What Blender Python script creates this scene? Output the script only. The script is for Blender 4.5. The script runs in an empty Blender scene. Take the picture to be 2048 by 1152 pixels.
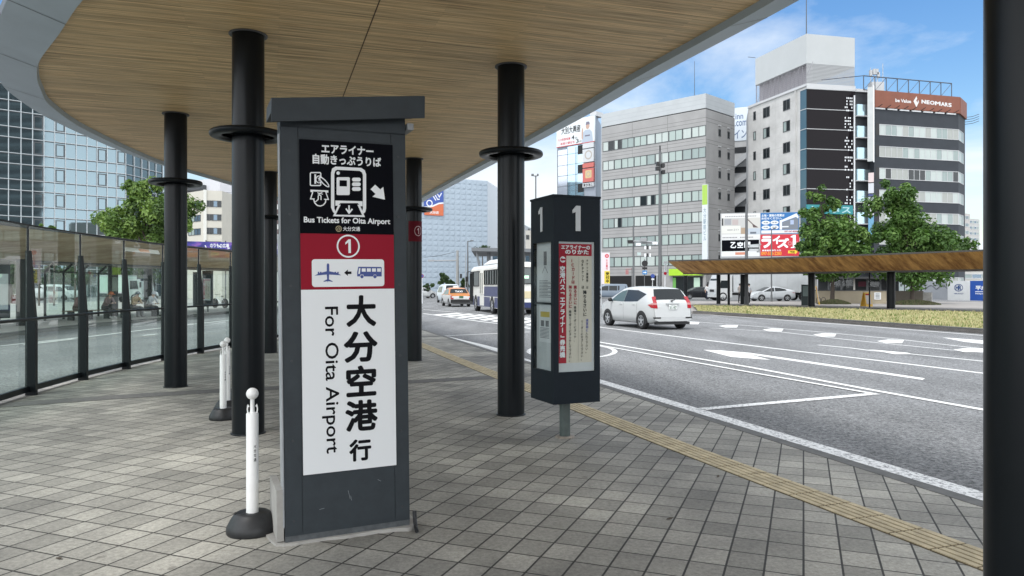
import bpy, math, random
from mathutils import Vector, Matrix, noise

random.seed(7)
R = math.radians
sc = bpy.context.scene
COL = sc.collection

# ------------------------------------------------------------------ camera, sky, sun, exposure
FP, CZ, HY, CX = 1480.0, 1.55, 572.0, 1024.0      # focal length (pixels of the 2048 px photo), eye height, horizon row
cd = bpy.data.cameras.new("camera")
cam = bpy.data.objects.new("camera", cd)
COL.objects.link(cam)
cam.location = (0, 0, CZ)
cam.rotation_euler = (R(90), 0, 0)
cd.sensor_width = 36
cd.lens = 36 * FP / 2048
cd.shift_y = -(576 - HY) / 2048
cd.clip_start = 0.05
cd.clip_end = 6000
sc.camera = cam

SUN_EL, SUN_AZ = 62, -150          # azimuth measured from +Y towards +X
w = bpy.data.worlds.new("World")
sc.world = w
w.use_nodes = True
nt = w.node_tree
bg = nt.nodes["Background"]
sky = nt.nodes.new("ShaderNodeTexSky")
sky.sky_type = "NISHITA"
sky.sun_disc = False
sky.sun_elevation = R(SUN_EL)
sky.sun_rotation = R(SUN_AZ)
sky.air_density = 1.3
sky.dust_density = 0.6
sky.ozone_density = 2.0
tc = nt.nodes.new("ShaderNodeTexCoord")
sep = nt.nodes.new("ShaderNodeSeparateXYZ")
nt.links.new(tc.outputs["Generated"], sep.inputs[0])


def wmath(op, a, b=None, clamp=False):
    n = nt.nodes.new("ShaderNodeMath")
    n.operation = op
    n.use_clamp = clamp
    for i, x in enumerate((a, b)):
        if x is None:
            continue
        if isinstance(x, (int, float)):
            n.inputs[i].default_value = x
        else:
            nt.links.new(x, n.inputs[i])
    return n.outputs[0]


zc = wmath("MAXIMUM", sep.outputs[2], 0.0)
den = wmath("ADD", zc, 0.22)
cmb = nt.nodes.new("ShaderNodeCombineXYZ")
nt.links.new(wmath("DIVIDE", sep.outputs[0], den), cmb.inputs[0])
nt.links.new(wmath("DIVIDE", sep.outputs[1], den), cmb.inputs[1])
cmb.inputs[2].default_value = 1.3
n1 = nt.nodes.new("ShaderNodeTexNoise")
n1.inputs["Scale"].default_value = 1.15
n1.inputs["Detail"].default_value = 9
n1.inputs["Roughness"].default_value = 0.58
n1.inputs["Distortion"].default_value = 0.35
nt.links.new(cmb.outputs[0], n1.inputs["Vector"])
rmp = nt.nodes.new("ShaderNodeValToRGB")
rmp.color_ramp.elements[0].position = 0.445
rmp.color_ramp.elements[0].color = (0, 0, 0, 1)
rmp.color_ramp.elements[1].position = 0.66
rmp.color_ramp.elements[1].color = (1, 1, 1, 1)
nt.links.new(n1.outputs["Fac"], rmp.inputs[0])
# thin cloud towards the horizon
hz = wmath("SUBTRACT", 0.62, wmath("MULTIPLY", zc, 3.2), True)
fac = wmath("ADD", wmath("MULTIPLY", rmp.outputs[0], 0.8), hz, True)
mx = nt.nodes.new("ShaderNodeMixRGB")
nt.links.new(fac, mx.inputs[0])
hs = nt.nodes.new("ShaderNodeHueSaturation")
hs.inputs["Hue"].default_value = 0.507
hs.inputs["Saturation"].default_value = 1.34
hs.inputs["Value"].default_value = 0.92
nt.links.new(sky.outputs[0], hs.inputs["Color"])
nt.links.new(hs.outputs[0], mx.inputs[1])
mx.inputs[2].default_value = (5.4, 5.75, 6.1, 1)
# bright cloud bank added overhead and behind, out of view, to lighten canopy shade
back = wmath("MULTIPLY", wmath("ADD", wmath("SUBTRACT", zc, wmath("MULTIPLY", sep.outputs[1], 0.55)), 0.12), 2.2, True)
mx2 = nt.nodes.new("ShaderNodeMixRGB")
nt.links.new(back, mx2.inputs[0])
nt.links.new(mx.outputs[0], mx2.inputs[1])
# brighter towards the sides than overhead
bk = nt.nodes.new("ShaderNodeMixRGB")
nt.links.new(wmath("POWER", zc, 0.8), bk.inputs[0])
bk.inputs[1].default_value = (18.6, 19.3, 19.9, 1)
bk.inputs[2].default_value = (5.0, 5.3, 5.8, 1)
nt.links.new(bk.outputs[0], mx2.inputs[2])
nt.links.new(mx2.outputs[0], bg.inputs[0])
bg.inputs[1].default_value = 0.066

sd = bpy.data.lights.new("sun", "SUN")
sd.energy = 0.85
sd.angle = R(14)
sd.color = (1.0, 0.98, 0.945)
sun = bpy.data.objects.new("sun", sd)
COL.objects.link(sun)
sv = Vector((math.sin(R(SUN_AZ)) * math.cos(R(SUN_EL)), math.cos(R(SUN_AZ)) * math.cos(R(SUN_EL)), math.sin(R(SUN_EL))))
sun.rotation_euler = (-sv).to_track_quat("-Z", "Y").to_euler()
sun.location = (0, 0, 60)

sc.view_settings.view_transform = "Standard"
sc.view_settings.look = "None"
sc.view_settings.exposure = 1.5
sc.view_settings.gamma = 1
sc.view_settings.use_curve_mapping = False
sc.render.engine = "CYCLES"
sc.cycles.max_bounces = 8
sc.cycles.transparent_max_bounces = 24
sc.cycles.caustics_reflective = False
sc.cycles.caustics_refractive = False


# ------------------------------------------------------------------ measuring helpers (photo pixel -> place)
def G(px, py, z=0.0):
    d = FP * (CZ - z) / (py - HY)
    return ((px - CX) / FP * d, d)


def PX(px, d):
    return (px - CX) / FP * d


def PZ(py, d):
    return CZ + (HY - py) / FP * d


# ------------------------------------------------------------------ materials
MATS = {}


def mat(name, col, rough=0.6, metal=0.0, spec=0.5, nz=None, bump=None, coat=0.0, emit=None):
    if name in MATS:
        return MATS[name]
    m = bpy.data.materials.new(name)
    m.use_nodes = True
    t = m.node_tree
    b = t.nodes["Principled BSDF"]
    b.inputs["Base Color"].default_value = (*col, 1)
    b.inputs["Roughness"].default_value = rough
    b.inputs["Metallic"].default_value = metal
    b.inputs["Specular IOR Level"].default_value = spec
    b.inputs["Coat Weight"].default_value = coat
    b.inputs["Coat Roughness"].default_value = 0.05
    if emit:
        b.inputs["Emission Color"].default_value = (*emit[0], 1)
        b.inputs["Emission Strength"].default_value = emit[1]
    c = None
    if nz or bump:
        c = t.nodes.new("ShaderNodeTexCoord")
    if nz:
        n = t.nodes.new("ShaderNodeTexNoise")
        n.inputs["Scale"].default_value = nz[0]
        n.inputs["Detail"].default_value = 6
        n.inputs["Roughness"].default_value = 0.65
        if len(nz) > 2:
            mp = t.nodes.new("ShaderNodeMapping")
            mp.inputs["Scale"].default_value = nz[2]
            t.links.new(c.outputs["Object"], mp.inputs[0])
            t.links.new(mp.outputs[0], n.inputs["Vector"])
        else:
            t.links.new(c.outputs["Object"], n.inputs["Vector"])
        r = t.nodes.new("ShaderNodeValToRGB")
        r.color_ramp.elements[0].position = 0.3
        r.color_ramp.elements[1].position = 0.7
        a = nz[1]
        r.color_ramp.elements[0].color = (*[x * (1 - a) for x in col], 1)
        r.color_ramp.elements[1].color = (*[min(1, x * (1 + a)) for x in col], 1)
        t.links.new(n.outputs["Fac"], r.inputs[0])
        t.links.new(r.outputs[0], b.inputs["Base Color"])
    if bump:
        n = t.nodes.new("ShaderNodeTexNoise")
        n.inputs["Scale"].default_value = bump[0]
        n.inputs["Detail"].default_value = 4
        t.links.new(c.outputs["Object"], n.inputs["Vector"])
        bp = t.nodes.new("ShaderNodeBump")
        bp.inputs["Strength"].default_value = 0.6
        bp.inputs["Distance"].default_value = bump[1]
        t.links.new(n.outputs["Fac"], bp.inputs["Height"])
        t.links.new(bp.outputs[0], b.inputs["Normal"])
    MATS[name] = m
    return m


def nodes_of(name):
    m = bpy.data.materials.new(name)
    m.use_nodes = True
    MATS[name] = m
    t = m.node_tree
    return m, t, t.nodes["Principled BSDF"], t.nodes["Material Output"]


def mat_glass(name, tint, gloss, rough=0.02, haze=None):
    m, t, b, out = nodes_of(name)
    tr = t.nodes.new("ShaderNodeBsdfTransparent")
    tr.inputs[0].default_value = (*tint, 1)
    gl = t.nodes.new("ShaderNodeBsdfGlossy")
    gl.inputs["Roughness"].default_value = rough
    gl.inputs[0].default_value = (1, 1, 1, 1)
    fr = t.nodes.new("ShaderNodeFresnel")
    fr.inputs[0].default_value = 1.5
    mul = t.nodes.new("ShaderNodeMath")
    mul.operation = "MULTIPLY_ADD"
    mul.inputs[1].default_value = gloss
    mul.inputs[2].default_value = 0.01
    mul.use_clamp = True
    geo = t.nodes.new("ShaderNodeNewGeometry")
    front = t.nodes.new("ShaderNodeMath")
    front.operation = "SUBTRACT"
    front.inputs[0].default_value = 1.0
    t.links.new(geo.outputs["Backfacing"], front.inputs[1])
    f2 = t.nodes.new("ShaderNodeMath")
    f2.operation = "MULTIPLY"
    t.links.new(fr.outputs[0], f2.inputs[0])
    t.links.new(front.outputs[0], f2.inputs[1])
    t.links.new(f2.outputs[0], mul.inputs[0])
    mixn = t.nodes.new("ShaderNodeMixShader")
    t.links.new(mul.outputs[0], mixn.inputs[0])
    src = tr.outputs[0]
    if haze:                                   # thin pale diffuse film mixed over the pane
        df = t.nodes.new("ShaderNodeBsdfDiffuse")
        df.inputs[0].default_value = (*haze[0], 1)
        m2 = t.nodes.new("ShaderNodeMixShader")
        m2.inputs[0].default_value = haze[1]
        t.links.new(tr.outputs[0], m2.inputs[1])
        t.links.new(df.outputs[0], m2.inputs[2])
        src = m2.outputs[0]
    t.links.new(src, mixn.inputs[1])
    t.links.new(gl.outputs[0], mixn.inputs[2])
    t.links.new(mixn.outputs[0], out.inputs[0])
    return m


def link(t, a, b):
    t.links.new(a, b)


def mk(t, kind, **kw):
    n = t.nodes.new(kind)
    for k, v in kw.items():
        if k in n.inputs:
            n.inputs[k].default_value = v
        else:
            setattr(n, k, v)
    return n


# ------------------------------------------------------------------ geometry builder
class Fr:
    """a plane in space: r to the right, u up, n outwards, as its viewer sees it"""

    def __init__(s, O, Rv, U=(0, 0, 1)):
        s.O = Vector(O)
        s.R = Vector(Rv).normalized()
        s.U = Vector(U).normalized()
        s.N = s.R.cross(s.U)

    def p(s, r, u, n=0.0):
        return s.O + s.R * r + s.U * u + s.N * n


def face_between(p0, p1):
    """facade frame from ground corner p0 (left as seen from outside) to p1; returns frame, length"""
    a, b = Vector((p0[0], p0[1], 0)), Vector((p1[0], p1[1], 0))
    return Fr(a, b - a), (b - a).length


TXT = {}


def text_mesh(s):
    k = s
    if k not in TXT:
        c = bpy.data.curves.new("lettering", "FONT")
        c.body = s
        c.resolution_u = 3
        o = bpy.data.objects.new("lettering", c)
        COL.objects.link(o)
        me = bpy.data.meshes.new_from_object(o.evaluated_get(bpy.context.evaluated_depsgraph_get()))
        v = [(q.co.x, q.co.y) for q in me.vertices]
        f = [tuple(q.vertices) for q in me.polygons]
        bpy.data.objects.remove(o)
        bpy.data.curves.remove(c)
        bpy.data.meshes.remove(me)
        xs = [q[0] for q in v] or [0, 1]
        ys = [q[1] for q in v] or [0, 1]
        TXT[k] = (v, f, min(xs), max(xs), min(ys), max(ys))
    return TXT[k]


def bold_shifts(b):
    """copies of a glyph, each a hair in front of the last, that thicken its strokes"""
    if b <= 0:
        return [(0, 0)]
    if b <= 0.022:
        return [(-b, 0), (b, 0), (0, b), (0, -b)]
    d = b * 0.72
    return [(-b, 0), (b, 0), (0, b), (0, -b), (-d, d), (d, d), (d, -d), (-d, -d), (0, 0)]


class MB:
    def __init__(s):
        s.v, s.f, s.m, s.s = [], [], [], []

    def add(s, vs, fs, m=0, smooth=False):
        b = len(s.v)
        s.v += [tuple(p) for p in vs]
        for f in fs:
            s.f.append(tuple(b + i for i in f))
            s.m.append(m)
            s.s.append(smooth)

    def face(s, pts, m=0):
        s.add(pts, [tuple(range(len(pts)))], m)

    def box(s, x0, x1, y0, y1, z0, z1, m=0):
        vs = [(x, y, z) for z in (z0, z1) for y in (y0, y1) for x in (x0, x1)]
        s.add(vs, [(0, 2, 3, 1), (4, 5, 7, 6), (0, 1, 5, 4), (1, 3, 7, 5), (3, 2, 6, 7), (2, 0, 4, 6)], m)

    def fbox(s, fr, r0, r1, u0, u1, n0, n1, m=0):
        vs = [fr.p(r, u, n) for n in (n0, n1) for u in (u0, u1) for r in (r0, r1)]
        s.add(vs, [(0, 2, 3, 1), (4, 5, 7, 6), (0, 1, 5, 4), (1, 3, 7, 5), (3, 2, 6, 7), (2, 0, 4, 6)], m)

    def fpoly(s, fr, pts, n, m=0):
        a = sum(pts[i][0] * pts[(i + 1) % len(pts)][1] - pts[(i + 1) % len(pts)][0] * pts[i][1] for i in range(len(pts)))
        if a < 0:
            pts = pts[::-1]
        s.face([fr.p(q[0], q[1], n) for q in pts], m)

    def fprism(s, fr, pts, n0, n1, m=0):
        a = sum(pts[i][0] * pts[(i + 1) % len(pts)][1] - pts[(i + 1) % len(pts)][0] * pts[i][1] for i in range(len(pts)))
        if a < 0:
            pts = pts[::-1]
        k = len(pts)
        vs = [fr.p(q[0], q[1], n0) for q in pts] + [fr.p(q[0], q[1], n1) for q in pts]
        fs = [tuple(range(k - 1, -1, -1)), tuple(range(k, 2 * k))] + [(i, (i + 1) % k, k + (i + 1) % k, k + i) for i in range(k)]
        s.add(vs, fs, m)

    def fstroke(s, fr, pts, wd, n, m=0, closed=False):
        k = len(pts)
        P = [Vector((q[0], q[1])) for q in pts]
        L, Rr = [], []
        for i in range(k):
            a = P[i - 1] if (i > 0 or closed) else None
            c = P[(i + 1) % k] if (i < k - 1 or closed) else None
            d1 = (P[i] - a).normalized() if a is not None else None
            d2 = (c - P[i]).normalized() if c is not None else None
            d1 = d1 or d2
            d2 = d2 or d1
            t = (d1 + d2)
            t = t.normalized() if t.length > 1e-6 else d1
            nn = Vector((-t.y, t.x))
            sc_ = wd / 2 / max(0.4, abs(nn.dot(Vector((-d1.y, d1.x)))))
            L.append(P[i] + nn * sc_)
            Rr.append(P[i] - nn * sc_)
        for i in range(k if closed else k - 1):
            j = (i + 1) % k
            s.face([fr.p(q.x, q.y, n) for q in (Rr[i], Rr[j], L[j], L[i])], m)

    def fdisc(s, fr, c, r, n, m=0, k=24):
        s.fpoly(fr, [(c[0] + r * math.cos(2 * math.pi * i / k), c[1] + r * math.sin(2 * math.pi * i / k)) for i in range(k)], n, m)

    def fring(s, fr, c, r, wd, n, m=0, k=32, ry=None):
        ry = ry or r
        s.fstroke(fr, [(c[0] + r * math.cos(2 * math.pi * i / k), c[1] + ry * math.sin(2 * math.pi * i / k)) for i in range(k)], wd, n, m, True)

    def ftext(s, fr, txt, r0, r1, u0, u1, n, m=0, bold=0.0, keep=False, rot=False, mapf=None):
        """lettering stretched to the box; rot turns it a quarter clockwise; keep holds its proportions (centred)"""
        v, f, xa, xb, ya, yb = text_mesh(txt)
        if not f:
            return
        xa, xb, ya, yb = xa - bold, xb + bold, ya - bold, yb + bold
        W, H = xb - xa, yb - ya
        bw, bh = (r1 - r0), (u1 - u0)
        if keep and not rot:
            k = min(bw / W, bh / H)
            cx, cy = (r0 + r1) / 2, (u0 + u1) / 2
            r0, r1, u0, u1 = cx - k * W / 2, cx + k * W / 2, cy - k * H / 2, cy + k * H / 2
            bw, bh = r1 - r0, u1 - u0
        for q, (ox, oy) in enumerate(bold_shifts(bold)):
            out = []
            for x, y in v:
                a, b = (x + ox - xa) / W, (y + oy - ya) / H
                p = (r0 + b * bw, u1 - a * bh) if rot else (r0 + a * bw, u0 + b * bh)
                out.append(mapf(*p) if mapf else fr.p(p[0], p[1], n + q * 0.00011))
            s.add(out, f, m)

    def fvtext(s, fr, txt, rc, cw, u1, u0, n, m=0, bold=0.0):
        """vertical Japanese column: equal cells from u1 (top) down to u0"""
        h = (u1 - u0) / len(txt)
        for i, ch in enumerate(txt):
            if ch == " ":
                continue
            v, f, xa, xb, ya, yb = text_mesh(ch)
            k = min(cw, h)
            cy = u1 - h * (i + 0.5)
            for q, (ox, oy) in enumerate(bold_shifts(bold)):
                if ch in "ー「」（）-":
                    pts = [fr.p(rc + (y + oy - (ya + yb) / 2) * k, cy - (x + ox - (xa + xb) / 2) * h * 0.9, n + q * 0.00011) for x, y in v]
                else:
                    pts = [fr.p(rc + (x + ox - 0.5) * cw, cy + (y + oy - 0.38) * h * 0.96, n + q * 0.00011) for x, y in v]
                s.add(pts, f, m)

    def cyl(s, p0, p1, r0, r1=None, n=12, m=0, caps=True, smooth=True):
        p0, p1 = Vector(p0), Vector(p1)
        r1 = r0 if r1 is None else r1
        d = (p1 - p0).normalized()
        a = d.orthogonal().normalized()
        b = d.cross(a)
        vs = []
        for p, r in ((p0, r0), (p1, r1)):
            for i in range(n):
                t = 2 * math.pi * i / n
                vs.append(p + (a * math.cos(t) + b * math.sin(t)) * r)
        s.add(vs, [(i, (i + 1) % n, n + (i + 1) % n, n + i) for i in range(n)], m, smooth)
        if caps:
            s.add(vs, [tuple(range(n - 1, -1, -1)), tuple(range(n, 2 * n))], m)

    def tube(s, pts, r, n=8, m=0):
        for a, b in zip(pts[:-1], pts[1:]):
            s.cyl(a, b, r, r, n, m)

    def lathe(s, prof, c=(0, 0, 0), n=24, m=0, sx=1.0, sy=1.0, rz=0.0):
        vs = []
        for r, z in prof:
            for i in range(n):
                t = 2 * math.pi * i / n
                x, y = r * math.cos(t) * sx, r * math.sin(t) * sy
                vs.append((c[0] + x * math.cos(rz) - y * math.sin(rz), c[1] + x * math.sin(rz) + y * math.cos(rz), c[2] + z))
        fs = [(k * n + i, k * n + (i + 1) % n, (k + 1) * n + (i + 1) % n, (k + 1) * n + i) for k in range(len(prof) - 1) for i in range(n)]
        s.add(vs, fs, m, True)
        if prof[0][0] > 1e-4:
            s.add(vs[:n], [tuple(range(n - 1, -1, -1))], m)
        if prof[-1][0] > 1e-4:
            s.add(vs[-n:], [tuple(range(n))], m)

    def sphere(s, c, r, m=0, n=16):
        k = n // 2
        s.lathe([(max(1e-5, r * math.sin(math.pi * i / k)), -r * math.cos(math.pi * i / k)) for i in range(k + 1)], c, n, m)

    def prism(s, pts, z0, z1, m=0, mtop=None):
        k = len(pts)
        a = sum(pts[i][0] * pts[(i + 1) % k][1] - pts[(i + 1) % k][0] * pts[i][1] for i in range(k))
        if a < 0:
            pts = pts[::-1]
        vs = [(p[0], p[1], z0) for p in pts] + [(p[0], p[1], z1) for p in pts]
        s.add(vs, [tuple(range(k - 1, -1, -1))] + [(i, (i + 1) % k, k + (i + 1) % k, k + i) for i in range(k)], m)
        s.add(vs, [tuple(range(k, 2 * k))], m if mtop is None else mtop)

    def build(s, name, mats, parent=None, world=True):
        me = bpy.data.meshes.new(name)
        vs = s.v
        if parent is not None and world:
            inv = ROOTM[parent.name].inverted()
            vs = [tuple(inv @ Vector(p)) for p in vs]
        me.from_pydata(vs, [], s.f)
        mats = mats if isinstance(mats, (list, tuple)) else [mats]
        for q in mats:
            me.materials.append(q)
        me.polygons.foreach_set("material_index", s.m)
        me.polygons.foreach_set("use_smooth", s.s)
        me.update()
        o = bpy.data.objects.new(name, me)
        COL.objects.link(o)
        if parent is not None:
            o.parent = parent
            ROOTM[o.name] = ROOTM[parent.name]
        else:
            ROOTM[o.name] = Matrix.Identity(4)
        return o


ROOTM = {}


def tag(o, label, cat, group=None, kind=None):
    o["label"] = label
    o["category"] = cat
    if group:
        o["group"] = group
    if kind:
        o["kind"] = kind
    return o


def thing(name, label, cat, loc=(0, 0, 0), rz=0.0, group=None, kind=None, ry=0.0):
    o = bpy.data.objects.new(name, None)
    COL.objects.link(o)
    o.empty_display_size = 0.3
    o.location = loc
    o.rotation_euler = (0, ry, rz)
    ROOTM[o.name] = Matrix.Translation(loc) @ Matrix.Rotation(rz, 4, "Z") @ Matrix.Rotation(ry, 4, "Y")
    return tag(o, label, cat, group, kind)


def structure(o):
    o["kind"] = "structure"
    return o


def dup(root, loc, rz=0.0, label=None, group=None, skip=()):
    def rec(src, par):
        c = src.copy()
        COL.objects.link(c)
        c.parent = par
        for ch in list(src.children):
            if ch.name.split(".")[0] not in skip:
                rec(ch, c)
        return c
    r = rec(root, None)
    r.location = loc
    r.rotation_euler = (root.rotation_euler[0], root.rotation_euler[1], rz)
    if label:
        r["label"] = label
    if group:
        r["group"] = group
    return r


def catmull(pts, sub=6):
    out = []
    n = len(pts)
    for i in range(n - 1):
        p0, p1, p2, p3 = (Vector(pts[max(0, i - 1)]), Vector(pts[i]), Vector(pts[i + 1]), Vector(pts[min(n - 1, i + 2)]))
        for k in range(sub):
            t = k / sub
            out.append(0.5 * ((2 * p1) + (p2 - p0) * t + (2 * p0 - 5 * p1 + 4 * p2 - p3) * t * t + (3 * p1 - p0 - 3 * p2 + p3) * t ** 3))
    out.append(Vector(pts[-1]))
    return out


def offset_line(pts, d):
    """shift a 2-D polyline to its left by d"""
    out = []
    n = len(pts)
    for i in range(n):
        a, b = Vector(pts[max(0, i - 1)][:2]), Vector(pts[min(n - 1, i + 1)][:2])
        t = (b - a).normalized()
        out.append(Vector((pts[i][0] - t.y * d, pts[i][1] + t.x * d)))
    return out


class Quad:
    """measures a flat panel: photo pixel -> (r, u) on it, from its four photographed corners and edge distances"""

    def __init__(s, TL, TR, BR, BL, d0, d1, r0, r1, u0, u1):
        s.c = (TL, TR, BR, BL)
        s.d0, s.d1, s.r0, s.r1, s.u0, s.u1 = d0, d1, r0, r1, u0, u1

    def __call__(s, px, py):
        TL, TR, BR, BL = s.c
        t = 0.5
        for _ in range(8):
            xl, xr = TL[0] + (BL[0] - TL[0]) * t, TR[0] + (BR[0] - TR[0]) * t
            a = (px - xl) / (xr - xl)
            yt, yb = TL[1] + (TR[1] - TL[1]) * a, BL[1] + (BR[1] - BL[1]) * a
            t = (py - yt) / (yb - yt)
        k = a * s.d0 / (s.d1 - a * (s.d1 - s.d0))
        return (s.r0 + k * (s.r1 - s.r0), s.u1 + t * (s.u0 - s.u1))


def rrect(x0, y0, x1, y1, r, k=5):
    out = []
    for cx, cy, a0 in ((x1 - r, y1 - r, 0), (x0 + r, y1 - r, 90), (x0 + r, y0 + r, 180), (x1 - r, y0 + r, 270)):
        for i in range(k + 1):
            a = R(a0 + 90 * i / k)
            out.append((cx + r * math.cos(a), cy + r * math.sin(a)))
    return out
# ------------------------------------------------------------------ setting: ground, road, pavement
GRID = R(21.5)

m, t, b, out = nodes_of("paving tiles")
c = mk(t, "ShaderNodeTexCoord")
mp = mk(t, "ShaderNodeMapping")
mp.inputs["Rotation"].default_value = (0, 0, GRID - R(90))
link(t, c.outputs["Object"], mp.inputs[0])
br = mk(t, "ShaderNodeTexBrick", offset=0.0, squash=1.0)
br.inputs["Color1"].default_value = (0.285, 0.28, 0.262, 1)
br.inputs["Color2"].default_value = (0.46, 0.45, 0.42, 1)
br.inputs["Mortar"].default_value = (0.035, 0.033, 0.03, 1)
br.inputs["Scale"].default_value = 1.0
br.inputs["Mortar Size"].default_value = 0.0068
br.inputs["Mortar Smooth"].default_value = 0.25
br.inputs["Bias"].default_value = 0.0
br.inputs["Brick Width"].default_value = 0.25
br.inputs["Row Height"].default_value = 0.20
link(t, mp.outputs[0], br.inputs[0])
big = mk(t, "ShaderNodeTexNoise", Scale=0.55, Detail=7.0, Roughness=0.6)
link(t, c.outputs["Object"], big.inputs["Vector"])
fine = mk(t, "ShaderNodeTexNoise", Scale=34.0, Detail=8.0, Roughness=0.8)
link(t, c.outputs["Object"], fine.inputs["Vector"])
r1 = mk(t, "ShaderNodeValToRGB")
r1.color_ramp.elements[0].position, r1.color_ramp.elements[1].position = 0.36, 0.66
r1.color_ramp.elements[0].color, r1.color_ramp.elements[1].color = (0.50, 0.49, 0.475, 1), (1.08, 1.06, 1.0, 1)
link(t, big.outputs["Fac"], r1.inputs[0])
r2 = mk(t, "ShaderNodeValToRGB")
r2.color_ramp.elements[0].position, r2.color_ramp.elements[1].position = 0.35, 0.68
r2.color_ramp.elements[0].color, r2.color_ramp.elements[1].color = (0.62, 0.62, 0.62, 1), (1.28, 1.28, 1.28, 1)
link(t, fine.outputs["Fac"], r2.inputs[0])
m1 = mk(t, "ShaderNodeMixRGB", blend_type="MULTIPLY")
m1.inputs[0].default_value = 1
link(t, br.outputs["Color"], m1.inputs[1])
link(t, r1.outputs[0], m1.inputs[2])
m2 = mk(t, "ShaderNodeMixRGB", blend_type="MULTIPLY")
m2.inputs[0].default_value = 1
link(t, m1.outputs[0], m2.inputs[1])
link(t, r2.outputs[0], m2.inputs[2])
# trodden gum and drip spots
vo = mk(t, "ShaderNodeTexVoronoi", Scale=1.9)
wob = mk(t, "ShaderNodeTexNoise", Scale=22.0, Detail=2.0)
link(t, c.outputs["Object"], wob.inputs["Vector"])
wmx = mk(t, "ShaderNodeMixRGB")
wmx.inputs[0].default_value = 0.035
link(t, c.outputs["Object"], wmx.inputs[1])
link(t, wob.outputs["Color"], wmx.inputs[2])
link(t, wmx.outputs[0], vo.inputs["Vector"])
r3 = mk(t, "ShaderNodeValToRGB")
r3.color_ramp.elements[0].position, r3.color_ramp.elements[1].position = 0.035, 0.055
r3.color_ramp.elements[0].color, r3.color_ramp.elements[1].color = (0.55, 0.54, 0.53, 1), (1, 1, 1, 1)
link(t, vo.outputs["Distance"], r3.inputs[0])
m3 = mk(t, "ShaderNodeMixRGB", blend_type="MULTIPLY")
m3.inputs[0].default_value = 0.75
link(t, m2.outputs[0], m3.inputs[1])
link(t, r3.outputs[0], m3.inputs[2])
link(t, m3.outputs[0], b.inputs["Base Color"])
b.inputs["Roughness"].default_value = 0.75
bp = mk(t, "ShaderNodeBump", Strength=0.5, Distance=0.004)
hgt = mk(t, "ShaderNodeMath", operation="MULTIPLY_ADD")
hgt.inputs[1].default_value = -1.0
link(t, br.outputs["Fac"], hgt.inputs[0])
fm = mk(t, "ShaderNodeMath", operation="MULTIPLY")
fm.inputs[1].default_value = 0.35
link(t, fine.outputs["Fac"], fm.inputs[0])
link(t, fm.outputs[0], hgt.inputs[2])
link(t, hgt.outputs[0], bp.inputs["Height"])
link(t, bp.outputs[0], b.inputs["Normal"])

m, t, b, out = nodes_of("asphalt")
c = mk(t, "ShaderNodeTexCoord")
f1 = mk(t, "ShaderNodeTexNoise", Scale=26.0, Detail=8.0, Roughness=0.85)
f2 = mk(t, "ShaderNodeTexNoise", Scale=0.35, Detail=6.0, Roughness=0.6)
link(t, c.outputs["Object"], f1.inputs["Vector"])
mp = mk(t, "ShaderNodeMapping")
mp.inputs["Rotation"].default_value = (0, 0, R(-17))
mp.inputs["Scale"].default_value = (1.6, 0.35, 1)
link(t, c.outputs["Object"], mp.inputs[0])
link(t, mp.outputs[0], f2.inputs["Vector"])
r1 = mk(t, "ShaderNodeValToRGB")
r1.color_ramp.elements[0].position, r1.color_ramp.elements[1].position = 0.40, 0.60
r1.color_ramp.elements[0].color, r1.color_ramp.elements[1].color = (0.075, 0.077, 0.08, 1), (0.36, 0.365, 0.37, 1)
link(t, f1.outputs["Fac"], r1.inputs[0])
r2 = mk(t, "ShaderNodeValToRGB")
r2.color_ramp.elements[0].position, r2.color_ramp.elements[1].position = 0.3, 0.7
r2.color_ramp.elements[0].color, r2.color_ramp.elements[1].color = (0.66, 0.66, 0.66, 1), (1.14, 1.14, 1.14, 1)
link(t, f2.outputs["Fac"], r2.inputs[0])
m1 = mk(t, "ShaderNodeMixRGB", blend_type="MULTIPLY")
m1.inputs[0].default_value = 1
link(t, r1.outputs[0], m1.inputs[1])
link(t, r2.outputs[0], m1.inputs[2])
link(t, m1.outputs[0], b.inputs["Base Color"])
b.inputs["Roughness"].default_value = 0.95
b.inputs["Specular IOR Level"].default_value = 0.15
bp = mk(t, "ShaderNodeBump", Strength=0.4, Distance=0.006)
link(t, f1.outputs["Fac"], bp.inputs["Height"])
link(t, bp.outputs[0], b.inputs["Normal"])


def worn_paint(name, thr, col=(0.78, 0.78, 0.76), scale=22.0):
    m, t, b, out = nodes_of(name)
    c = mk(t, "ShaderNodeTexCoord")
    n = mk(t, "ShaderNodeTexNoise", Scale=scale, Detail=8.0, Roughness=0.75)
    link(t, c.outputs["Object"], n.inputs["Vector"])
    r = mk(t, "ShaderNodeValToRGB")
    r.color_ramp.elements[0].position, r.color_ramp.elements[1].position = thr, thr + 0.1
    r.color_ramp.elements[0].color, r.color_ramp.elements[1].color = (0.20, 0.20, 0.205, 1), (*col, 1)
    link(t, n.outputs["Fac"], r.inputs[0])
    link(t, r.outputs[0], b.inputs["Base Color"])
    b.inputs["Roughness"].default_value = 0.7
    return m


PAINT = worn_paint("road paint", 0.30)
PAINT_WORN = worn_paint("worn road paint", 0.40, (0.80, 0.80, 0.79), 24.0)

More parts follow.
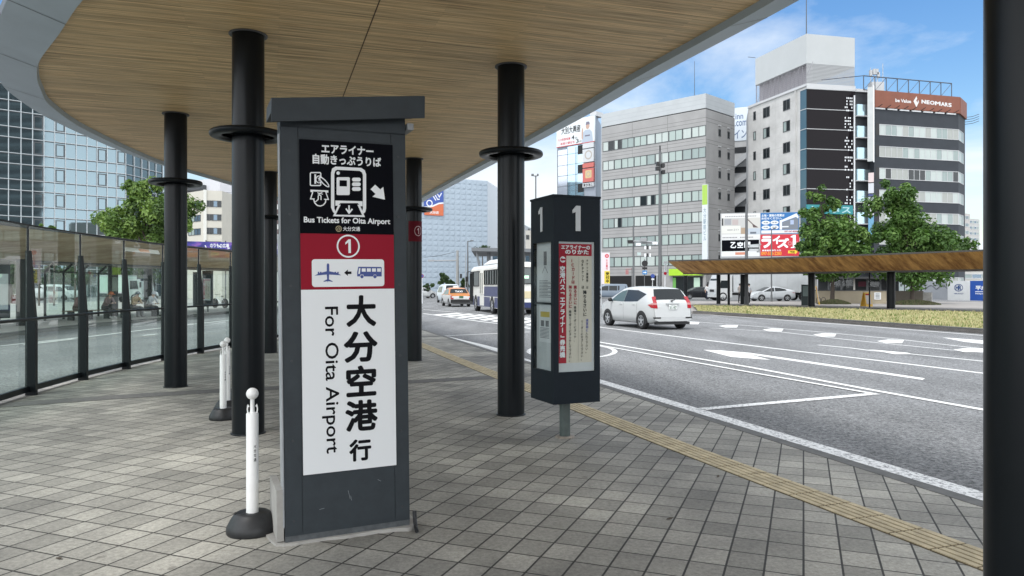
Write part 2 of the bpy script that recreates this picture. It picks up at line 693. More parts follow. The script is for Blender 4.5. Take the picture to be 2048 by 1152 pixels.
m, t, b, out = nodes_of("soffit wood")
c = mk(t, "ShaderNodeTexCoord")
mp = mk(t, "ShaderNodeMapping")
mp.inputs["Rotation"].default_value = (0, 0, R(-18))
link(t, c.outputs["Object"], mp.inputs[0])
ms = mk(t, "ShaderNodeMapping")
ms.inputs["Scale"].default_value = (0.7, 26.0, 1)
link(t, mp.outputs[0], ms.inputs[0])
n1 = mk(t, "ShaderNodeTexNoise", Scale=1.0, Detail=5.0, Roughness=0.65, Distortion=0.15)
link(t, ms.outputs[0], n1.inputs["Vector"])
ms2 = mk(t, "ShaderNodeMapping")
ms2.inputs["Scale"].default_value = (1.6, 110.0, 1)
link(t, mp.outputs[0], ms2.inputs[0])
n2 = mk(t, "ShaderNodeTexNoise", Scale=1.0, Detail=3.0, Roughness=0.6)
link(t, ms2.outputs[0], n2.inputs["Vector"])
br = mk(t, "ShaderNodeTexBrick", offset=0.37)
br.inputs["Color1"].default_value = (0.80, 0.79, 0.78, 1)
br.inputs["Color2"].default_value = (1.10, 1.08, 1.05, 1)
br.inputs["Mortar"].default_value = (0.65, 0.6, 0.55, 1)
br.inputs["Mortar Size"].default_value = 0.0012
br.inputs["Brick Width"].default_value = 2.4
br.inputs["Row Height"].default_value = 0.042
br.inputs["Scale"].default_value = 1.0
link(t, mp.outputs[0], br.inputs[0])
r1 = mk(t, "ShaderNodeValToRGB")
e = r1.color_ramp.elements
e[0].position, e[0].color = 0.39, (0.28, 0.155, 0.055, 1)
e[1].position, e[1].color = 0.63, (0.97, 0.75, 0.42, 1)
q = e.new(0.5)
q.color = (0.70, 0.50, 0.26, 1)
mixn = mk(t, "ShaderNodeMath", operation="MULTIPLY_ADD")
mixn.inputs[1].default_value = 0.55
link(t, n2.outputs["Fac"], mixn.inputs[0])
hf = mk(t, "ShaderNodeMath", operation="MULTIPLY")
hf.inputs[1].default_value = 0.48
link(t, n1.outputs["Fac"], hf.inputs[0])
link(t, hf.outputs[0], mixn.inputs[2])
link(t, mixn.outputs[0], r1.inputs[0])
m1 = mk(t, "ShaderNodeMixRGB", blend_type="MULTIPLY")
m1.inputs[0].default_value = 1
link(t, r1.outputs[0], m1.inputs[1])
link(t, br.outputs["Color"], m1.inputs[2])
link(t, m1.outputs[0], b.inputs["Base Color"])
b.inputs["Roughness"].default_value = 0.55


def slat_wood(name, dark, light, rot, sc_=3.2):
    m, t, b, out = nodes_of(name)
    c = mk(t, "ShaderNodeTexCoord")
    mp = mk(t, "ShaderNodeMapping")
    mp.inputs["Rotation"].default_value = rot
    link(t, c.outputs["Object"], mp.inputs[0])
    ms = mk(t, "ShaderNodeMapping")
    ms.inputs["Scale"].default_value = (sc_, 0.25, 0.25)
    link(t, mp.outputs[0], ms.inputs[0])
    n = mk(t, "ShaderNodeTexNoise", Scale=2.0, Detail=4.0, Roughness=0.7)
    link(t, ms.outputs[0], n.inputs["Vector"])
    r = mk(t, "ShaderNodeValToRGB")
    r.color_ramp.elements[0].position, r.color_ramp.elements[0].color = 0.35, (*dark, 1)
    r.color_ramp.elements[1].position, r.color_ramp.elements[1].color = 0.68, (*light, 1)
    link(t, n.outputs["Fac"], r.inputs[0])
    link(t, r.outputs[0], b.inputs["Base Color"])
    b.inputs["Roughness"].default_value = 0.6
    return m


DARK = mat("dark steel paint", (0.0055, 0.0075, 0.0095), 0.30, spec=0.2, nz=(3.0, 0.15))
FRAME_DARK = mat("kiosk charcoal paint", (0.031, 0.039, 0.046), 0.5, spec=0.3, nz=(9.0, 0.12), bump=(90, 0.0004))
BLACK = mat("black rubber", (0.014, 0.015, 0.017), 0.5, nz=(20, 0.3))
GREYBAND = mat("grey fascia metal", (0.40, 0.475, 0.53), 0.45, nz=(1.2, 0.08))
SEAM = mat("joint dark", (0.03, 0.03, 0.032), 0.8)
CONC = mat("concrete", (0.36, 0.35, 0.33), 0.85, nz=(3.0, 0.22), bump=(40, 0.004))
KERB = mat("kerb stone", (0.125, 0.125, 0.122), 0.85, nz=(6.0, 0.28), bump=(60, 0.003))
KERB_DK = mat("dark kerb stone", (0.085, 0.082, 0.078), 0.9, nz=(2.5, 0.35), bump=(30, 0.005))
WHITE = mat("white paint", (0.80, 0.80, 0.79), 0.4, nz=(5, 0.04))
SIGNWHITE = mat("sign white", (0.76, 0.78, 0.80), 0.3)
SIGNRED = mat("sign red", (0.28, 0.010, 0.026), 0.5, spec=0.1)
SIGNBLACK = mat("sign black", (0.002, 0.0025, 0.005), 0.5, spec=0.05)
INK = mat("black ink", (0.006, 0.006, 0.008), 0.6, spec=0.1)
SILVER = mat("pale grey sheet", (0.55, 0.56, 0.57), 0.4)
BLUE = mat("blue ink", (0.03, 0.06, 0.26), 0.4)

# ground to the horizon, asphalt over it
g = MB()
g.face([(-3000, -3000, -0.14), (3000, -3000, -0.14), (3000, 3000, -0.14), (-3000, 3000, -0.14)])
structure(g.build("ground", mat("bare ground", (0.22, 0.22, 0.21), 0.9, nz=(0.1, 0.15))))
g = MB()
g.face([(-60, -30, -0.1), (70, -30, -0.1), (90, 300, -0.1), (-90, 300, -0.1)])
structure(g.build("road", MATS["asphalt"]))

kerbx = lambda Y: 3.4 - 0.31 * (Y - 5.35)
KY = [-14, -6, -1, 2.2, 5.35, 8.9, 11.8, 15.4, 19.5, 23.7, 27.3, 33.5, 38]
KP = [Vector((kerbx(Y), Y)) for Y in KY]
FL = [(-5.6, 3.0), (-6.0, 5.4), (-6.32, 7.4), (-6.55, 8.9), (-6.87, 10.5), (-7.12, 12.2), (-7.24, 13.8), (-7.27, 15.4), (-7.2, 17.0), (-7.08, 18.6), (-6.95, 20.2), (-6.85, 21.8), (-6.8, 23.4)]   # line of the glass screen
PL = [(-5.4, -14), (-5.4, 0)] + [(p[0] - 0.12, p[1]) for p in FL] + [(-7.0, 26), (-7.4, 31), (-8.0, 36), (-8.6, 38)]
KIN = [Vector((p.x - 0.16, p.y)) for p in KP]
g = MB()
pav = [tuple(p) for p in KIN] + PL[::-1]
g.prism(pav, -0.099, 0.0)
structure(g.build("pavement", MATS["paving tiles"]))
g = MB()
seg = 0.6
pos = 0.0
Ytot = 52
for i in range(int(Ytot / seg)):
    Y0, Y1 = -14 + i * seg, -14 + (i + 1) * seg - 0.006
    g.add([(kerbx(Y0) - 0.158, Y0, -0.1), (kerbx(Y0), Y0, -0.1), (kerbx(Y1), Y1, -0.1), (kerbx(Y1) - 0.158, Y1, -0.1),
           (kerbx(Y0) - 0.158, Y0, 0.004), (kerbx(Y0) - 0.012, Y0, 0.004), (kerbx(Y1) - 0.012, Y1, 0.004), (kerbx(Y1) - 0.158, Y1, 0.004)],
          [(0, 3, 2, 1), (4, 5, 6, 7), (0, 1, 5, 4), (1, 2, 6, 5), (2, 3, 7, 6), (3, 0, 4, 7)])
structure(g.build("kerb", KERB))

# darker bands of tiles across the pavement
g = MB()


def strip(g, pts, wd, z, m=0):
    a, bb = offset_line(pts, wd / 2), offset_line(pts, -wd / 2)
    for i in range(len(pts) - 1):
        g.face([(*bb[i], z), (*bb[i + 1], z), (*a[i + 1], z), (*a[i], z)], m)


strip(g, catmull([(-6.7, 9.55), (-5.1, 10.55), (-3.3, 11.35), (-1.64, 11.95), (0.36, 12.9), (0.95, 13.15)], 4), 0.42, 0.004)
strip(g, [(-7.0, 21.0), (-4.4, 22.0), (-2.2, 22.75)], 0.40, 0.004)
structure(g.build("paving_band", mat("dark paving band", (0.125, 0.12, 0.115), 0.8, nz=(14, 0.3), bump=(120, 0.002))))

# tactile strip with four raised bars
TP = [(4.5, -1.3), (3.43, 1.9), (2.66, 4.18), (1.62, 7.1), (0.785, 9.6), (-0.16, 12.5), (-1.2, 15.7), (-2.33, 19.3), (-4.0, 24.6)]
g = MB()
cl = catmull(TP, 40)
step = []
acc = 0
last = cl[0]
step.append(cl[0])
for p in cl[1:]:
    if (p - step[-1]).length >= 0.30:
        step.append(step[-1] + (p - step[-1]).normalized() * 0.30)
for a, bq in zip(step[:-1], step[1:]):
    d = (bq - a).normalized()
    nn = Vector((-d.y, d.x))
    f = Fr((a.x, a.y, 0), (d.x, d.y, 0), (nn.x, nn.y, 0))
    g.fbox(f, 0.003, 0.297, -0.15, 0.15, -0.005, 0.004)
    for q in (-0.12, -0.06, 0.0, 0.06, 0.12):
        g.fbox(f, 0.009, 0.291, q - 0.0215, q + 0.0215, 0.004, 0.009, 1)
structure(g.build("tactile_strip", [mat("tactile groove", (0.10, 0.078, 0.045), 0.85, nz=(12, 0.3)), mat("tactile yellow", (0.46, 0.385, 0.25), 0.75, nz=(7, 0.28), bump=(120, 0.001))]))

# road markings
g = MB()
ZM = -0.096


def rl(pts, wd, m=0, z=ZM):
    strip(g, [Vector(G(px, py, -0.1)) for px, py in pts], wd, z, m)


def rp(pts, m=0, z=ZM):
    P = [G(px, py, -0.1) for px, py in pts]
    a = sum(P[i][0] * P[(i + 1) % len(P)][1] - P[(i + 1) % len(P)][0] * P[i][1] for i in range(len(P)))
    if a < 0:
        P = P[::-1]
    g.face([(x, y, z) for x, y in P], m)


kp2 = offset_line(KP, -0.17)
strip(g, [Vector((kerbx(Y) + 0.40, Y)) for Y in [x * 0.8 for x in range(-8, 20)]], 0.27, ZM, 1)
strip(g, [Vector((kerbx(Y) + 0.36, Y)) for Y in range(16, 24, 2)], 0.18, ZM, 1)
rl([(1010, 621), (1204, 655), (1400, 679), (1590, 702), (1780, 724), (2100, 763)], 0.13)       # lane line
rl([(1075, 664), (1204, 692), (1500, 745.5), (1700, 780.5), (1752, 789.5)], 0.10, 0, ZM + 0.008)
rl([(1030, 652), (1201, 685), (1500, 735), (1740, 780), (1965, 820), (2150, 853)], 0.13, 0, ZM + 0.004)
rl([(1405, 819), (1752, 788)], 0.17, 1, ZM + 0.004)
rl([(850, 663), (883, 672), (1060, 664)], 0.13, 0)
rl([(883, 672), (960, 690), (1010, 703)], 0.2, 0, ZM + 0.004)
# arrow of the middle lane
rp([(1407, 700), (1462, 714), (1512, 718), (1541, 720), (1498, 709), (1845, 760), (1850, 757), (1500, 706), (1440, 701)])
rl([(1636, 690), (1700, 696), (1746, 702), (1820, 708), (1980, 724)], 0.11)
rp([(1735, 699), (1815, 706), (1825, 709), (1790, 709)], 0, ZM + 0.004)
# far lane edge line and the row of slanted guide marks beside it
rl([(1030, 603), (1200, 614), (1380, 627), (1700, 650), (1965, 671), (2200, 689)], 0.13)
rl([(1378, 643), (1480, 650), (1640, 664), (1800, 679), (1975, 699)], 0.10, 1)
rl([(1420, 656), (1560, 664), (1700, 680), (1900, 700), (1980, 707)], 0.10, 1)
for cx, cy, ww, hh in ((1385, 646.5, 26, 2.5), (1460, 653, 30, 2.6), (1549, 660.5, 32, 3), (1653, 670.5, 36, 3.2), (1785, 683.5, 42, 3.6), (1945, 701, 52, 4.2)):
    rp([(cx - ww * .75, cy - hh * .2), (cx - ww * .2, cy - hh), (cx + ww * .55, cy - hh * .7), (cx + ww * .45, cy + hh), (cx - ww * .3, cy + hh)], 0, ZM + 0.008)
rp([(1885, 675), (1990, 683), (1990, 690), (1930, 684)])
# oval mark
ov = [(1144 + 86 * math.cos(a * math.pi / 18), 703 + 14 * math.sin(a * math.pi / 18)) for a in range(36)]
rl(ov + ov[:1], 0.13, 1)
# hatched island further up the road
rl([(846, 627), (960, 643), (1062, 655)], 0.14)
rl([(846, 619), (960, 629), (1064, 640)], 0.14)
for k in range(9):
    x0 = 866 + k * 23
    rp([(x0, 629.5 + k * 2.6), (x0 + 13, 631 + k * 2.6), (x0 + 60, 627.5 + k * 1.6), (x0 + 48, 626 + k * 1.6)], 0, ZM + 0.004)
# lines of the loop road on the left
rl([(0, 692), (180, 673), (330, 655), (470, 639)], 0.12)
rl([(48, 690), (150, 678)], 0.14, 0, ZM + 0.004)
rl([(285, 671), (315, 668)], 0.14)
structure(g.build("road_markings", [PAINT, PAINT_WORN]))

# far side: median with dry grass, its dark kerb, the plaza behind
kb = [G(px, py, -0.1) for px, py in ((1000, 603), (1190, 614), (1385, 627.5), (1600, 641), (1790, 655), (1967, 668), (2200, 686), (2500, 709))]
gb = [G(px, py, 0.14) for px, py in ((1385, 611), (1500, 613.2), (1600, 616), (1790, 620.5), (1967, 625), (2200, 631), (2500, 638))]
PLZ = mat("plaza paving", (0.30, 0.28, 0.265), 0.85, nz=(0.8, 0.18))
g = MB()
g.prism([kb[2]] + kb[3:] + [(60, 20), (75, 68), (40, 72), (18, 74), (12, 58)], -0.1, 0.03)
structure(g.build("plaza", PLZ))
g = MB()
kin = offset_line(kb[2:], 0.35)
for i in range(len(kin) - 1):
    a, bq, c1, c0 = kb[2 + i], kb[3 + i], kin[i + 1], kin[i]
    g.add([(*a, -0.1), (*bq, -0.1), (*bq, 0.07), (*a, 0.07), (*c0, 0.07), (*c1, 0.07)], [(0, 1, 2, 3), (3, 2, 5, 4)])
structure(g.build("median_kerb", KERB_DK))
g = MB()
random.seed(3)
n = 90
rows = 12


def lerp_line(pts, tt):
    k = tt * (len(pts) - 1)
    i = min(int(k), len(pts) - 2)
    f = k - i
    return Vector(pts[i][:2]) * (1 - f) + Vector(pts[i + 1][:2]) * f


vs = []
for i in range(n + 1):
    a = lerp_line(kin, i / n)
    c1 = lerp_line(gb, i / n)
    for j in range(rows + 1):
        tt = j / rows
        p = a * (1 - tt) + c1 * tt
        z = 0.062 + 0.10 * min(1, tt * 5) + 0.05 * (noise.noise(Vector((p.x * 1.3, p.y * 1.3, 0)))) * math.sin(math.pi * tt)
        vs.append((p.x, p.y, z))
g.add(vs, [(i * (rows + 1) + j, (i + 1) * (rows + 1) + j, (i + 1) * (rows + 1) + j + 1, i * (rows + 1) + j + 1) for i in range(n) for j in range(rows)], 0, True)
gv = list(vs)
structure(g.build("median_lawn", mat("dry turf", (0.26, 0.25, 0.10), 0.95, nz=(1.7, 0.35))))
g = MB()
for k in range(15000):
    tt = random.random()
    a, c1 = lerp_line(kin, tt), lerp_line(gb, tt)
    s_ = random.random() ** 1.3
    p = a * (1 - s_) + c1 * s_
    nzv = noise.noise(Vector((p.x * 0.9, p.y * 0.9, 5)))
    h = random.uniform(0.04, 0.13) * (1 + nzv * 0.7)
    an = random.random() * math.pi
    dx, dy = math.cos(an) * 0.028, math.sin(an) * 0.028
    z = 0.05 + 0.10 * min(1, s_ * 5)
    g.add([(p.x - dx, p.y - dy, z), (p.x + dx, p.y + dy, z), (p.x + random.uniform(-.05, .05), p.y + random.uniform(-.05, .05), z + h)], [(0, 1, 2)], (0 if random.random() < 0.5 + nzv else 1) if random.random() < .74 else 2)
o = g.build("grass", [mat("straw grass", (0.36, 0.33, 0.17), 0.9), mat("pale straw grass", (0.47, 0.42, 0.23), 0.9), mat("green grass", (0.14, 0.19, 0.05), 0.9)])
tag(o, "dry yellow grass covering the long median strip beside the road", "grass", kind="stuff")

# platform of the loop road on the left
lk = [G(px, py, -0.1) for px, py in ((-900, 800), (-300, 717), (0, 676), (57, 668.5), (154, 657), (243, 648), (312, 642), (448, 628), (520, 621))]
g = MB()
g.prism([tuple(p) for p in lk] + [(-19, 95), (-40, 95), (-48, 12)], -0.1, 0.0)
structure(g.build("platform", mat("platform paving", (0.33, 0.32, 0.30), 0.85, nz=(0.9, 0.18))))
g = MB()
lo = offset_line(lk, 0.2)
for i in range(len(lk) - 1):
    # dark weathered kerb face along the platform, standing proud of the paving
    a, bq = Vector(lk[i]), Vector(lk[i + 1])
    g.add([(*(a), -0.1), (*bq, -0.1), (*bq, 0.035), (*a, 0.035), (*lo[i], 0.035), (*lo[i + 1], 0.035)], [(0, 1, 2, 3), (3, 2, 5, 4)])
structure(g.build("platform_kerb", KERB_DK))
# ------------------------------------------------------------------ near canopy
CH = 4.2
left = [(-2.1, -4), (-2.1, 1.5), (-2.25, 3.4), (-2.62, 4.9), (-3.25, 6.0), (-4.02, 6.87), (-4.63, 7.6), (-5.38, 8.47), (-5.82, 9.1), (-6.2, 9.78), (-6.61, 10.66), (-7.06, 12.4), (-7.4, 15.6), (-7.2, 18.2), (-6.95, 22), (-6.9, 27), (-7.2, 32.5)]
right = [(3.35, -4), (3.3, -0.5), (3.12, 3), (2.78, 5), (2.30, 6.86), (1.458, 9.34), (0.97, 10.95), (0.206, 13.3), (-1.1, 17.1), (-2.58, 21.5), (-4.3, 27), (-5.9, 32.5)]
LC, RC = catmull(left, 5), catmull(right, 5)
inner = LC + RC[::-1]                      # clockwise seen from above
lo_out, ro_out = offset_line(LC, 0.50), offset_line(RC, -0.45)
lo_in, ro_in = offset_line(LC, 0.02), offset_line(RC, -0.02)
cnp = thing("bus_stop_canopy", "large curved shelter roof with a wooden plank ceiling and grey metal rim, on dark columns", "canopy", (0, 8, CH))
g = MB()
g.face([(p.x, p.y, CH) for p in inner])
g.build("wood_ceiling", MATS["soffit wood"], cnp)
g = MB()


def seamline(g, a, bq, wd=0.012, z=CH - 0.002):
    a, bq = Vector(a), Vector(bq)
    d = (bq - a).normalized()
    nn = Vector((-d.y, d.x)) * wd / 2
    g.face([(*(a - nn), z), (*(a + nn), z), (*(bq + nn), z), (*(bq - nn), z)], 0)


seamline(g, (-0.62, 5.0), (-3.75, 14.6))
seamline(g, (0.35, 5.0), (0.05, 6.0), 0.008)
seamline(g, (-7.0, 12.2), (0.55, 12.1 + 0.0), 0.006)
g.build("ceiling_joint", mat("ceiling joint", (0.10, 0.06, 0.03), 0.8), cnp)
for inn, ou, sgn in ((lo_in, lo_out, 1), (ro_in, ro_out, -1)):
    acc = 0
    g = MB()
    for i in range(len(inn) - 1):
        a, b2, c2, d2 = inn[i], inn[i + 1], ou[i + 1], ou[i]
        zi, zo, zt = CH - 0.07, CH + 0.06, CH + 0.16
        src = LC if sgn == 1 else RC
        s0, s1 = src[i], src[i + 1]
        fs = [[(*s0, CH), (*s1, CH), (*b2, zi), (*a, zi)], [(*a, zi), (*b2, zi), (*c2, zo), (*d2, zo)]]
        for q in fs:
            g.face(q if sgn == -1 else q[::-1], 0)
        q = [(*d2, zo), (*c2, zo), (*c2, zt), (*d2, zt)]
        g.face(q if sgn == -1 else q[::-1], 1)
        acc += (b2 - a).length
        if acc > 1.75:                        # panel joint
            acc = 0
            tt = (b2 - a).normalized() * 0.006
            lift = -0.003
            g.face([(a.x - tt.x, a.y - tt.y, zi + lift), (a.x + tt.x, a.y + tt.y, zi + lift), (d2.x + tt.x, d2.y + tt.y, zo + lift), (d2.x - tt.x, d2.y - tt.y, zo + lift)], 1)
    g.build("fascia_band", [GREYBAND, mat("drip edge", (0.045, 0.048, 0.052), 0.5)], cnp)
g = MB()
rim = lo_out + ro_out[::-1]
g.face([(p.x, p.y, CH + 0.158) for p in rim][::-1])
top_in = offset_line(LC, -0.6) + offset_line(RC, 0.6)[::-1]
g.face([(p.x, p.y, CH + 0.42) for p in top_in])
for i in range(len(rim)):
    j = (i + 1) % len(rim)
    g.face([(*rim[i], CH + 0.16), (*rim[j], CH + 0.16), (*top_in[j], CH + 0.42), (*top_in[i], CH + 0.42)])
g.build("roof_sheet", mat("roof membrane", (0.30, 0.31, 0.32), 0.6), cnp)

# columns with their ring
col0 = thing("canopy_column", "black round column with a ring, behind the ticket sign's upper left corner", "column", (-2.78, 7.80, 0), 0, "columns of the curved shelter roof", "thing")
g = MB()
g.cyl((0, 0, 0), (0, 0, CH + 0.1), 0.163, 0.163, 40, 0, False)
g.build("shaft", DARK, col0, False)
g = MB()
g.lathe([(0.164, 0.0), (0.178, 0.0), (0.178, 0.012), (0.164, 0.012)], n=40)
g.build("base_plate", DARK, col0, False)
g = MB()
g.lathe([(0.166, CH - 0.012), (0.195, CH - 0.012), (0.195, CH - 0.001), (0.166, CH - 0.001)], n=40)
g.build("collar", mat("collar grey", (0.10, 0.10, 0.10), 0.6), col0, False)
g = MB()
prof = []
for k in range(17):
    a = 2 * math.pi * k / 16
    # flat, softly rounded ring section
    cx_, cz_ = math.copysign(abs(math.cos(a)) ** 0.6, math.cos(a)), math.copysign(abs(math.sin(a)) ** 0.7, math.sin(a))
    prof.append((0.325 + 0.062 * cx_, 3.14 - 0.034 * cz_))
g.lathe(prof, n=48)
rg = g.build("ring", DARK, col0, False)
g = MB()
for k in range(4):
    g = MB()
    a = math.pi / 4 + k * math.pi / 2
    g.cyl((0.155 * math.cos(a), 0.155 * math.sin(a), 3.14), (0.275 * math.cos(a), 0.275 * math.sin(a), 3.14), 0.014, 0.014, 8)
    g.build("bracket", DARK, rg, False)
COLS = [(-0.012, 8.93, "black round column with a ring, standing between the ticket sign and the bus stop sign"),
        (-5.18, 11.4, "black round column with a ring, nearest to the glass screen"),
        (-5.63, 17.2, "black round column half hidden behind the ticket sign's left edge"),
        (1.765, 2.47, "black round column cut by the right edge of the view")]
for x, y, lab in COLS:
    dup(col0, (x, y, 0), 0, lab)
cD = dup(col0, (-2.04, 15.4, 0), 0, "black round column carrying a red label with a circled 1")
g = MB()
A0 = math.atan2(-15.4, 2.04)               # towards the viewer's side
rr = 0.166
a1, a2 = A0 - 1.1 + 0.35, A0 + 1.1 + 0.35
k = 24
vs = [(rr * math.cos(a1 + (a2 - a1) * i / k), rr * math.sin(a1 + (a2 - a1) * i / k), z) for z in (2.47, 2.89) for i in range(k + 1)]
g.add(vs, [(i, i + 1, k + 2 + i, k + 1 + i) for i in range(k)], 0, True)


def wrap(r, u, q=0.1685):
    a = A0 + 0.35 + 0.20 + r / q
    return (q * math.cos(a), q * math.sin(a), u)


g.face([wrap(x * .028, 2.685 + y * .062) for x, y in ((-.75, .45), (.05, 1.0), (.6, 1.0), (.6, -1.0), (.05, -1.0), (.05, .5), (-.75, .2))][::-1], 1)
ringp = [(0.085 * math.cos(2 * math.pi * i / 40), 0.105 * math.sin(2 * math.pi * i / 40)) for i in range(40)]
for i in range(40):
    a, b2 = ringp[i], ringp[(i + 1) % 40]
    q = [wrap(a[0], 2.685 + a[1]), wrap(b2[0], 2.685 + b2[1]), wrap(b2[0] * .86, 2.685 + b2[1] * .88), wrap(a[0] * .86, 2.685 + a[1] * .88)]
    g.face(q[::-1], 1)
ROOTM[cD.name] = Matrix.Identity(4)
g.build("number_label", [mat("label red", (0.09, 0.004, 0.010), 0.6, spec=0.1), mat("label pink white", (0.45, 0.33, 0.34), 0.5)], cD, False)

# ------------------------------------------------------------------ glass screen along the pavement
gs = thing("glass_screen", "long glass wind screen with tapered dark posts and a handrail, along the pavement's left side", "screen", (-6.9, 10.5, 0))
PANE = mat_glass("screen glass", (0.92, 0.985, 0.96), 0.9, 0.01, ((0.62, 0.70, 0.67), 0.055))
fl = catmull(FL, 4)
gpts = [fl[i] for i in range(0, len(fl), 4)]
for i, p in enumerate(gpts):
    a = gpts[max(0, i - 1)]
    b2 = gpts[min(len(gpts) - 1, i + 1)]
    d = (b2 - a).normalized()
    nn = Vector((d.y, -d.x))               # towards the pavement
    f = Fr((p.x, p.y, 0), (nn.x, nn.y, 0))   # r = towards the pavement, n = along the screen
    g = MB()
    g.fprism(f, [(-0.02, 0.0), (0.115, 0.0), (0.115, 1.0), (0.035, 2.05), (-0.02, 2.05)], -0.035, 0.035)
    po = g.build("post", DARK, gs)
    g = MB()
    g.fbox(f, -0.014, 0.014, 2.05, 2.395, -0.008, 0.008)
    g.build("rod", DARK, po)
    if i < len(gpts) - 1:
        q = gpts[i + 1]
        dd = (q - p).normalized()
        f2 = Fr((p.x, p.y, 0), (dd.x, dd.y, 0))
        L = (q - p).length
        g = MB()
        g.fbox(f2, 0.045, L - 0.045, 0.13, 2.40, -0.006, 0.006)
        g.build("glass_pane", PANE, gs)
        g = MB()
        g.fbox(f2, 0.042, L - 0.042, 0.05, 0.128, -0.03, 0.03)
        g.build("bottom_rail", DARK, gs)
        g = MB()
        g.fbox(f2, 0.0, L, 2.402, 2.425, -0.02, 0.02)
        g.build("top_rail", DARK, gs)
hr = [Vector((*q, 1.1)) for q in offset_line(fl, -0.235)]
g = MB()
g.tube(hr, 0.021, 8)
g.build("handrail", DARK, gs)

# ------------------------------------------------------------------ ticket sign (kiosk end wall)
YAW = R(23.7)
kiosk = thing("ticket_sign", "tall charcoal sign box reading Bus Tickets for Oita Airport, with sloping cap, on the pavement", "sign", (-1.353, 4.42, 0), YAW, ry=R(-0.7))
KW, KD, KH = 0.765, 0.16, 2.56
LF = Fr((0, 0, 0), (1, 0, 0))               # local front plane: r = x, u = z, n = -y (outwards)
g = MB()
g.box(0, KW, 0.0, KD, 0.05, KH - 0.05)
g.build("body", FRAME_DARK, kiosk, False)
g = MB()
for r0, r1 in ((0.004, 0.098), (0.672, KW - 0.004)):
    g.fbox(LF, r0, r1, 0.07, 2.5, -0.002, 0.004)
g.fbox(LF, 0.103, 0.667, 0.075, 0.40, -0.002, 0.004)
g.fbox(LF, 0.103, 0.667, 2.44, 2.5, -0.002, 0.004)
g.build("cover_strip", FRAME_DARK, kiosk, False)
g = MB()
g.box(-0.010, -0.002, 0.012, 0.05, 0.10, 2.46)
g.box(-0.008, -0.002, 0.07, 0.15, 0.12, 1.86)
g.build("side_panel", mat("side aluminium", (0.34, 0.36, 0.38), 0.45, nz=(5, 0.2)), kiosk, False)
g = MB()
for r in (0.05, 0.715):
    for u in (0.14, 0.62, 1.1, 1.55, 1.98, 2.36):
        g.fprism(LF, [(r + 0.008 * math.cos(a), u + 0.008 * math.sin(a)) for a in [k * math.pi / 5 for k in range(10)]], 0.003, 0.008)
g.build("bolt", mat("bolt dark", (0.03, 0.034, 0.04), 0.5), kiosk, False)
cap = MB()
cp = [(-0.06, 2.505), (0.865, 2.60), (0.868, 2.735), (-0.057, 2.64)]
cap.fprism(LF, cp, 0.10, 0.084)
cap.fprism(LF, [(-0.06, 2.56), (0.865, 2.655), (0.868, 2.742), (-0.057, 2.647)], 0.084, -0.20)
cap.fprism(LF, [(0.0, 2.48), (KW, 2.48), (KW, 2.655), (0.0, 2.575)], 0.0, -KD)
cap.build("roof_cap", FRAME_DARK, kiosk, False)
g = MB()
g.fbox(LF, 0.775, 0.815, 2.535, 2.575, -0.15, 0.02)
g.build("gutter_end", mat("gutter grey", (0.30, 0.31, 0.32), .5), kiosk, False)
g = MB()
random.seed(5)
base = [(-0.055, 0.0), (0.02, -0.022), (0.2, -0.012), (0.38, -0.022), (0.56, -0.016), (0.70, -0.032), (0.785, -0.018), (0.81, 0.30), (0.5, 0.36), (-0.06, 0.42)]
bs = catmull([Vector(q) for q in base + base[:1]], 4)[:-1]
bs = [q + Vector((random.uniform(-.006, .006), random.uniform(-.006, .006))) for q in bs]
g.prism([tuple(q) for q in bs], -0.01, 0.014)
g.box(-0.046, -0.006, 0.02, 0.40, 0.02, 0.33)
g.build("mortar_base", CONC, kiosk, False)
g = MB()
g.box(0.0, KW, 0.004, KD, 0.012, 0.058)
g.build("foot_frame", mat("foot frame", (0.07, 0.078, 0.085), 0.6, nz=(20, .3)), kiosk, False)

Q = Quad((604, 281), (790, 293), (797, 931), (612, 952), 4.46, 4.69, 0.108, 0.68, 0.409, 2.432)


def qp(pts, q=None):
    q = q or Q
    return [q(*p) for p in pts]


N0 = 0.009
# the three printed panels
uR = Q(700, 470)[1]
uW = Q(700, 580)[1]
g = MB()
g.fbox(LF, 0.108, 0.68, uR, 2.432, 0.0, N0)
bp_ = g.build("black_panel", SIGNBLACK, kiosk, False)
g = MB()
g.fbox(LF, 0.108, 0.68, uW, uR - 0.001, 0.0, N0)
rp_ = g.build("red_panel", SIGNRED, kiosk, False)
g = MB()
g.fbox(LF, 0.108, 0.68, 0.409, uW - 0.001, 0.0, N0)
wp_ = g.build("white_panel", SIGNWHITE, kiosk, False)
N1, N2, N3, N4 = N0 + 0.0012, N0 + 0.0024, N0 + 0.0036, N0 + 0.0048


def qtext(g, txt, x0, y0, x1, y1, n, m=0, bold=0.0, q=None, f=None, **kw):
    q = q or Q
    a, b2 = q(x0, (y0 + y1) / 2)[0], q(x1, (y0 + y1) / 2)[0]
    xm = (x0 + x1) / 2
    g.ftext(f or LF, txt, a, b2, q(xm, y1)[1], q(xm, y0)[1], n, m, bold, **kw)


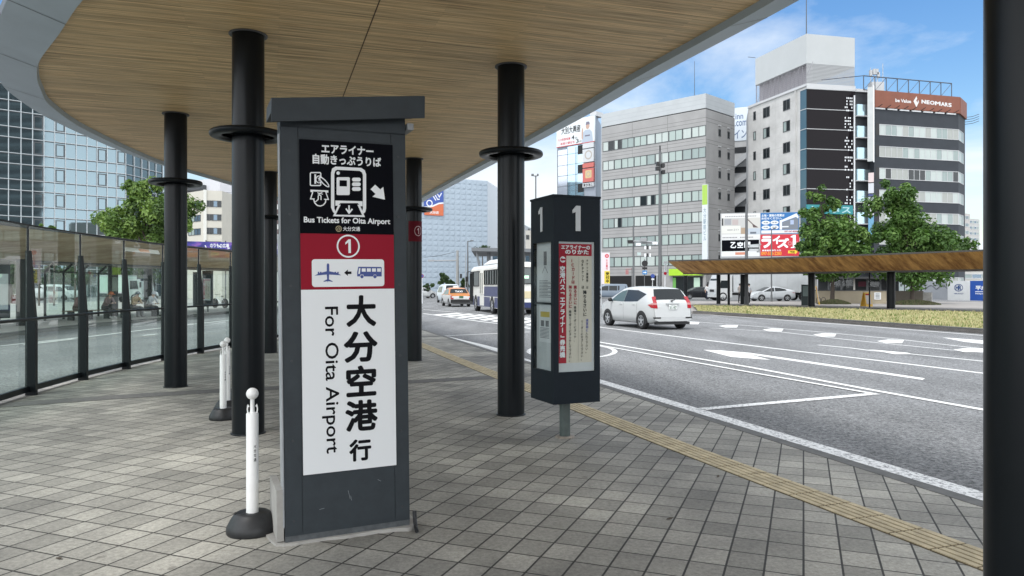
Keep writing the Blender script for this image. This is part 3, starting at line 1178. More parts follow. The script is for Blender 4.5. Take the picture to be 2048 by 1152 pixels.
g = MB()
qtext(g, "エアライナー", 648, 294, 752, 312, N1, 0, 0.035)
qtext(g, "自動きっぷうりば", 630.5, 314, 767, 334, N1, 0, 0.035)
g.build("japanese_lettering", SIGNWHITE, bp_, False)
g = MB()
qtext(g, "Bus Tickets for Oita Airport", 613, 437.5, 785, 452.5, N1, 0, 0.03)
g.build("english_lettering", SIGNWHITE, bp_, False)
g = MB()
qtext(g, "大分交通", 691, 455.5, 725, 464.5, N1, 0, 0.02)
g.build("company_lettering", SIGNWHITE, bp_, False)
Z = lambda x, y: (600 + x / 5.76, 280 + y / 5.76)     # enlarged-view pixels of the black panel
zp = lambda pts: qp([Z(*p) for p in pts])
g = MB()
s_ = 0.572 / 186
g.fpoly(LF, zp(rrect(387, 322, 790, 905, 70)[0:0] or [(430, 868), (405, 835), (387, 790), (387, 395), (400, 345), (440, 322), (735, 338), (775, 365), (790, 410), (790, 800), (780, 845), (750, 870)]), N1, 0)
g.fpoly(LF, zp([(440, 850), (425, 805), (424, 410), (435, 375), (455, 360), (715, 372), (742, 390), (752, 420), (752, 800), (740, 850)]), N2, 1)
g.fpoly(LF, zp(rrect(450, 445, 602, 650, 16)), N3, 0)
g.fpoly(LF, zp([(484, 480), (568, 482), (568, 550), (484, 550)]), N4, 1)
for y in (472, 526, 580):
    g.fpoly(LF, zp(rrect(627, y - 22, 727, y + 22, 21)), N3, 0)
g.fpoly(LF, zp([(468 + 20 * math.cos(a * .4), 398 + 20 * math.sin(a * .4)) for a in range(16)]), N3, 0)
g.fpoly(LF, zp([(436, 712), (748, 720), (748, 778), (725, 778), (692, 742), (495, 742), (462, 772), (436, 772)]), N3, 0)
g.fpoly(LF, zp([(470, 760), (716, 760), (776, 902), (408, 892)]), N2 + 0.0004, 0)
g.fpoly(LF, zp([(506, 742), (680, 744), (742, 880), (440, 874)]), N4, 1)
g.fstroke(LF, zp([(592, 768), (592, 850)]), 3.0 * s_, N4 + .0006, 0)
g.fstroke(LF, zp([(556, 805), (592, 856), (630, 808)]), 3.0 * s_, N4 + .0009, 0)
# note-and-card icon
g.fstroke(LF, zp(rrect(150, 392, 270, 540, 14)), 2.2 * s_, N1, 0, True)
g.fpoly(LF, zp([(196, 412), (216, 412), (216, 520), (196, 520)]), N1, 0)
g.fstroke(LF, zp([(250 + 36 * math.cos(a * .393), 470 + 40 * math.sin(a * .393)) for a in range(16)]), 1.7 * s_, N2, 0, True)
el = [(308 + 62 * math.cos(a * .393) * .75 + 28 * math.sin(a * .393), 500 + 62 * math.sin(a * .393) * .8 + 26 * math.cos(a * .393)) for a in range(16)]
g.fpoly(LF, zp(el), N2 + .0004, 1)
g.fstroke(LF, zp(el), 2.0 * s_, N3, 0, True)
g.fstroke(LF, zp([(236, 452), (250, 470), (266, 452)]), 1.4 * s_, N3, 0)
g.fstroke(LF, zp([(250, 470), (250, 496)]), 1.4 * s_, N3, 0)
# coin tray icon
g.fpoly(LF, zp([(150, 588), (356, 596), (356, 622), (330, 622), (316, 612), (180, 608), (172, 618), (150, 614)]), N1, 0)
g.fstroke(LF, zp([(178, 612), (152, 694), (200, 694)]), 2.0 * s_, N2, 0)
g.fstroke(LF, zp([(326, 614), (356, 700), (306, 698)]), 2.0 * s_, N2, 0)
g.fstroke(LF, zp([(188, 700), (200, 740), (228, 768), (262, 776), (298, 764), (322, 736), (328, 702)]), 2.2 * s_, N2, 0)
g.fstroke(LF, zp([(205, 730), (240, 700), (240, 660), (256, 646), (272, 660), (272, 706)]), 2.0 * s_, N2, 0)
g.fstroke(LF, zp([(230, 622), (292, 640)]), 1.5 * s_, N2, 0)
g.fstroke(LF, zp([(236, 642), (288, 616)]), 1.5 * s_, N3, 0)
# arrow to the lower right
g.fpoly(LF, zp([(840, 582), (893, 530), (952, 584), (986, 556), (1006, 702), (862, 668), (898, 636)]), N1, 0)
g.build("pictogram", [SIGNWHITE, SIGNBLACK], bp_, False)
g = MB()
cc = Q(682.5, 459.8)
g.fring(LF, cc, 0.0165, 0.004, N1, 0)
g.ftext(LF, "ハ", cc[0] - .009, cc[0] + .009, cc[1] - .008, cc[1] + .009, N1, 0, 0.02)
g.fring(LF, (cc[0] + .001, cc[1] - .001), 0.008, 0.002, N2, 0, 16)
g.build("emblem", mat("emblem gold", (0.45, 0.38, 0.22), 0.4), bp_, False)
# red panel
g = MB()
cc = Q(701.5, 494.5)
g.fring(LF, cc, 0.066, 0.0095, N1, 0, 40)
ONE = [(-.85, .52), (.05, 1.0), (.75, 1.0), (.75, -1.0), (.02, -1.0), (.02, .55), (-.85, .22)]
g.fpoly(LF, [(cc[0] + x * .021, cc[1] + y * .042) for x, y in ONE], N1, 0)
g.build("circled_number", SIGNWHITE, rp_, False)
g = MB()
a, b2 = Q(629, 547)[0], Q(773, 547)[0]
u0, u1 = Q(701, 575)[1], Q(701, 520.5)[1]
g.fpoly(LF, rrect(a, u0, b2, u1, 0.018), N1, 0)
g.build("picture_field", SIGNWHITE, rp_, False)
g = MB()
Z2 = lambda x, y: (540 + x / 2.743, 180 + y / 2.743)
zq = lambda pts: qp([Z2(*p) for p in pts])
g.fpoly(LF, zq([(325, 965), (328, 957), (335, 957), (339, 965), (339, 1000), (380, 1008), (405, 1022), (338, 1018), (337, 1044), (357, 1054), (357, 1058), (333, 1054), (331, 1062), (329, 1054), (308, 1058), (308, 1053), (327, 1044), (325, 1018), (258, 1024), (285, 1010), (325, 1000)]), N2, 0)
for x in (280, 292, 372, 386):
    g.fpoly(LF, zq([(x - 4, 1003), (x + 4, 1003), (x + 4, 1020), (x - 4, 1020)]), N3, 0)
g.build("aeroplane_icon", BLUE, rp_, False)
g = MB()
body = [(497, 975), (622, 976), (625, 980), (625, 1028), (598, 1028), (594, 1018), (582, 1018), (578, 1028), (528, 1028), (524, 1018), (510, 1018), (506, 1028), (491, 1028), (491, 1005)]
g.fpoly(LF, zq(body), N2, 0)
for x in (517, 588):
    g.fpoly(LF, zq([(x + 9 * math.cos(k * .45), 1029 + 9 * math.sin(k * .45)) for k in range(14)]), N3, 0)
g.build("bus_icon", BLUE, rp_, False)
g = MB()
for x0, x1 in ((516, 537), (544, 565), (572, 593), (600, 620)):
    g.fpoly(LF, zq([(x0, 984), (x1, 984), (x1, 1002), (x0, 1002)]), N3, 0)
g.fpoly(LF, zq([(501, 983), (509, 983), (506, 1014), (497, 1014)]), N3, 0)
g.build("icon_windows", SIGNWHITE, rp_, False)
g = MB()
g.fpoly(LF, zq([(420, 1008), (441, 990), (440, 1001), (460, 1001), (460, 1015), (440, 1015), (441, 1026)]), N2, 0)
g.build("arrow", INK, rp_, False)
# white panel
g = MB()
for ch, x0, y0, x1, y1 in (("大", 697, 592, 757, 655), ("分", 692, 664, 760, 726), ("空", 697, 732, 757, 794), ("港", 695, 801, 760, 863), ("行", 703, 879, 747, 923)):
    qtext(g, ch, x0, y0, x1, y1, N1, 0, 0.035)
g.build("kanji_lettering", INK, wp_, False)
g = MB()
qtext(g, "For Oita Airport", 648, 615, 683, 908, N1, 0, 0.012, rot=True)
g.build("english_lettering", INK, wp_, False)

# ------------------------------------------------------------------ bus stop sign (square lit box on a post)
stop = thing("bus_stop_sign", "square charcoal bus stop box on one post, number 1 on top, how-to-ride notice behind glass", "bus stop sign", (0.54, 7.62, 0), R(23.6))
Cc = Vector((0.407, 7.25, 0))
er = Vector((math.cos(R(23.6)), math.sin(R(23.6)), 0))
eb = Vector((-er.y, er.x, 0))
SW = 0.524
RFr = Fr(Cc, er)
LFr = Fr(Cc + eb * SW, -eb)
BX = mat("stop box paint", (0.009, 0.014, 0.020), 0.5, spec=0.15, nz=(10, 0.1))
Z0, Z1 = 0.385, 2.43
W0, W1 = 0.70, 1.99          # glazed opening heights
g = MB()
P4 = [Cc, Cc + er * SW, Cc + er * SW + eb * SW, Cc + eb * SW]
# hollow box: floor, head, four corner posts, back panels
for z0, z1 in ((Z0, W0), (W1, Z1)):
    g.prism([(p.x, p.y) for p in P4], z0, z1)
for i, p in enumerate(P4):
    a = (P4[(i + 1) % 4] - p).normalized()
    b2 = (P4[i - 1] - p).normalized()
    g.prism([(q.x, q.y) for q in (p, p + a * 0.058, p + a * 0.058 + b2 * 0.058, p + b2 * 0.058)], W0, W1)
g.prism([(q.x, q.y) for q in (P4[1] + eb * .06 - er * .02, P4[2] - eb * .06 - er * .02, P4[2] - eb * .06 - er * .005, P4[1] + eb * .06 - er * .005)], W0, W1)
g.prism([(q.x, q.y) for q in (P4[2] - er * .06 - eb * .02, P4[3] + er * .06 - eb * .02, P4[3] + er * .06 - eb * .005, P4[2] - er * .06 - eb * .005)], W0, W1)
g.prism([(q.x, q.y) for q in (Cc + (er + eb) * -0.008, P4[1] + (er - eb) * 0.008, P4[2] + (er + eb) * .008, P4[3] + (eb - er) * .008)], Z1, Z1 + 0.02)
g.build("box", BX, stop)
g = MB()
cpos = Cc + (er + eb) * SW / 2
g.cyl((cpos.x, cpos.y, 0.0), (cpos.x, cpos.y, Z0), 0.055, 0.055, 20)
g.build("post", mat("stop post grey", (0.06, 0.078, 0.074), 0.55, nz=(15, .2)), stop)
g = MB()
g.lathe([(0.10, 0.0), (0.10, 0.012), (0.056, 0.016)], (cpos.x, cpos.y, 0), 20)
g.build("foot_plate", mat("foot rust", (0.22, 0.19, 0.16), 0.8, nz=(30, .4)), stop)
NUMC = mat("number grey", (0.50, 0.52, 0.54), 0.4)
g = MB()
QR = Quad((1107, 393), (1200, 398), (1198, 803), (1108, 810), 7.25, 7.46, 0, SW, Z0, Z1)
QL = Quad((1065, 405), (1107, 393), (1108, 810), (1064, 793), 7.79, 7.25, 0, SW, Z0, Z1)
one = [(1144.5, 421), (1152, 412), (1160.5, 412.5), (1160.5, 463), (1151, 462.5), (1151, 425), (1144.5, 427)]
g.fprism(RFr, qp(one, QR), 0.0, 0.006)
one = [(1079.8, 424), (1083.3, 416), (1086.8, 415.5), (1087, 464), (1083.4, 465), (1083.2, 428), (1080, 430)]
g.fprism(LFr, qp(one, QL), 0.0, 0.006)
g.build("number", NUMC, stop)
GN = -0.012
g = MB()
g.fbox(RFr, 0.058, SW - 0.058, W0, W1, -0.03, GN - 0.006)
sh = g.build("display_panel", SILVER, stop)
g = MB()
a0, a1 = QR(1117.5, 610)[0], QR(1184, 610)[0]
uT, uB = QR(1150, 488)[1], QR(1150, 726)[1]
uH, xs = QR(1150, 512)[1], QR(1134, 610)[0]
g.fpoly(RFr, [(a0, uB), (a1, uB), (a1, uT), (a0, uT)], GN - 0.004, 0)
no = g.build("notice_sheet", mat("notice cream", (0.60, 0.54, 0.45), 0.5, nz=(3, .05)), sh)
g = MB()
g.fpoly(RFr, [(a0, uB), (xs, uB), (xs, uH), (a0, uH)], GN - 0.002, 0)
g.fpoly(RFr, [(a0, uH), (a1, uH), (a1, uT), (a0, uT)], GN - 0.002, 0)
g.build("red_field", mat("notice red", (0.36, 0.012, 0.028), 0.6, spec=0.1), no)
ZN = lambda x, y: QR(1100 + x / 4.118, 470 + y / 4.114)
g = MB()


def ntext(g, txt, x0, y0, x1, y1, n, m, bold):
    a, b2 = ZN(x0, (y0 + y1) / 2), ZN(x1, (y0 + y1) / 2)
    g.ftext(RFr, txt, a[0], b2[0], ZN((x0 + x1) / 2, y1)[1], ZN((x0 + x1) / 2, y0)[1], n, m, bold)


def nv(g, txt, xc, wd, y0, y1, n, m, bold=0.02):
    a = ZN(xc, (y0 + y1) / 2)[0]
    wd_ = ZN(xc + wd / 2, (y0 + y1) / 2)[0] - ZN(xc - wd / 2, (y0 + y1) / 2)[0]
    g.fvtext(RFr, txt, a, wd_, ZN(xc, y0)[1], ZN(xc, y1)[1], n, m, bold)


ntext(g, "エアライナーの", 97, 86, 332, 120, GN, 0, 0.04)
ntext(g, "のりかた", 130, 122, 322, 160, GN, 0, 0.04)
nv(g, "空港バス「エアライナー」券売機", 108, 44, 255, 1012, GN, 0, 0.04)
cc = ZN(111, 203)
g.fdisc(RFr, cc, 0.031, GN, 0)
g.build("white_lettering", SIGNWHITE, no)
g = MB()
g.fpoly(RFr, [ZN(*p) for p in ((90, 203), (106, 185), (106, 196), (132, 196), (132, 212), (106, 212), (106, 222))], GN + 0.0015, 0)
nv(g, "ICカードは", 195, 30, 195, 405, GN, 0, 0.03)
nv(g, "乗るさいに", 212, 27, 415, 575, GN, 0, 0.04)
nv(g, "降りるさいに", 172, 27, 415, 605, GN, 0, 0.04)
g.build("red_lettering", mat("notice red ink", (0.33, 0.015, 0.035), 0.6, spec=0.1), no)
g = MB()
nv(g, "乗車リーダーにタッチ、", 210, 22, 585, 880, GN, 0)
nv(g, "降車リーダーにタッチして下さい。", 170, 22, 620, 1045, GN, 0)
nv(g, "QRチケット は", 274, 22, 200, 445, GN, 0)
nv(g, "チケット乗車券 は", 310, 19, 200, 445, GN, 0)
nv(g, "降りるさいに", 290, 30, 455, 672, GN, 0, 0.03)
nv(g, "リーダーにかざして下さい。", 266, 21, 700, 1035, GN, 0)
nv(g, "入れて下さい。", 304, 22, 800, 975, GN, 0)
g.build("black_lettering", INK, no)
g = MB()
nv(g, "運賃箱に", 308, 22, 690, 798, GN, 0)
g.build("blue_lettering", mat("notice blue ink", (0.08, 0.09, 0.32), 0.5), no)
g = MB()
g.fpoly(RFr, [ZN(*p) for p in ((240, 180), (243, 180), (237, 1040), (234, 1040))], GN - .001, 0)
g.build("fold_line", mat("fold grey", (0.4, 0.36, 0.31), 0.6), no)
GLS = mat_glass("display glass", (0.95, 0.97, 0.97), 0.3, 0.015)
g = MB()
g.fbox(RFr, 0.058, SW - 0.058, W0, W1, GN + 0.004, GN + 0.008)
g.build("front_glass", GLS, stop)
# left face: timetable sheets behind glass
g = MB()
g.fbox(LFr, 0.058, SW - 0.058, W0, W1, -0.05, -0.04)
tt_ = g.build("timetable_panel", mat("timetable grey", (0.40, 0.42, 0.43), 0.5, nz=(6, .08)), stop)
g = MB()
g.fbox(LFr, 0.085, SW - 0.085, 1.40, 1.96, -0.04, -0.035)
g.fbox(LFr, 0.13, SW - 0.13, 0.98, 1.36, -0.04, -0.035)
ps = g.build("timetable_sheet", mat("timetable paper", (0.52, 0.54, 0.55), 0.6), tt_)
g = MB()
for k in range(12):
    g.fpoly(LFr, [(0.13, 1.60 - k * .015), (0.13 + 0.2 + 0.06 * ((k * 7) % 3), 1.60 - k * .015), (0.13 + 0.2 + 0.06 * ((k * 7) % 3), 1.606 - k * .015), (0.13, 1.606 - k * .015)], -0.034, 0)
g.fbox(LFr, 0.235, 0.30, 1.76, 1.90, -0.035, -0.033)
g.fstroke(LFr, [(0.2, 1.68), (0.265, 1.75), (0.33, 1.68)], 0.008, -0.033)
for k in range(8):
    g.fpoly(LFr, [(0.15, 1.12 - k * .014), (0.36, 1.12 - k * .014), (0.36, 1.126 - k * .014), (0.15, 1.126 - k * .014)], -0.034, 0)
g.fbox(LFr, 0.17, 0.24, 1.14, 1.20, -0.035, -0.0335)
g.fbox(LFr, 0.28, 0.35, 1.14, 1.20, -0.035, -0.0335)
g.build("timetable_print", mat("print grey", (0.12, 0.12, 0.13), 0.6), ps)
g = MB()
g.fpoly(LFr, [(0.16, 1.235), (0.37, 1.235), (0.37, 1.29), (0.16, 1.29)], -0.0335, 0)
g.build("yellow_note", mat("note yellow", (0.42, 0.33, 0.06), 0.6), ps)
g = MB()
g.fbox(LFr, 0.058, SW - 0.058, 1.365, 1.385, -0.03, -0.012)
g.build("cross_bar", BX, stop)
g = MB()
g.fbox(LFr, 0.058, SW - 0.058, W0, W1, -0.008, -0.004)
g.build("side_glass", GLS, stop)

# scuffs on the sign's lower cover
g = MB()
for r, u, dr, du in ((0.375, 0.285, 0.012, -0.055), (0.39, 0.25, 0.006, -0.03), (0.20, 0.19, 0.03, 0.004), (0.56, 0.33, 0.02, -0.012)):
    g.fstroke(LF, [(r, u), (r + dr, u + du)], 0.0022, 0.0047)
g.build("scratch", mat("scratch grey", (0.22, 0.235, 0.25), 0.6), kiosk, False)
# dry leaves on the paving
LEAFB = mat("dry leaf brown", (0.06, 0.045, 0.03), 0.8, nz=(60, .3))
for (px, py), rz_, lab in (((1339, 1039), .4, "dry brown leaf on the paving, between the tactile strip and the view's lower edge"), ((1436, 954), 1.2, "tiny dry leaf on the paving just left of the tactile strip"), ((455, 893), .1, "dark dry leaf on the paving left of the ticket sign"), ((118, 1118), -.5, "dry leaf on the paving near the lower left corner")):
    x, y = G(px, py)
    g = MB()
    ca, sa = math.cos(rz_), math.sin(rz_)
    pts = [(-.028, 0, .004), (-.012, .011, .007), (.012, .010, .009), (.03, 0, .012), (.012, -.010, .006), (-.012, -.011, .005)]
    g.add([(x + a * ca - b2 * sa, y + a * sa + b2 * ca, z) for a, b2, z in pts], [(0, 1, 5), (1, 2, 4, 5), (2, 3, 4)])
    o = g.build("dry_leaf", LEAFB)
    tag(o, lab, "leaf", "dry leaves on the paving")

# ------------------------------------------------------------------ white posts on rubber feet
bo = thing("post_stand", "white post on a black rubber foot, nearest, beside the ticket sign's left edge", "bollard", (-1.635, 4.66, 0), R(20), "white queue posts on rubber feet")
g = MB()
g.lathe([(0.150, 0.0), (0.157, 0.012), (0.155, 0.045), (0.146, 0.062), (0.128, 0.095), (0.108, 0.122), (0.096, 0.130), (0.04, 0.128)], n=36, sx=1.0, sy=0.9)
g.box(-0.105, -0.075, -0.02, 0.02, 0.118, 0.1315, 0)
g.build("rubber_foot", BLACK, bo, False)
g = MB()
g.lathe([(0.0372, 0.12), (0.0372, 0.745), (0.034, 0.752)], n=24)
tb = g.build("tube", WHITE, bo, False)
g = MB()
f = Fr((0, -0.001, 0), (1, 0, 0))


def wrapb(r, u, q=0.0378):
    a = -math.pi / 2 + 0.42 + r / q
    return (q * math.cos(a), q * math.sin(a), u)


for i, ch in enumerate("大分交通"):
    g.ftext(None, ch, -0.0085, 0.0085, 0.535 - i * 0.028, 0.556 - i * 0.028, 0, 0, 0.02, mapf=wrapb)
g.build("lettering", INK, tb, False)
g = MB()
g.lathe([(0.016, 0.75), (0.0135, 0.77), (0.0125, 0.83), (0.016, 0.845)], n=16)
g.sphere((0, 0, 0.872), 0.0375, 0, 20)
g.build("ball_top", WHITE, bo, False)
g = MB()
for s1 in (-1, 1):
    g.fstroke(Fr((0, -0.006, 0), (1, 0, 0)), [(s1 * 0.026, 0.745), (s1 * 0.030, 0.775), (s1 * 0.026, 0.80), (s1 * 0.021, 0.79)], 0.008, 0)
    g.tube([(s1 * 0.026, 0, 0.745), (s1 * 0.030, 0, 0.775), (s1 * 0.027, 0, 0.80), (s1 * 0.020, 0, 0.792)], 0.0042, 6)
g.build("chain_hook", WHITE, bo, False)
for x, y, lab in ((-3.365, 8.62, "white post on a black rubber foot, front one of the far row"),
                  (-3.55, 9.22, "white post on a black rubber foot, second in the far row"),
                  (-3.72, 10.1, "white post on a black rubber foot, third of the far row, its ball highest"),
                  (-3.98, 11.0, "white post on a rubber foot, last of the far row, mostly hidden")):
    dup(bo, (x, y, 0), R(random.uniform(-60, 60)), lab)
g = MB()
pts = [(-3.98 + 0.27 * k / 8, 11.0 - 0.9 * k / 8, 0.78 - 0.30 * math.sin(math.pi * k / 8)) for k in range(9)]
g.tube(pts, 0.009, 6)
g.build("plastic_chain", WHITE)
tag(bpy.data.objects["plastic_chain"], "white plastic chain sagging between the two rear white posts", "chain")
# short dark cable end lying by the sign's right foot
g = MB()
g.tube([(-0.625, 4.74, 0.11), (-0.622, 4.735, 0.06), (-0.612, 4.70, 0.02), (-0.597, 4.64, 0.013)], 0.013, 8)
g.build("cable_end", BLACK)
tag(bpy.data.objects["cable_end"], "short black cable end lying at the ticket sign's right foot", "cable")
# ------------------------------------------------------------------ builders for the surroundings
def leafmat(name, col, tr=0.25):
    m, t, b, out = nodes_of(name)
    b.inputs["Base Color"].default_value = (*col, 1)
    b.inputs["Roughness"].default_value = 0.6
    ts = t.nodes.new("ShaderNodeBsdfTranslucent")
    ts.inputs[0].default_value = (col[0] * 1.3, col[1] * 1.4, col[2] * 0.8, 1)
    mxs = t.nodes.new("ShaderNodeMixShader")
    mxs.inputs[0].default_value = tr
    t.links.new(b.outputs[0], mxs.inputs[1])
    t.links.new(ts.outputs[0], mxs.inputs[2])
    t.links.new(mxs.outputs[0], out.inputs[0])
    return m


BARK = mat("bark", (0.075, 0.06, 0.05), 0.9, nz=(8, 0.3))
GREENS = {
    "deep": [leafmat("deep leaf", (0.048, 0.108, 0.020)), leafmat("mid leaf", (0.080, 0.165, 0.030)), leafmat("light leaf", (0.14, 0.24, 0.055))],
    "fresh": [leafmat("fresh deep leaf", (0.055, 0.105, 0.022)), leafmat("fresh mid leaf", (0.10, 0.18, 0.035)), leafmat("fresh light leaf", (0.16, 0.25, 0.055))],
    "dark": [leafmat("dark hedge leaf", (0.030, 0.060, 0.022)), leafmat("dark hedge mid leaf", (0.045, 0.085, 0.03)), leafmat("dark hedge light leaf", (0.065, 0.11, 0.04))],
}


def tree(name, label, base, blobs, n, size, tone, trunk_r=0.13, group=None, cat="tree", limbs=True, seed=1, lean=0.0):
    rng = random.Random(seed)
    t = thing(name, label, cat, (base[0], base[1], base[2] if len(base) > 2 else 0.0), 0, group)
    ox, oy, oz = t.location
    vols = [b[3] * b[4] * b[5] for b in blobs]
    V = sum(vols)
    g = MB()
    for b, v in zip(blobs, vols):
        # sub-clumps on and in each lobe give light and dark tufts with gaps between
        k = max(8, int(40 * v / V * len(blobs) / 3))
        clumps = []
        for _ in range(k):
            while True:
                d = Vector((rng.gauss(0, 1), rng.gauss(0, 1), rng.gauss(0, 1)))
                if d.length > 0.01:
                    break
            d.normalize()
            rr = rng.uniform(0.15, 1.0) ** .7
            clumps.append((b[0] + d.x * b[3] * rr, b[1] + d.y * b[4] * rr, b[2] + d.z * b[5] * rr, rng.uniform(0.24, 0.46) * (b[3] + b[4] + b[5]) / 3, rng.random()))
        for q in range(int(n * v / V)):
            c = clumps[rng.randrange(k)]
            d = Vector((rng.gauss(0, 1), rng.gauss(0, 1), rng.gauss(0, 1))).normalized() * rng.random() ** 0.45
            p = Vector((c[0], c[1], c[2])) + d * c[3]
            p.z -= 0.15 * c[3]
            nrm = (d + Vector((rng.uniform(-.7, .7), rng.uniform(-.7, .7), rng.uniform(0, 1.1)))).normalized()
            a = nrm.orthogonal().normalized()
            a.rotate(Matrix.Rotation(rng.random() * 6.28, 3, nrm))
            bb = nrm.cross(a)
            s = size * rng.uniform(0.6, 1.25)
            mi = 0 if c[4] < 0.33 else (1 if c[4] < 0.75 else 2)
            if rng.random() < 0.25:
                mi = rng.randrange(3)
            tip = a * s + nrm * (-0.25 * s)
            g.add([p - a * s * 0.9 - nrm * 0.2 * s, p - bb * s * 0.5, p + tip, p + bb * s * 0.5], [(0, 1, 2, 3)], mi)
    g.build("crown", GREENS[tone], t)
    g = MB()
    zt = min(b[2] for b in blobs)
    top = Vector((ox + lean, oy, max(zt, oz + 1.2)))
    p0 = Vector((ox, oy, oz - 0.05))
    mid = (p0 + top) / 2 + Vector((trunk_r * 0.4, 0, 0))
    g.cyl(p0, mid, trunk_r * 1.25, trunk_r, 10)
    g.cyl(mid, top, trunk_r, trunk_r * 0.8, 10)
    if limbs:
        for b in blobs:
            c = Vector((b[0], b[1], b[2] + b[5] * 0.3))
            st = p0 + (top - p0) * rng.uniform(0.6, 0.95)
            md = (st + c) / 2 + Vector((0, 0, 0.15 * (c - st).length))
            g.cyl(st, md, trunk_r * 0.55, trunk_r * 0.35, 7)
            g.cyl(md, c, trunk_r * 0.35, trunk_r * 0.12, 7)
    g.build("trunk", BARK, t)
    return t


# --- vehicles -------------------------------------------------------------
TYRE = mat("tyre", (0.012, 0.012, 0.013), 0.8, nz=(30, .2))
RIM = mat("wheel silver", (0.55, 0.56, 0.58), 0.3, 0.7)
CARGLASS = mat("car glass", (0.012, 0.016, 0.018), 0.05, spec=0.4)
CARGLASS_L = mat("clear car glass", (0.07, 0.105, 0.10), 0.06, spec=0.45)
TRIM = mat("black trim", (0.012, 0.012, 0.013), 0.5)
LAMPRED = mat("tail lamp red", (0.36, 0.012, 0.02), 0.15, spec=0.8)
LAMPPINK = mat("tail lamp pale", (0.52, 0.24, 0.24), 0.15, spec=0.8)
LAMPCLR = mat("head lamp clear", (0.62, 0.65, 0.67), 0.1, spec=0.8)
PLATE = mat("number plate white", (0.70, 0.71, 0.70), 0.5)
PLATEINK = mat("number plate green", (0.05, 0.14, 0.08), 0.5)


def paintmat(name, col, rough=0.28):
    return mat(name, col, rough, 0.0, 0.4, coat=0.3)


def lin(tab, x):
    if x <= tab[0][0]:
        return tab[0][1]
    for (a, fa), (b, fb) in zip(tab[:-1], tab[1:]):
        if x <= b:
            return fa + (fb - fa) * (x - a) / (b - a)
    return tab[-1][1]


class CarShape:
    def __init__(s, L, W, prof, belt, tum=0.17, ends=0.13, sill=0.2):
        s.L, s.W, s.prof, s.belt, s.tum, s.ends, s.sill = L, W, prof, belt, tum, ends, sill
        s.roof = max(z for _, z in prof)

    def hw(s, y):
        e = max(0.0, (abs(y) - (s.L / 2 - 0.75)) / 0.75)
        return s.W / 2 * (1 - s.ends * e ** 2.2)

    def zt(s, y):
        return lin(s.prof, y)

    def cab(s, y):
        return max(0.0, min(1.0, (s.zt(y) - s.belt) / max(0.01, s.roof - s.belt)))

    def section(s, y):
        h, zt, c = s.hw(y), s.zt(y), s.cab(y)
        e = max(0.0, (abs(y) - (s.L / 2 - 0.4)) / 0.4)
        zb = s.sill + 0.10 * e
        sh = min(s.belt, zt - 0.05)
        sh = max(sh, zb + 0.12)
        wr = h * 0.985 - s.tum * c
        out = [(0, zb), (h * 0.80, zb), (h * 0.955, zb + 0.05), (h * 0.99, zb + (sh - zb) * 0.35), (h, zb + (sh - zb) * 0.62), (h * 0.985, sh)]
        zc = max(zt, sh + 0.02)
        out += [(wr + 0.02 * (1 - c), sh + (zc - sh) * 0.86), (wr - 0.05, zc - 0.022 * (0.4 + c)), (wr - 0.16, zc - 0.004), (wr * 0.5, zc + 0.008), (0, zc + 0.012)]
        return out

    def side_x(s, y, z):
        pts = s.section(y)[3:7]
        for (xa, za), (xb, zb) in zip(pts[:-1], pts[1:]):
            if z <= zb:
                return xa + (xb - xa) * (z - za) / max(1e-4, zb - za)
        return pts[-1][0]

    def body(s, g, m=0):
        ys = set()
        n = 44
        for i in range(n + 1):
            ys.add(round(-s.L / 2 + s.L * i / n, 4))
        for y, _ in s.prof:
            ys.add(round(y, 4))
        ys = sorted(ys)
        ys = [ys[0]] + [b for a, b in zip(ys[:-1], ys[1:]) if b - a > 0.012]
        vs, k = [], 0
        for y in ys:
            half = s.section(y)
            ring = [(-x, y, z) for x, z in half[::-1]] + [(x, y, z) for x, z in half[1:]]
            k = len(ring)
            vs += ring
        fs = [(i * k + j, i * k + j + 1, (i + 1) * k + j + 1, (i + 1) * k + j) for i in range(len(ys) - 1) for j in range(k - 1)]
        g.add(vs, fs, m, True)
        g.add(vs[:k], [tuple(range(k))], m)
        g.add(vs[-k:], [tuple(range(k - 1, -1, -1))], m)
        # floor
        g.add(vs, [(i * k, (i + 1) * k, (i + 1) * k + k - 1, i * k + k - 1) for i in range(len(ys) - 1)], m)

    def side_patch(s, g, poly, off, m=0, sides=(-1, 1)):
        """a panel lying on the body side, poly in (y, z)"""
        for sd_ in sides:
            pts = [(sd_ * (s.side_x(y, z) + off), y, z) for y, z in poly]
            inn = [(sd_ * (s.side_x(y, z) - 0.03), y, z) for y, z in poly]
            k = len(pts)
            a = sum(poly[i][0] * poly[(i + 1) % k][1] - poly[(i + 1) % k][0] * poly[i][1] for i in range(k))
            fwd = list(range(k)) if (a > 0) == (sd_ > 0) else list(range(k - 1, -1, -1))
            g.add(pts + inn, [tuple(fwd)] + [(i, (i + 1) % k, k + (i + 1) % k, k + i) for i in range(k)], m)

    def end_glass(s, g, ya, yb, inset=0.07, off=0.012, m=0, n=7, top_in=0.03):
        """glass lying on the sloping roof profile between ya and yb"""
        vs = []
        for i in range(n + 1):
            y = ya + (yb - ya) * i / n
            z = s.zt(y)
            dz = (s.zt(y + 0.01) - s.zt(y - 0.01)) / 0.02
            nn = Vector((0, -dz, 1)).normalized()
            w_ = s.section(y)[7][0] - inset + 0.05 - top_in * (i / n)
            for f in (-1, -0.5, 0, 0.5, 1):
                q = Vector((w_ * f, y, z + 0.012 - 0.012 * abs(f) ** 3)) + nn * off
                vs.append(q)
        fs = [(i * 5 + j, i * 5 + j + 1, (i + 1) * 5 + j + 1, (i + 1) * 5 + j) for i in range(n) for j in range(4)]
        g.add(vs, fs, m, True)


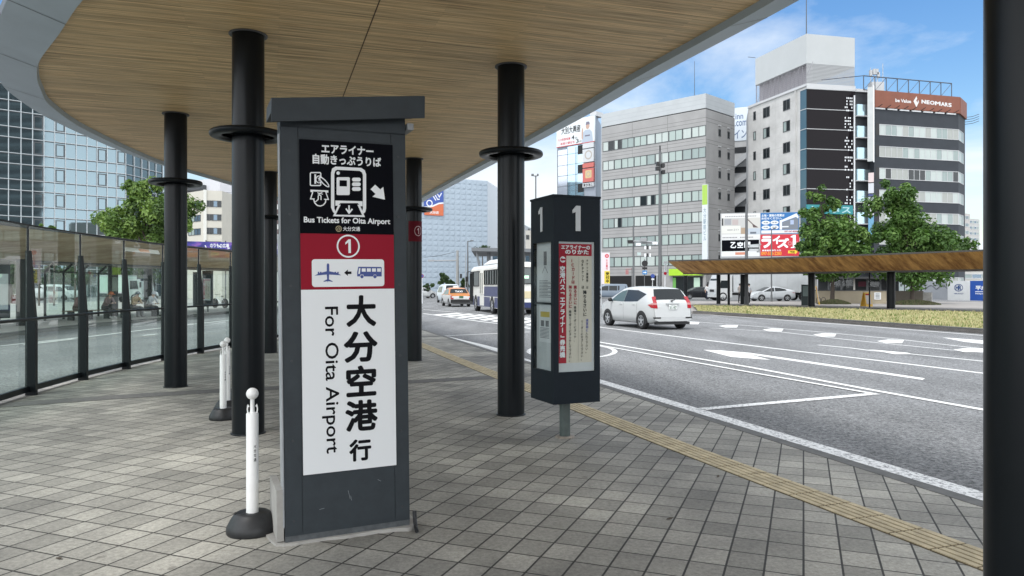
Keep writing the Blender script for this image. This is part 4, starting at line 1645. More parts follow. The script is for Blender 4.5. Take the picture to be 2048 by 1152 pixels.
def wheel(parent, x, y, r=0.31, wd=0.20, spokes=5):
    sgn = 1 if x > 0 else -1
    g = MB()
    xi, xo = x - sgn * wd, x
    f = [(r * 0.93, 0.0), (r, 0.02), (r, wd - 0.02), (r * 0.94, wd), (r * 0.66, wd + 0.002), (r * 0.63, wd - 0.03)]
    n = 24
    vs = []
    for rr, q in f:
        for i in range(n):
            a = 2 * math.pi * i / n
            vs.append((xi + sgn * q, y + rr * math.cos(a), r + rr * math.sin(a)))
    g.add(vs, [(k * n + i, k * n + (i + 1) % n, (k + 1) * n + (i + 1) % n, (k + 1) * n + i) for k in range(len(f) - 1) for i in range(n)], 0, True)
    g.add(vs[:n], [tuple(range(n))], 0)
    wh = g.build("wheel", TYRE, parent, False)
    g = MB()
    g.cyl((x - sgn * 0.035, y, r), (x - sgn * 0.03, y, r), r * 0.64, r * 0.64, 24, 1)
    F = Fr((x, y, r), (0, sgn, 0))
    for k in range(spokes):
        a = 2 * math.pi * k / spokes + 0.3
        ca, sa = math.cos(a), math.sin(a)
        hw_ = r * 0.11
        pts = [(ca * r * .1 - sa * hw_, sa * r * .1 + ca * hw_), (ca * r * .62 - sa * hw_ * .8, sa * r * .62 + ca * hw_ * .8), (ca * r * .62 + sa * hw_ * .8, sa * r * .62 - ca * hw_ * .8), (ca * r * .1 + sa * hw_, sa * r * .1 - ca * hw_)]
        g.fprism(F, pts, -0.028, -0.006 + 0.0008 * k)
    g.fring(F, (0, 0), r * 0.61, r * 0.07, -0.004, 0, 24)
    g.fprism(F, [(r * 0.15 * math.cos(k * .5236), r * 0.15 * math.sin(k * .5236)) for k in range(12)], -0.028, 0.0)
    g.build("rim", [RIM, TRIM], wh, False)
    return wh


def car(name, label, cat, loc, head, L, W, prof, belt, paint, side_windows, glass_rear, glass_front, wheels=(-1.3, 1.3), wr=0.31,
        tail=None, headl=None, group=None, tum=0.17, upper=None, plate=None, side_dark=(), bumper=None, doors=(), mirror=None, wiper=False, detail=True, clear=()):
    """a car nose towards +y of its own frame; head = angle of travel from +Y towards +X (radians)"""
    t = thing(name, label, cat, loc, -head, group)
    S = CarShape(L, W, prof, belt, tum)
    g = MB()
    S.body(g)
    for yw in wheels:                       # wheel arches
        for sgn in (-1, 1):
            xx = sgn * (S.section(yw)[4][0] + 0.004)
            pts = [(yw + (wr + 0.055) * math.cos(a), max(S.sill - 0.01, wr + (wr + 0.055) * math.sin(a))) for a in [math.pi * (-0.15 + 1.3 * k / 16) for k in range(17)]]
            F = Fr((xx, 0, 0), (0, sgn, 0))
            g.fprism(F, [(sgn * p[0], p[1]) for p in pts], -0.12, 0.0, 1)
    if upper:                               # second colour over the upper body
        for i, f in enumerate(g.f):
            zc_ = sum(g.v[q][2] for q in f) / len(f)
            if g.m[i] == 0 and zc_ > upper[1]:
                g.m[i] = 2
    bd = g.build("body", [paint, TRIM] + ([upper[0]] if upper else []), t, False)
    for i, poly in enumerate(side_windows):
        for sgn in (-1, 1):
            g = MB()
            S.side_patch(g, poly, 0.006, 0, (sgn,))
            g.build("side_window", CARGLASS_L if i in clear else CARGLASS, t, False)
    if glass_rear:
        g = MB()
        S.end_glass(g, *glass_rear)
        g.build("rear_window", CARGLASS, t, False)
    if glass_front:
        g = MB()
        S.end_glass(g, *glass_front)
        g.build("windscreen", CARGLASS, t, False)
    for yw in wheels:
        for sgn in (-1, 1):
            wheel(t, sgn * (S.section(yw)[4][0] + 0.012), yw, wr)
    if not detail:
        return t, S
    yr = -L / 2
    if tail:
        for sgn in (-1, 1):
            g = MB()
            for poly, mi in tail:
                k = len(poly)
                xo = [S.hw(y) * 0.99 - (S.tum * S.cab(y) if z > S.belt else 0) + 0.012 for y, z in poly]
                vs = [(sgn * x, y - 0.012, z) for (y, z), x in zip(poly, xo)] + [(sgn * (x - 0.15), y - 0.012, z) for (y, z), x in zip(poly, xo)]
                g.add(vs, [tuple(range(k)), tuple(range(2 * k - 1, k - 1, -1))] + [(i, k + i, k + (i + 1) % k, (i + 1) % k) for i in range(k)], mi)
            g.build("tail_lamp", [LAMPRED, LAMPPINK], t, False)
    if headl:
        for sgn in (-1, 1):
            g = MB()
            k = len(headl)
            xo = [S.hw(y) * 0.985 + 0.01 for y, z in headl]
            vs = [(sgn * x, y + 0.012, z) for (y, z), x in zip(headl, xo)] + [(sgn * (x - 0.25), y + 0.03, z) for (y, z), x in zip(headl, xo)]
            g.add(vs, [tuple(range(k)), tuple(range(2 * k - 1, k - 1, -1))] + [(i, k + i, k + (i + 1) % k, (i + 1) % k) for i in range(k)], 0)
            g.build("headlight", LAMPCLR, t, False)
    if bumper:
        g = MB()
        for y0, y1, z0, z1, wf in bumper:
            w_ = S.hw(-L / 2 + 0.1) * wf
            g.box(-w_, w_, y0, y1, z0, z1)
        g.build("bumper_trim", TRIM, t, False)
    if doors:
        g = MB()
        for y, z0, z1 in doors:
            for sgn in (-1, 1):
                g.add([(sgn * (S.side_x(yy, z) + 0.003), yy, z) for z in (z0, (z0 + z1) / 2, z1) for yy in (y - 0.006, y + 0.006)], [(0, 1, 3, 2), (2, 3, 5, 4)], 0)
        g.build("door_gap", mat("door gap", (0.10, 0.10, 0.10), 0.7), bd, False)
    for y, z in (mirror or ()):
        for sgn in (-1, 1):
            g = MB()
            x0 = S.side_x(y, z)
            g.lathe([(0.001, -0.075), (0.075, -0.06), (0.10, 0.0), (0.075, 0.06), (0.001, 0.075)], (sgn * (x0 + 0.12), y, z + 0.02), 10, 0, 1.0, 0.55)
            g.box(min(sgn * x0, sgn * (x0 + 0.1)), max(sgn * x0, sgn * (x0 + 0.1)), y - 0.03, y + 0.03, z - 0.05, z - 0.02)
            g.build("mirror", TRIM if mirror[0][1] > 0 else paint, t, False)
    if plate:
        yy, zz, txt = plate[:3]
        g = MB()
        g.box(-0.165, 0.165, yy - 0.012, yy, zz - 0.083, zz + 0.083)
        pl = g.build("number_plate", PLATE if len(plate) < 4 else plate[3], t, False)
        g = MB()
        f = Fr((0, yy - 0.012, zz), (1, 0, 0))
        g.ftext(f, txt, -0.14, 0.14, -0.07, 0.028, 0.002, 0, 0.02)
        g.ftext(f, "大分 500", -0.07, 0.07, 0.038, 0.072, 0.002, 0)
        g.build("plate_lettering", PLATEINK, pl, False)
    return t, S


# --- people ---------------------------------------------------------------
SKIN = mat("skin", (0.50, 0.32, 0.23), 0.6)
HAIR = mat("black hair", (0.012, 0.010, 0.009), 0.6)


def person(label, loc, rz, J, mats, bones, hair=None, group=None, extra=None):
    """one skinned body; J: joints {name: (x, y, z, radius)}; bones: (a, b, material); pelvis first"""
    t = thing("person", label, "person", loc, rz, group)
    names = list(J)
    me = bpy.data.meshes.new("body")
    me.from_pydata([J[k][:3] for k in names], [(names.index(a), names.index(b)) for a, b, _ in bones], [])
    ob = bpy.data.objects.new("body", me)
    COL.objects.link(ob)
    sk = ob.modifiers.new("skin", "SKIN")
    for i, k in enumerate(names):
        sv_ = me.skin_vertices[0].data[i]
        r = J[k][3]
        sv_.radius = r if isinstance(r, tuple) else (r, r)
        sv_.use_root = (i == 0)
    ob.modifiers.new("sub", "SUBSURF").levels = 1
    dg = bpy.context.evaluated_depsgraph_get()
    m2 = bpy.data.meshes.new_from_object(ob.evaluated_get(dg))
    bpy.data.objects.remove(ob)
    m2.name = "body"
    for q in mats:
        m2.materials.append(q)
    seg = [(Vector(J[a][:3]), Vector(J[b][:3]), mi) for a, b, mi in bones]
    for p in m2.polygons:
        best, bi = 9, 0
        for a, b, mi in seg:
            d = b - a
            k = max(0, min(1, (p.center - a).dot(d) / d.length_squared))
            q = (p.center - a - d * k).length
            if q < best:
                best, bi = q, mi
        p.material_index = bi
        p.use_smooth = True
    o = bpy.data.objects.new("body", m2)
    COL.objects.link(o)
    o.parent = t
    ROOTM[o.name] = ROOTM[t.name]
    hx, hy, hz = J["crown"][:3]
    nx, ny, nz_ = J["head"][:3]
    if hair:
        g = MB()
        c = Vector((nx, ny, nz_)) + (Vector((hx, hy, hz)) - Vector((nx, ny, nz_))) * 0.45
        g.lathe([(0.112, -0.035), (0.118, 0.02), (0.105, 0.075), (0.06, 0.115), (0.001, 0.125)], (c.x, c.y + hair[1], c.z - 0.01), 14, 0, 0.86, 1.0)
        if len(hair) > 2:
            g.lathe([(0.115, -0.005), (0.185, -0.03), (0.19, -0.035), (0.12, 0.01)], (c.x, c.y + hair[1], c.z - 0.005), 16)
        g.build("hair" if len(hair) < 3 else "hat", hair[0], t, False)
    if extra:
        extra(t)
    return t


def standing(arm=0.0, bent=False):
    J = {"pelvis": (0, 0, 0.95, (0.15, 0.11)), "waist": (0, 0, 1.10, (0.14, 0.10)), "chest": (0, 0.0, 1.30, (0.17, 0.115)), "collar": (0, 0, 1.44, (0.11, 0.075)), "neck": (0, 0.01, 1.51, 0.055),
         "head": (0, 0.03, 1.58, (0.075, 0.085)), "crown": (0, 0.02, 1.70, (0.075, 0.09))}
    B = [("pelvis", "waist", 1), ("waist", "chest", 1), ("chest", "collar", 1), ("collar", "neck", 2), ("neck", "head", 2), ("head", "crown", 2)]
    for s, n in ((-1, "l"), (1, "r")):
        J["hip" + n] = (s * 0.09, 0, 0.90, 0.095)
        J["knee" + n] = (s * 0.10, 0.01 + s * 0.03, 0.50, 0.062)
        J["ankle" + n] = (s * 0.10, -0.02 + s * 0.04, 0.09, 0.042)
        J["toe" + n] = (s * 0.12, 0.13 + s * 0.04, 0.035, 0.038)
        J["shoulder" + n] = (s * 0.185, 0, 1.41, 0.062)
        if bent:
            J["elbow" + n] = (s * 0.25, 0.05, 1.14, 0.045)
            J["wrist" + n] = (s * 0.14, 0.27, 1.20, 0.032)
            J["hand" + n] = (s * 0.08, 0.35, 1.24, 0.036)
        else:
            J["elbow" + n] = (s * 0.25, -0.02, 1.13, 0.045)
            J["wrist" + n] = (s * 0.25, 0.05, 0.88, 0.032)
            J["hand" + n] = (s * 0.24, 0.08, 0.78, 0.036)
        B += [("pelvis", "hip" + n, 0), ("hip" + n, "knee" + n, 0), ("knee" + n, "ankle" + n, 0), ("ankle" + n, "toe" + n, 3), ("collar", "shoulder" + n, 1), ("shoulder" + n, "elbow" + n, 1), ("elbow" + n, "wrist" + n, 2), ("wrist" + n, "hand" + n, 2)]
    return J, B


def seated(lean=0.2, reach=0.0, chin=0.0):
    sh = lean
    J = {"pelvis": (0, 0, 0.52, (0.16, 0.13)), "waist": (0, sh * 0.25, 0.66, (0.15, 0.11)), "chest": (0, sh * 0.7, 0.86, (0.175, 0.12)), "collar": (0, sh, 1.00, (0.11, 0.08)), "neck": (0, sh * 1.2, 1.06, 0.055),
         "head": (0, sh * 1.35 + 0.02, 1.13, (0.075, 0.085)), "crown": (0, sh * 1.45 + 0.02, 1.24, (0.075, 0.09))}
    B = [("pelvis", "waist", 1), ("waist", "chest", 1), ("chest", "collar", 1), ("collar", "neck", 2), ("neck", "head", 2), ("head", "crown", 2)]
    for s, n in ((-1, "l"), (1, "r")):
        J["hip" + n] = (s * 0.10, 0.06, 0.50, 0.10)
        J["knee" + n] = (s * 0.13, 0.48, 0.50, 0.068)
        J["ankle" + n] = (s * 0.12, 0.46 + reach, 0.10, 0.045)
        J["toe" + n] = (s * 0.13, 0.62 + reach, 0.04, 0.040)
        J["shoulder" + n] = (s * 0.19, sh, 0.97, 0.065)
        J["elbow" + n] = (s * 0.24, sh + 0.10, 0.72, 0.047)
        J["wrist" + n] = (s * 0.10, sh + 0.28, 0.70 + chin, 0.035)
        J["hand" + n] = (s * 0.05, sh + 0.34, 0.73 + chin, 0.038)
        B += [("pelvis", "hip" + n, 0), ("hip" + n, "knee" + n, 0), ("knee" + n, "ankle" + n, 0), ("ankle" + n, "toe" + n, 3), ("collar", "shoulder" + n, 1), ("shoulder" + n, "elbow" + n, 1), ("elbow" + n, "wrist" + n, 1), ("wrist" + n, "hand" + n, 2)]
    return J, B


# --- buildings --------------------------------------------------------------
def ucol(p0, p1, px):
    """how far along the ground line p0-p1 the photo column px falls"""
    t = (px - CX) / FP
    dx, dy = p1[0] - p0[0], p1[1] - p0[1]
    a = (p0[1] * t - p0[0]) / (dx - dy * t)
    return a * math.hypot(dx, dy)


def window(root, fr, r0, r1, u0, u1, pane, frame, n=0.0, fw=0.06, panes=1, name="window", vary=None, world=True):
    g = MB()
    g.fbox(fr, r0, r1, u1 - fw, u1, n - 0.02, n + 0.05)
    g.fbox(fr, r0, r1, u0, u0 + fw, n - 0.02, n + 0.05)
    g.fbox(fr, r0, r0 + fw, u0 + fw, u1 - fw, n - 0.02, n + 0.048)
    g.fbox(fr, r1 - fw, r1, u0 + fw, u1 - fw, n - 0.02, n + 0.048)
    wd = (r1 - r0 - fw) / panes
    for i in range(1, panes):
        g.fbox(fr, r0 + fw / 2 + wd * i - fw / 2, r0 + fw / 2 + wd * i + fw / 2, u0 + fw, u1 - fw, n - 0.02, n + 0.045)
    k = len(pane) if isinstance(pane, (list, tuple)) else 1
    for i in range(panes):
        a, b = r0 + fw / 2 + wd * i, r0 + fw / 2 + wd * (i + 1)
        mi = 1 if k == 1 else 1 + (vary[i] if vary else random.randrange(k))
        g.fbox(fr, a + fw * .4, b - fw * .4, u0 + fw * .8, u1 - fw * .8, n - 0.02, n + 0.012, mi)
    return g.build(name, [frame] + (list(pane) if k > 1 else [pane]), root, world)


def flared_canopy(name, label, bot, top, zb, zt, depth, post_at, post_r, wood, away, posts_shape="round"):
    """shelter whose wooden rim leans out over the kerb: bot/top are its lower and upper edge lines"""
    t = thing(name, label, "canopy", (bot[0][0], bot[0][1], zb))
    g = MB()
    n = len(bot)
    for i in range(n - 1):
        g.face([(*bot[i], zb), (*bot[i + 1], zb), (*top[i + 1], zt[i + 1]), (*top[i], zt[i])])
    bk = [(p[0] + away[0] * depth, p[1] + away[1] * depth) for p in bot]
    g.face([(*top[0], zt[0]), (*bk[0], zt[0]), (*bk[0], zb), (*bot[0], zb)])
    g.face([(*bot[-1], zb), (*bk[-1], zb), (*bk[-1], zt[-1]), (*top[-1], zt[-1])])
    g.build("wood_rim", wood, t)
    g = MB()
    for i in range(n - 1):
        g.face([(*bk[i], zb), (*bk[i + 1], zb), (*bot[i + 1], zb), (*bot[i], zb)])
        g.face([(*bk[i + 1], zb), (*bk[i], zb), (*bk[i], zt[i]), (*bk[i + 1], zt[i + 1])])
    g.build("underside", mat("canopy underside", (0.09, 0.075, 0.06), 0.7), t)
    g = MB()
    for i in range(n - 1):
        a, b = Vector((*top[i], zt[i])), Vector((*top[i + 1], zt[i + 1]))
        g.add([a + Vector((0, 0, 0.003)), b + Vector((0, 0, 0.003)), b + Vector((0, 0, 0.10)), a + Vector((0, 0, 0.10)), Vector((*bk[i], zt[i] + 0.10)), Vector((*bk[i + 1], zt[i + 1] + 0.10))], [(0, 1, 2, 3), (3, 2, 5, 4)])
    for i in range(n - 1):
        a, b = Vector((*bot[i], zb)), Vector((*bot[i + 1], zb))
        dn = Vector((0, 0, 0.07))
        off = Vector((away[0], away[1], 0)) * 0.2
        g.add([a - dn, b - dn, b - dn * 0.03, a - dn * 0.03, a - dn + off, b - dn + off], [(0, 1, 2, 3), (1, 0, 4, 5)])
    g.build("roof_edge", mat("canopy edge", (0.04, 0.036, 0.034), 0.6), t)
    for q in post_at:
        g = MB()
        x, y, r = q[:3]
        g.cyl((x, y, 0), (x, y, zb), r, r, 16)
        g.build("post", DARK, t)
    return t
# ------------------------------------------------------------------ vehicles
WHITECAR = paintmat("pearl white car paint", (0.52, 0.53, 0.53))
SILVERCAR = paintmat("silver car paint", (0.50, 0.52, 0.54), 0.25)
BLACKCAR = paintmat("black car paint", (0.012, 0.013, 0.016))
BLUECAR = paintmat("grey blue car paint", (0.16, 0.20, 0.25))
PALECAR = paintmat("pale blue car paint", (0.60, 0.67, 0.72))
ORANGE = paintmat("orange car paint", (0.50, 0.19, 0.05))

hatch = [(-2.05, .45), (-2.045, .62), (-2.0, .76), (-1.97, .92), (-1.93, 1.0), (-1.885, 1.04), (-1.60, 1.42), (-1.50, 1.465), (-.8, 1.515), (-.2, 1.525), (.25, 1.495), (.45, 1.455), (1.25, 1.03), (1.36, .97), (1.8, .85), (1.98, .70), (2.05, .5)]
c1, S1 = car("hatchback_car", "white five door hatchback seen from behind, driving away past the bus stop sign", "car", (5.32, 29.9, -0.1), R(-20), 4.1, 1.695, hatch, .93, WHITECAR,
             [[(0.055, .965), (1.06, .985), (.68, 1.23), (.42, 1.345), (.055, 1.40)], [(-.95, .985), (0.035, .965), (0.035, 1.405), (-.75, 1.39), (-1.42, 1.25)]],
             (-1.875, -1.60), (1.22, .48), (-1.28, 1.30), .305,
             tail=[([(-1.80, 1.17), (-1.905, 1.01), (-1.955, .955), (-1.62, .955), (-1.74, 1.03)], 0), ([(-1.955, .954), (-1.975, .88), (-1.69, .88), (-1.62, .954)], 1), ([(-1.975, .879), (-2.0, .76), (-1.86, .775), (-1.69, .879)], 0)],
             headl=[(1.55, .83), (1.62, .70), (1.98, .62), (1.97, .68), (1.75, .82)], plate=(-2.02, .80, "31-97"), doors=((1.02, .35, .92), (0.045, .32, .93), (-.95, .5, .92)), mirror=[(.93, 1.0)], clear=(0,), tum=.215)
c1.scale = (1.07, 1.07, 1.07)
g = MB()
for sgn in (-1, 1):
    g.box(min(sgn * .50, sgn * .76), max(sgn * .50, sgn * .76), -2.055, -1.97, .40, .45)
g.box(-.68, .68, -2.045, -1.9, .19, .27)
g.build("bumper_trim", TRIM, c1, False)
g = MB()
g.box(-.26, .26, -2.022, -1.95, .905, .945)
g.build("plate_garnish", WHITECAR, c1, False)
g = MB()
g.cyl((-.05, -1.955, 1.02), (.16, -1.90, 1.06), .012, .01, 6)
g.cyl((0, -1.93, 1.02), (0, -1.97, 1.0), .03, .03, 8)
g.build("rear_wiper", TRIM, c1, False)
g = MB()
g.fring(Fr((0, -1.985, .965), (1, 0, 0)), (0, 0), .035, .012, 0.0, 0, 16)
g.build("badge", RIM, c1, False)
g = MB()
g.cyl((0, -1.15, 1.50), (0, -1.30, 1.68), .008, .004, 6)
g.build("antenna", TRIM, c1, False)
for sgn in (-1, 1):
    for y in (.25, -.72):
        g = MB()
        x = S1.side_x(y, .87)
        g.box(min(sgn * x, sgn * (x + .022)), max(sgn * x, sgn * (x + .022)), y - .09, y + .09, .86, .89)
        g.build("door_handle", WHITECAR, c1, False)

sedan = [(-2.35, .5), (-2.33, .85), (-2.26, .98), (-1.55, 1.03), (-1.45, 1.05), (-.95, 1.42), (-.7, 1.49), (0, 1.52), (.5, 1.49), (.65, 1.45), (1.25, 1.02), (1.4, .98), (2.2, .88), (2.33, .75), (2.35, .5)]
SEDW = [[(0.06, .96), (1.06, .97), (.72, 1.24), (.5, 1.37), (.06, 1.42)], [(-1.18, 1.0), (-.02, .96), (-.02, 1.42), (-.6, 1.39), (-.9, 1.28)]]
tx, S2 = car("taxi", "orange and white taxi sedan waiting in the road ahead of the bus, rear towards us", "taxi", (-4.6, 60.5, -0.1), R(-15), 4.7, 1.72, sedan, .93, WHITECAR, SEDW, (-1.42, -.97), (1.22, .68), (-1.4, 1.4), .31,
             tail=[([(-2.30, .90), (-2.34, .62), (-2.1, .62), (-2.08, .90)], 0)], headl=[(2.0, .84), (2.05, .66), (2.33, .64), (2.32, .78)], plate=(-2.345, .78, "12-06", PLATEINK), upper=(ORANGE, .86), clear=(0, 1))
g = MB()
g.box(-.84, .84, -2.44, -2.25, .32, .60)
g.build("rear_bumper", TRIM, tx, False)
g = MB()
g.box(-.2, .2, -.1, .1, 1.525, 1.66)
g.build("roof_lamp", SIGNWHITE, tx, False)
g = MB()
f = Fr((0, -1.27, 1.19), (1, 0, 0), (0, .36, .37))
g.ftext(f, "TAXI", -.3, .3, -.1, .1, .03, 0, .02)
g.build("window_lettering", SIGNWHITE, tx, False)

VAN = [(-2.2, .5), (-2.19, 1.0), (-2.12, 1.45), (-2.02, 1.74), (-1.8, 1.8), (0, 1.83), (.7, 1.78), (1.0, 1.68), (1.75, 1.12), (1.95, .95), (2.15, .78), (2.2, .5)]
VANW = [[(0.2, 1.02), (1.45, 1.04), (.95, 1.45), (.75, 1.55), (.2, 1.60)], [(-.85, 1.02), (.12, 1.02), (.12, 1.60), (-.85, 1.60)], [(-1.95, 1.08), (-.93, 1.04), (-.93, 1.60), (-1.85, 1.56)]]


def van(label, loc, head, paint, name="minivan", k=1.0, tailc=True):
    t, S = car(name, label, "van", loc, head, 4.4, 1.70, VAN, .98, paint, VANW, (-2.14, -2.03), (1.70, 1.03), (-1.35, 1.35), .32, tum=.14,
               tail=[([(-2.10, 1.35), (-2.19, .95), (-2.05, .95), (-2.0, 1.35)], 0)], headl=[(1.85, .92), (1.9, .75), (2.16, .72), (2.12, .8)], plate=(-2.2, .8, "40-27"))
    t.scale = (k, k, k)
    return t


van("pale blue minivan in the road just beyond the orange taxi", (-6.3, 73, -.1), R(-15), PALECAR)
van("grey blue minivan on the cross street behind the white hatchback", (12.6, 95, -.1), R(-82), BLUECAR, k=1.05)
van("white delivery van parked beyond the loop platform, leftmost through the glass screen", (-54.5, 82, -.1), R(95), WHITECAR, k=1.2)
van("white minivan parked beyond the loop platform, right of the delivery van", (-52.6, 86, -.1), R(100), WHITECAR, k=1.0)

PRI = [(-2.25, .5), (-2.23, .9), (-2.15, 1.08), (-1.7, 1.2), (-.6, 1.44), (-.1, 1.47), (.3, 1.43), (1.35, .98), (1.6, .92), (2.1, .75), (2.25, .5)]
PRIW = [[(0.0, .98), (1.15, .96), (.6, 1.21), (.3, 1.33), (0, 1.37)], [(-1.3, 1.05), (-.08, .98), (-.08, 1.37), (-.6, 1.34), (-1.2, 1.2)]]


def sedan2(label, loc, head, paint, prof=PRI, name="sedan_car", k=1.0):
    t, S = car(name, label, "car", loc, head, 4.5, 1.75, prof, .94, paint, PRIW, (-1.6, -.65), (1.3, .36), (-1.35, 1.35), .32, tail=[([(-2.1, 1.02), (-2.2, .8), (-1.9, .84), (-1.85, .98)], 0)],
               headl=[(1.7, .84), (1.75, .70), (2.2, .62), (2.1, .72)], plate=(-2.25, .7, "25-16"), doors=((1.0, .35, .93), (-.04, .32, .93)))
    t.scale = (k, k, k)
    return t


sedan2("silver fastback car facing left in front of the white truck", (PX(1541, 77), 77, -.02), R(-97), SILVERCAR, k=1.03)
sedan2("black car on the cross street in front of the lime green shopfront", (PX(1397, 88), 88, -.02), R(-95), BLACKCAR)
sedan2("white sedan far up the road, half hidden by the column with the red label", (PX(842, 100), 100, -.1), R(60), WHITECAR)
sedan2("black estate car parked beyond the loop platform, next to the pale green roofed truck", (PX(268, 80), 80, -.1), R(90), BLACKCAR)
sedan2("pale blue car parked behind the black estate car beyond the loop platform", (PX(270, 92), 92, -.1), R(95), PALECAR, k=1.15)
sedan2("white car partly seen over the beige wall, behind the left trunk", (PX(1672, 78), 78, -.02), R(-90), WHITECAR)
sedan2("white car partly seen over the beige wall, left of the notice boards", (PX(1718, 80), 80, -.02), R(-90), WHITECAR, k=1.02)

# --- city bus
NAVY = paintmat("navy bus paint", (0.018, 0.028, 0.11), 0.4)
CREAM = paintmat("bus cream paint", (0.74, 0.73, 0.68))
BG = mat("bus glass", (0.02, 0.035, 0.033), 0.06, spec=0.8)


def bus(label, loc, head):
    t = thing("city_bus", label, "bus", loc, -head)
    L, W = 9.6, 2.36
    g = MB()
    sec = [(-W / 2, .35), (-W / 2 - .02, 1.0), (-W / 2 - .01, 2.0), (-W / 2 + .06, 2.75), (-W / 2 + .22, 2.95), (-.5, 3.02), (.5, 3.02), (W / 2 - .22, 2.95), (W / 2 - .06, 2.75), (W / 2 + .01, 2.0), (W / 2 + .02, 1.0), (W / 2, .35)]
    k = len(sec)
    vs = []
    ys = [(-L / 2, .96), (-L / 2 + .12, 1.0), (L / 2 - .15, 1.0), (L / 2, .95)]
    for y, f in ys:
        vs += [(x * f, y, .35 + (z - .35) * (0.985 if f < 1 else 1)) for x, z in sec]
    fs = [(i * k + j, i * k + (j + 1) % k, (i + 1) * k + (j + 1) % k, (i + 1) * k + j) for i in range(3) for j in range(k)]
    g.add(vs, fs, 0, False)
    g.add(vs[:k], [tuple(range(k))[::-1]], 0)
    g.add(vs[-k:], [tuple(range(k))], 0)
    for yw in (-2.6, 2.6):
        for s in (-1, 1):
            F = Fr((s * (W / 2 + .022), 0, 0), (0, s, 0))
            g.fprism(F, [(s * (yw + .58 * math.cos(a)), max(.34, .48 + .58 * math.sin(a))) for a in [math.pi * (-.1 + 1.2 * q / 14) for q in range(15)]], -.2, 0.004, 1)
    b = g.build("body", [CREAM, TRIM], t, False)
    FL_ = Fr((-W / 2 - .021, 0, 0), (0, -1, 0))     # left flank: r runs towards the tail
    FRt = Fr((W / 2 + .021, 0, 0), (0, 1, 0))
    FB = Fr((0, -L / 2 - .004, 0), (1, 0, 0))
    FF = Fr((0, L / 2 + .004, 0), (-1, 0, 0))
    g = MB()
    for F in (FL_, FRt):
        g.fbox(F, -4.55, -3.3, .38, .98, -.02, .004)
        g.fbox(F, -2.0, 1.95, .38, .98, -.02, .004)
        g.fprism(F, [(.2, 1.02), (4.6, 1.02), (4.6, 1.62), (.0, 1.62)], -.02, .004)
        g.fbox(F, 3.25, 4.6, .38, .98, -.02, .004)
    g.fbox(FB, -1.1, 1.1, .40, .72, -.02, .004)
    g.build("navy_panel", NAVY, b, False)
    for F in (FL_, FRt):
        for i, (r0, r1, u0, u1) in enumerate(((-3.35, -1.25, 1.62, 2.62), (.35, 1.75, 1.72, 2.62), (1.85, 3.25, 1.72, 2.62), (3.35, 4.5, 1.72, 2.62))):
            window(t, F, r0, r1, u0, u1, BG, TRIM, n=.005, fw=.05, panes=1 if i == 0 else 2, name="side_window", world=False)
    for r0, r1, mt in ((-4.62, -3.5, TRIM), (-1.15, .2, CREAM)):
        g = MB()
        g.fbox(FL_, r0, r1, .42, 2.62, -.01, .012)
        d = g.build("door", mt, t, False)
        window(d, FL_, r0 + .12, (r0 + r1) / 2 - .04, 1.15 if mt is CREAM else .6, 2.5, BG, CREAM if mt is CREAM else TRIM, n=.014, fw=.03, name="door_pane", world=False)
        window(d, FL_, (r0 + r1) / 2 + .04, r1 - .12, 1.15 if mt is CREAM else .6, 2.5, BG, CREAM if mt is CREAM else TRIM, n=.014, fw=.03, name="door_pane", world=False)
    window(t, FB, -.98, .98, 1.75, 2.72, BG, TRIM, n=0, fw=.05, name="rear_window", world=False)
    window(t, FF, -1.05, 1.05, 1.25, 2.5, BG, TRIM, n=0, fw=.05, name="windscreen", world=False)
    g = MB()
    g.fbox(FB, -.45, .45, 2.08, 2.24, -.01, .06)
    g.build("destination_sign", mat("sign amber green", (0.35, 0.55, 0.40), 0.5, emit=((0.5, 0.9, 0.6), 0.5)), t, False)
    g = MB()
    g.fbox(FB, .1, .75, .95, 1.35, -.01, .02)
    g.build("rear_advert", mat("advert cream", (0.60, 0.52, 0.33), 0.5), t, False)
    for s in (-1, 1):
        g = MB()
        g.fbox(FB, min(s * .88, s * 1.06), max(s * .88, s * 1.06), .78, 1.2, -.01, .03)
        g.build("tail_lamp", LAMPRED, t, False)
    g = MB()
    g.fbox(FB, -.17, .17, .80, .92, -.01, .02)
    g.build("number_plate", PLATEINK, t, False)
    g = MB()
    g.fbox(FB, -1.12, 1.12, .30, .42, -.2, .03)
    g.build("rear_bumper", TRIM, t, False)
    g = MB()
    g.prism([(-.85, -2.2), (.85, -2.2), (.85, 1.6), (-.85, 1.6)], 3.0, 3.06)
    g.add([(-.85, -2.2, 3.06), (.85, -2.2, 3.06), (.85, 1.6, 3.06), (-.85, 1.6, 3.06), (-.7, -1.7, 3.27), (.7, -1.7, 3.27), (.7, .6, 3.27), (-.7, .6, 3.27)], [(4, 5, 6, 7), (0, 1, 5, 4), (1, 2, 6, 5), (2, 3, 7, 6), (3, 0, 4, 7)])
    g.build("roof_unit", mat("roof unit grey", (0.62, 0.63, 0.63), 0.5), t, False)
    for yw in (-2.6, 2.6):
        for s in (-1, 1):
            wheel(t, s * (W / 2 + .035), yw, .48, .28, 6)
    for s in (-1, 1):
        g = MB()
        g.tube([(s * 1.1, 4.7, 2.7), (s * 1.38, 4.95, 2.6), (s * 1.38, 4.95, 2.2)], .02, 6)
        g.box(s * 1.38 - .1, s * 1.38 + .1, 4.9, 4.98, 1.95, 2.3)
        g.build("mirror", TRIM, t, False)
    return t


bus("cream and navy city bus driving away, half behind the middle column", (-0.62, 46.6, -0.1), R(-13.5))

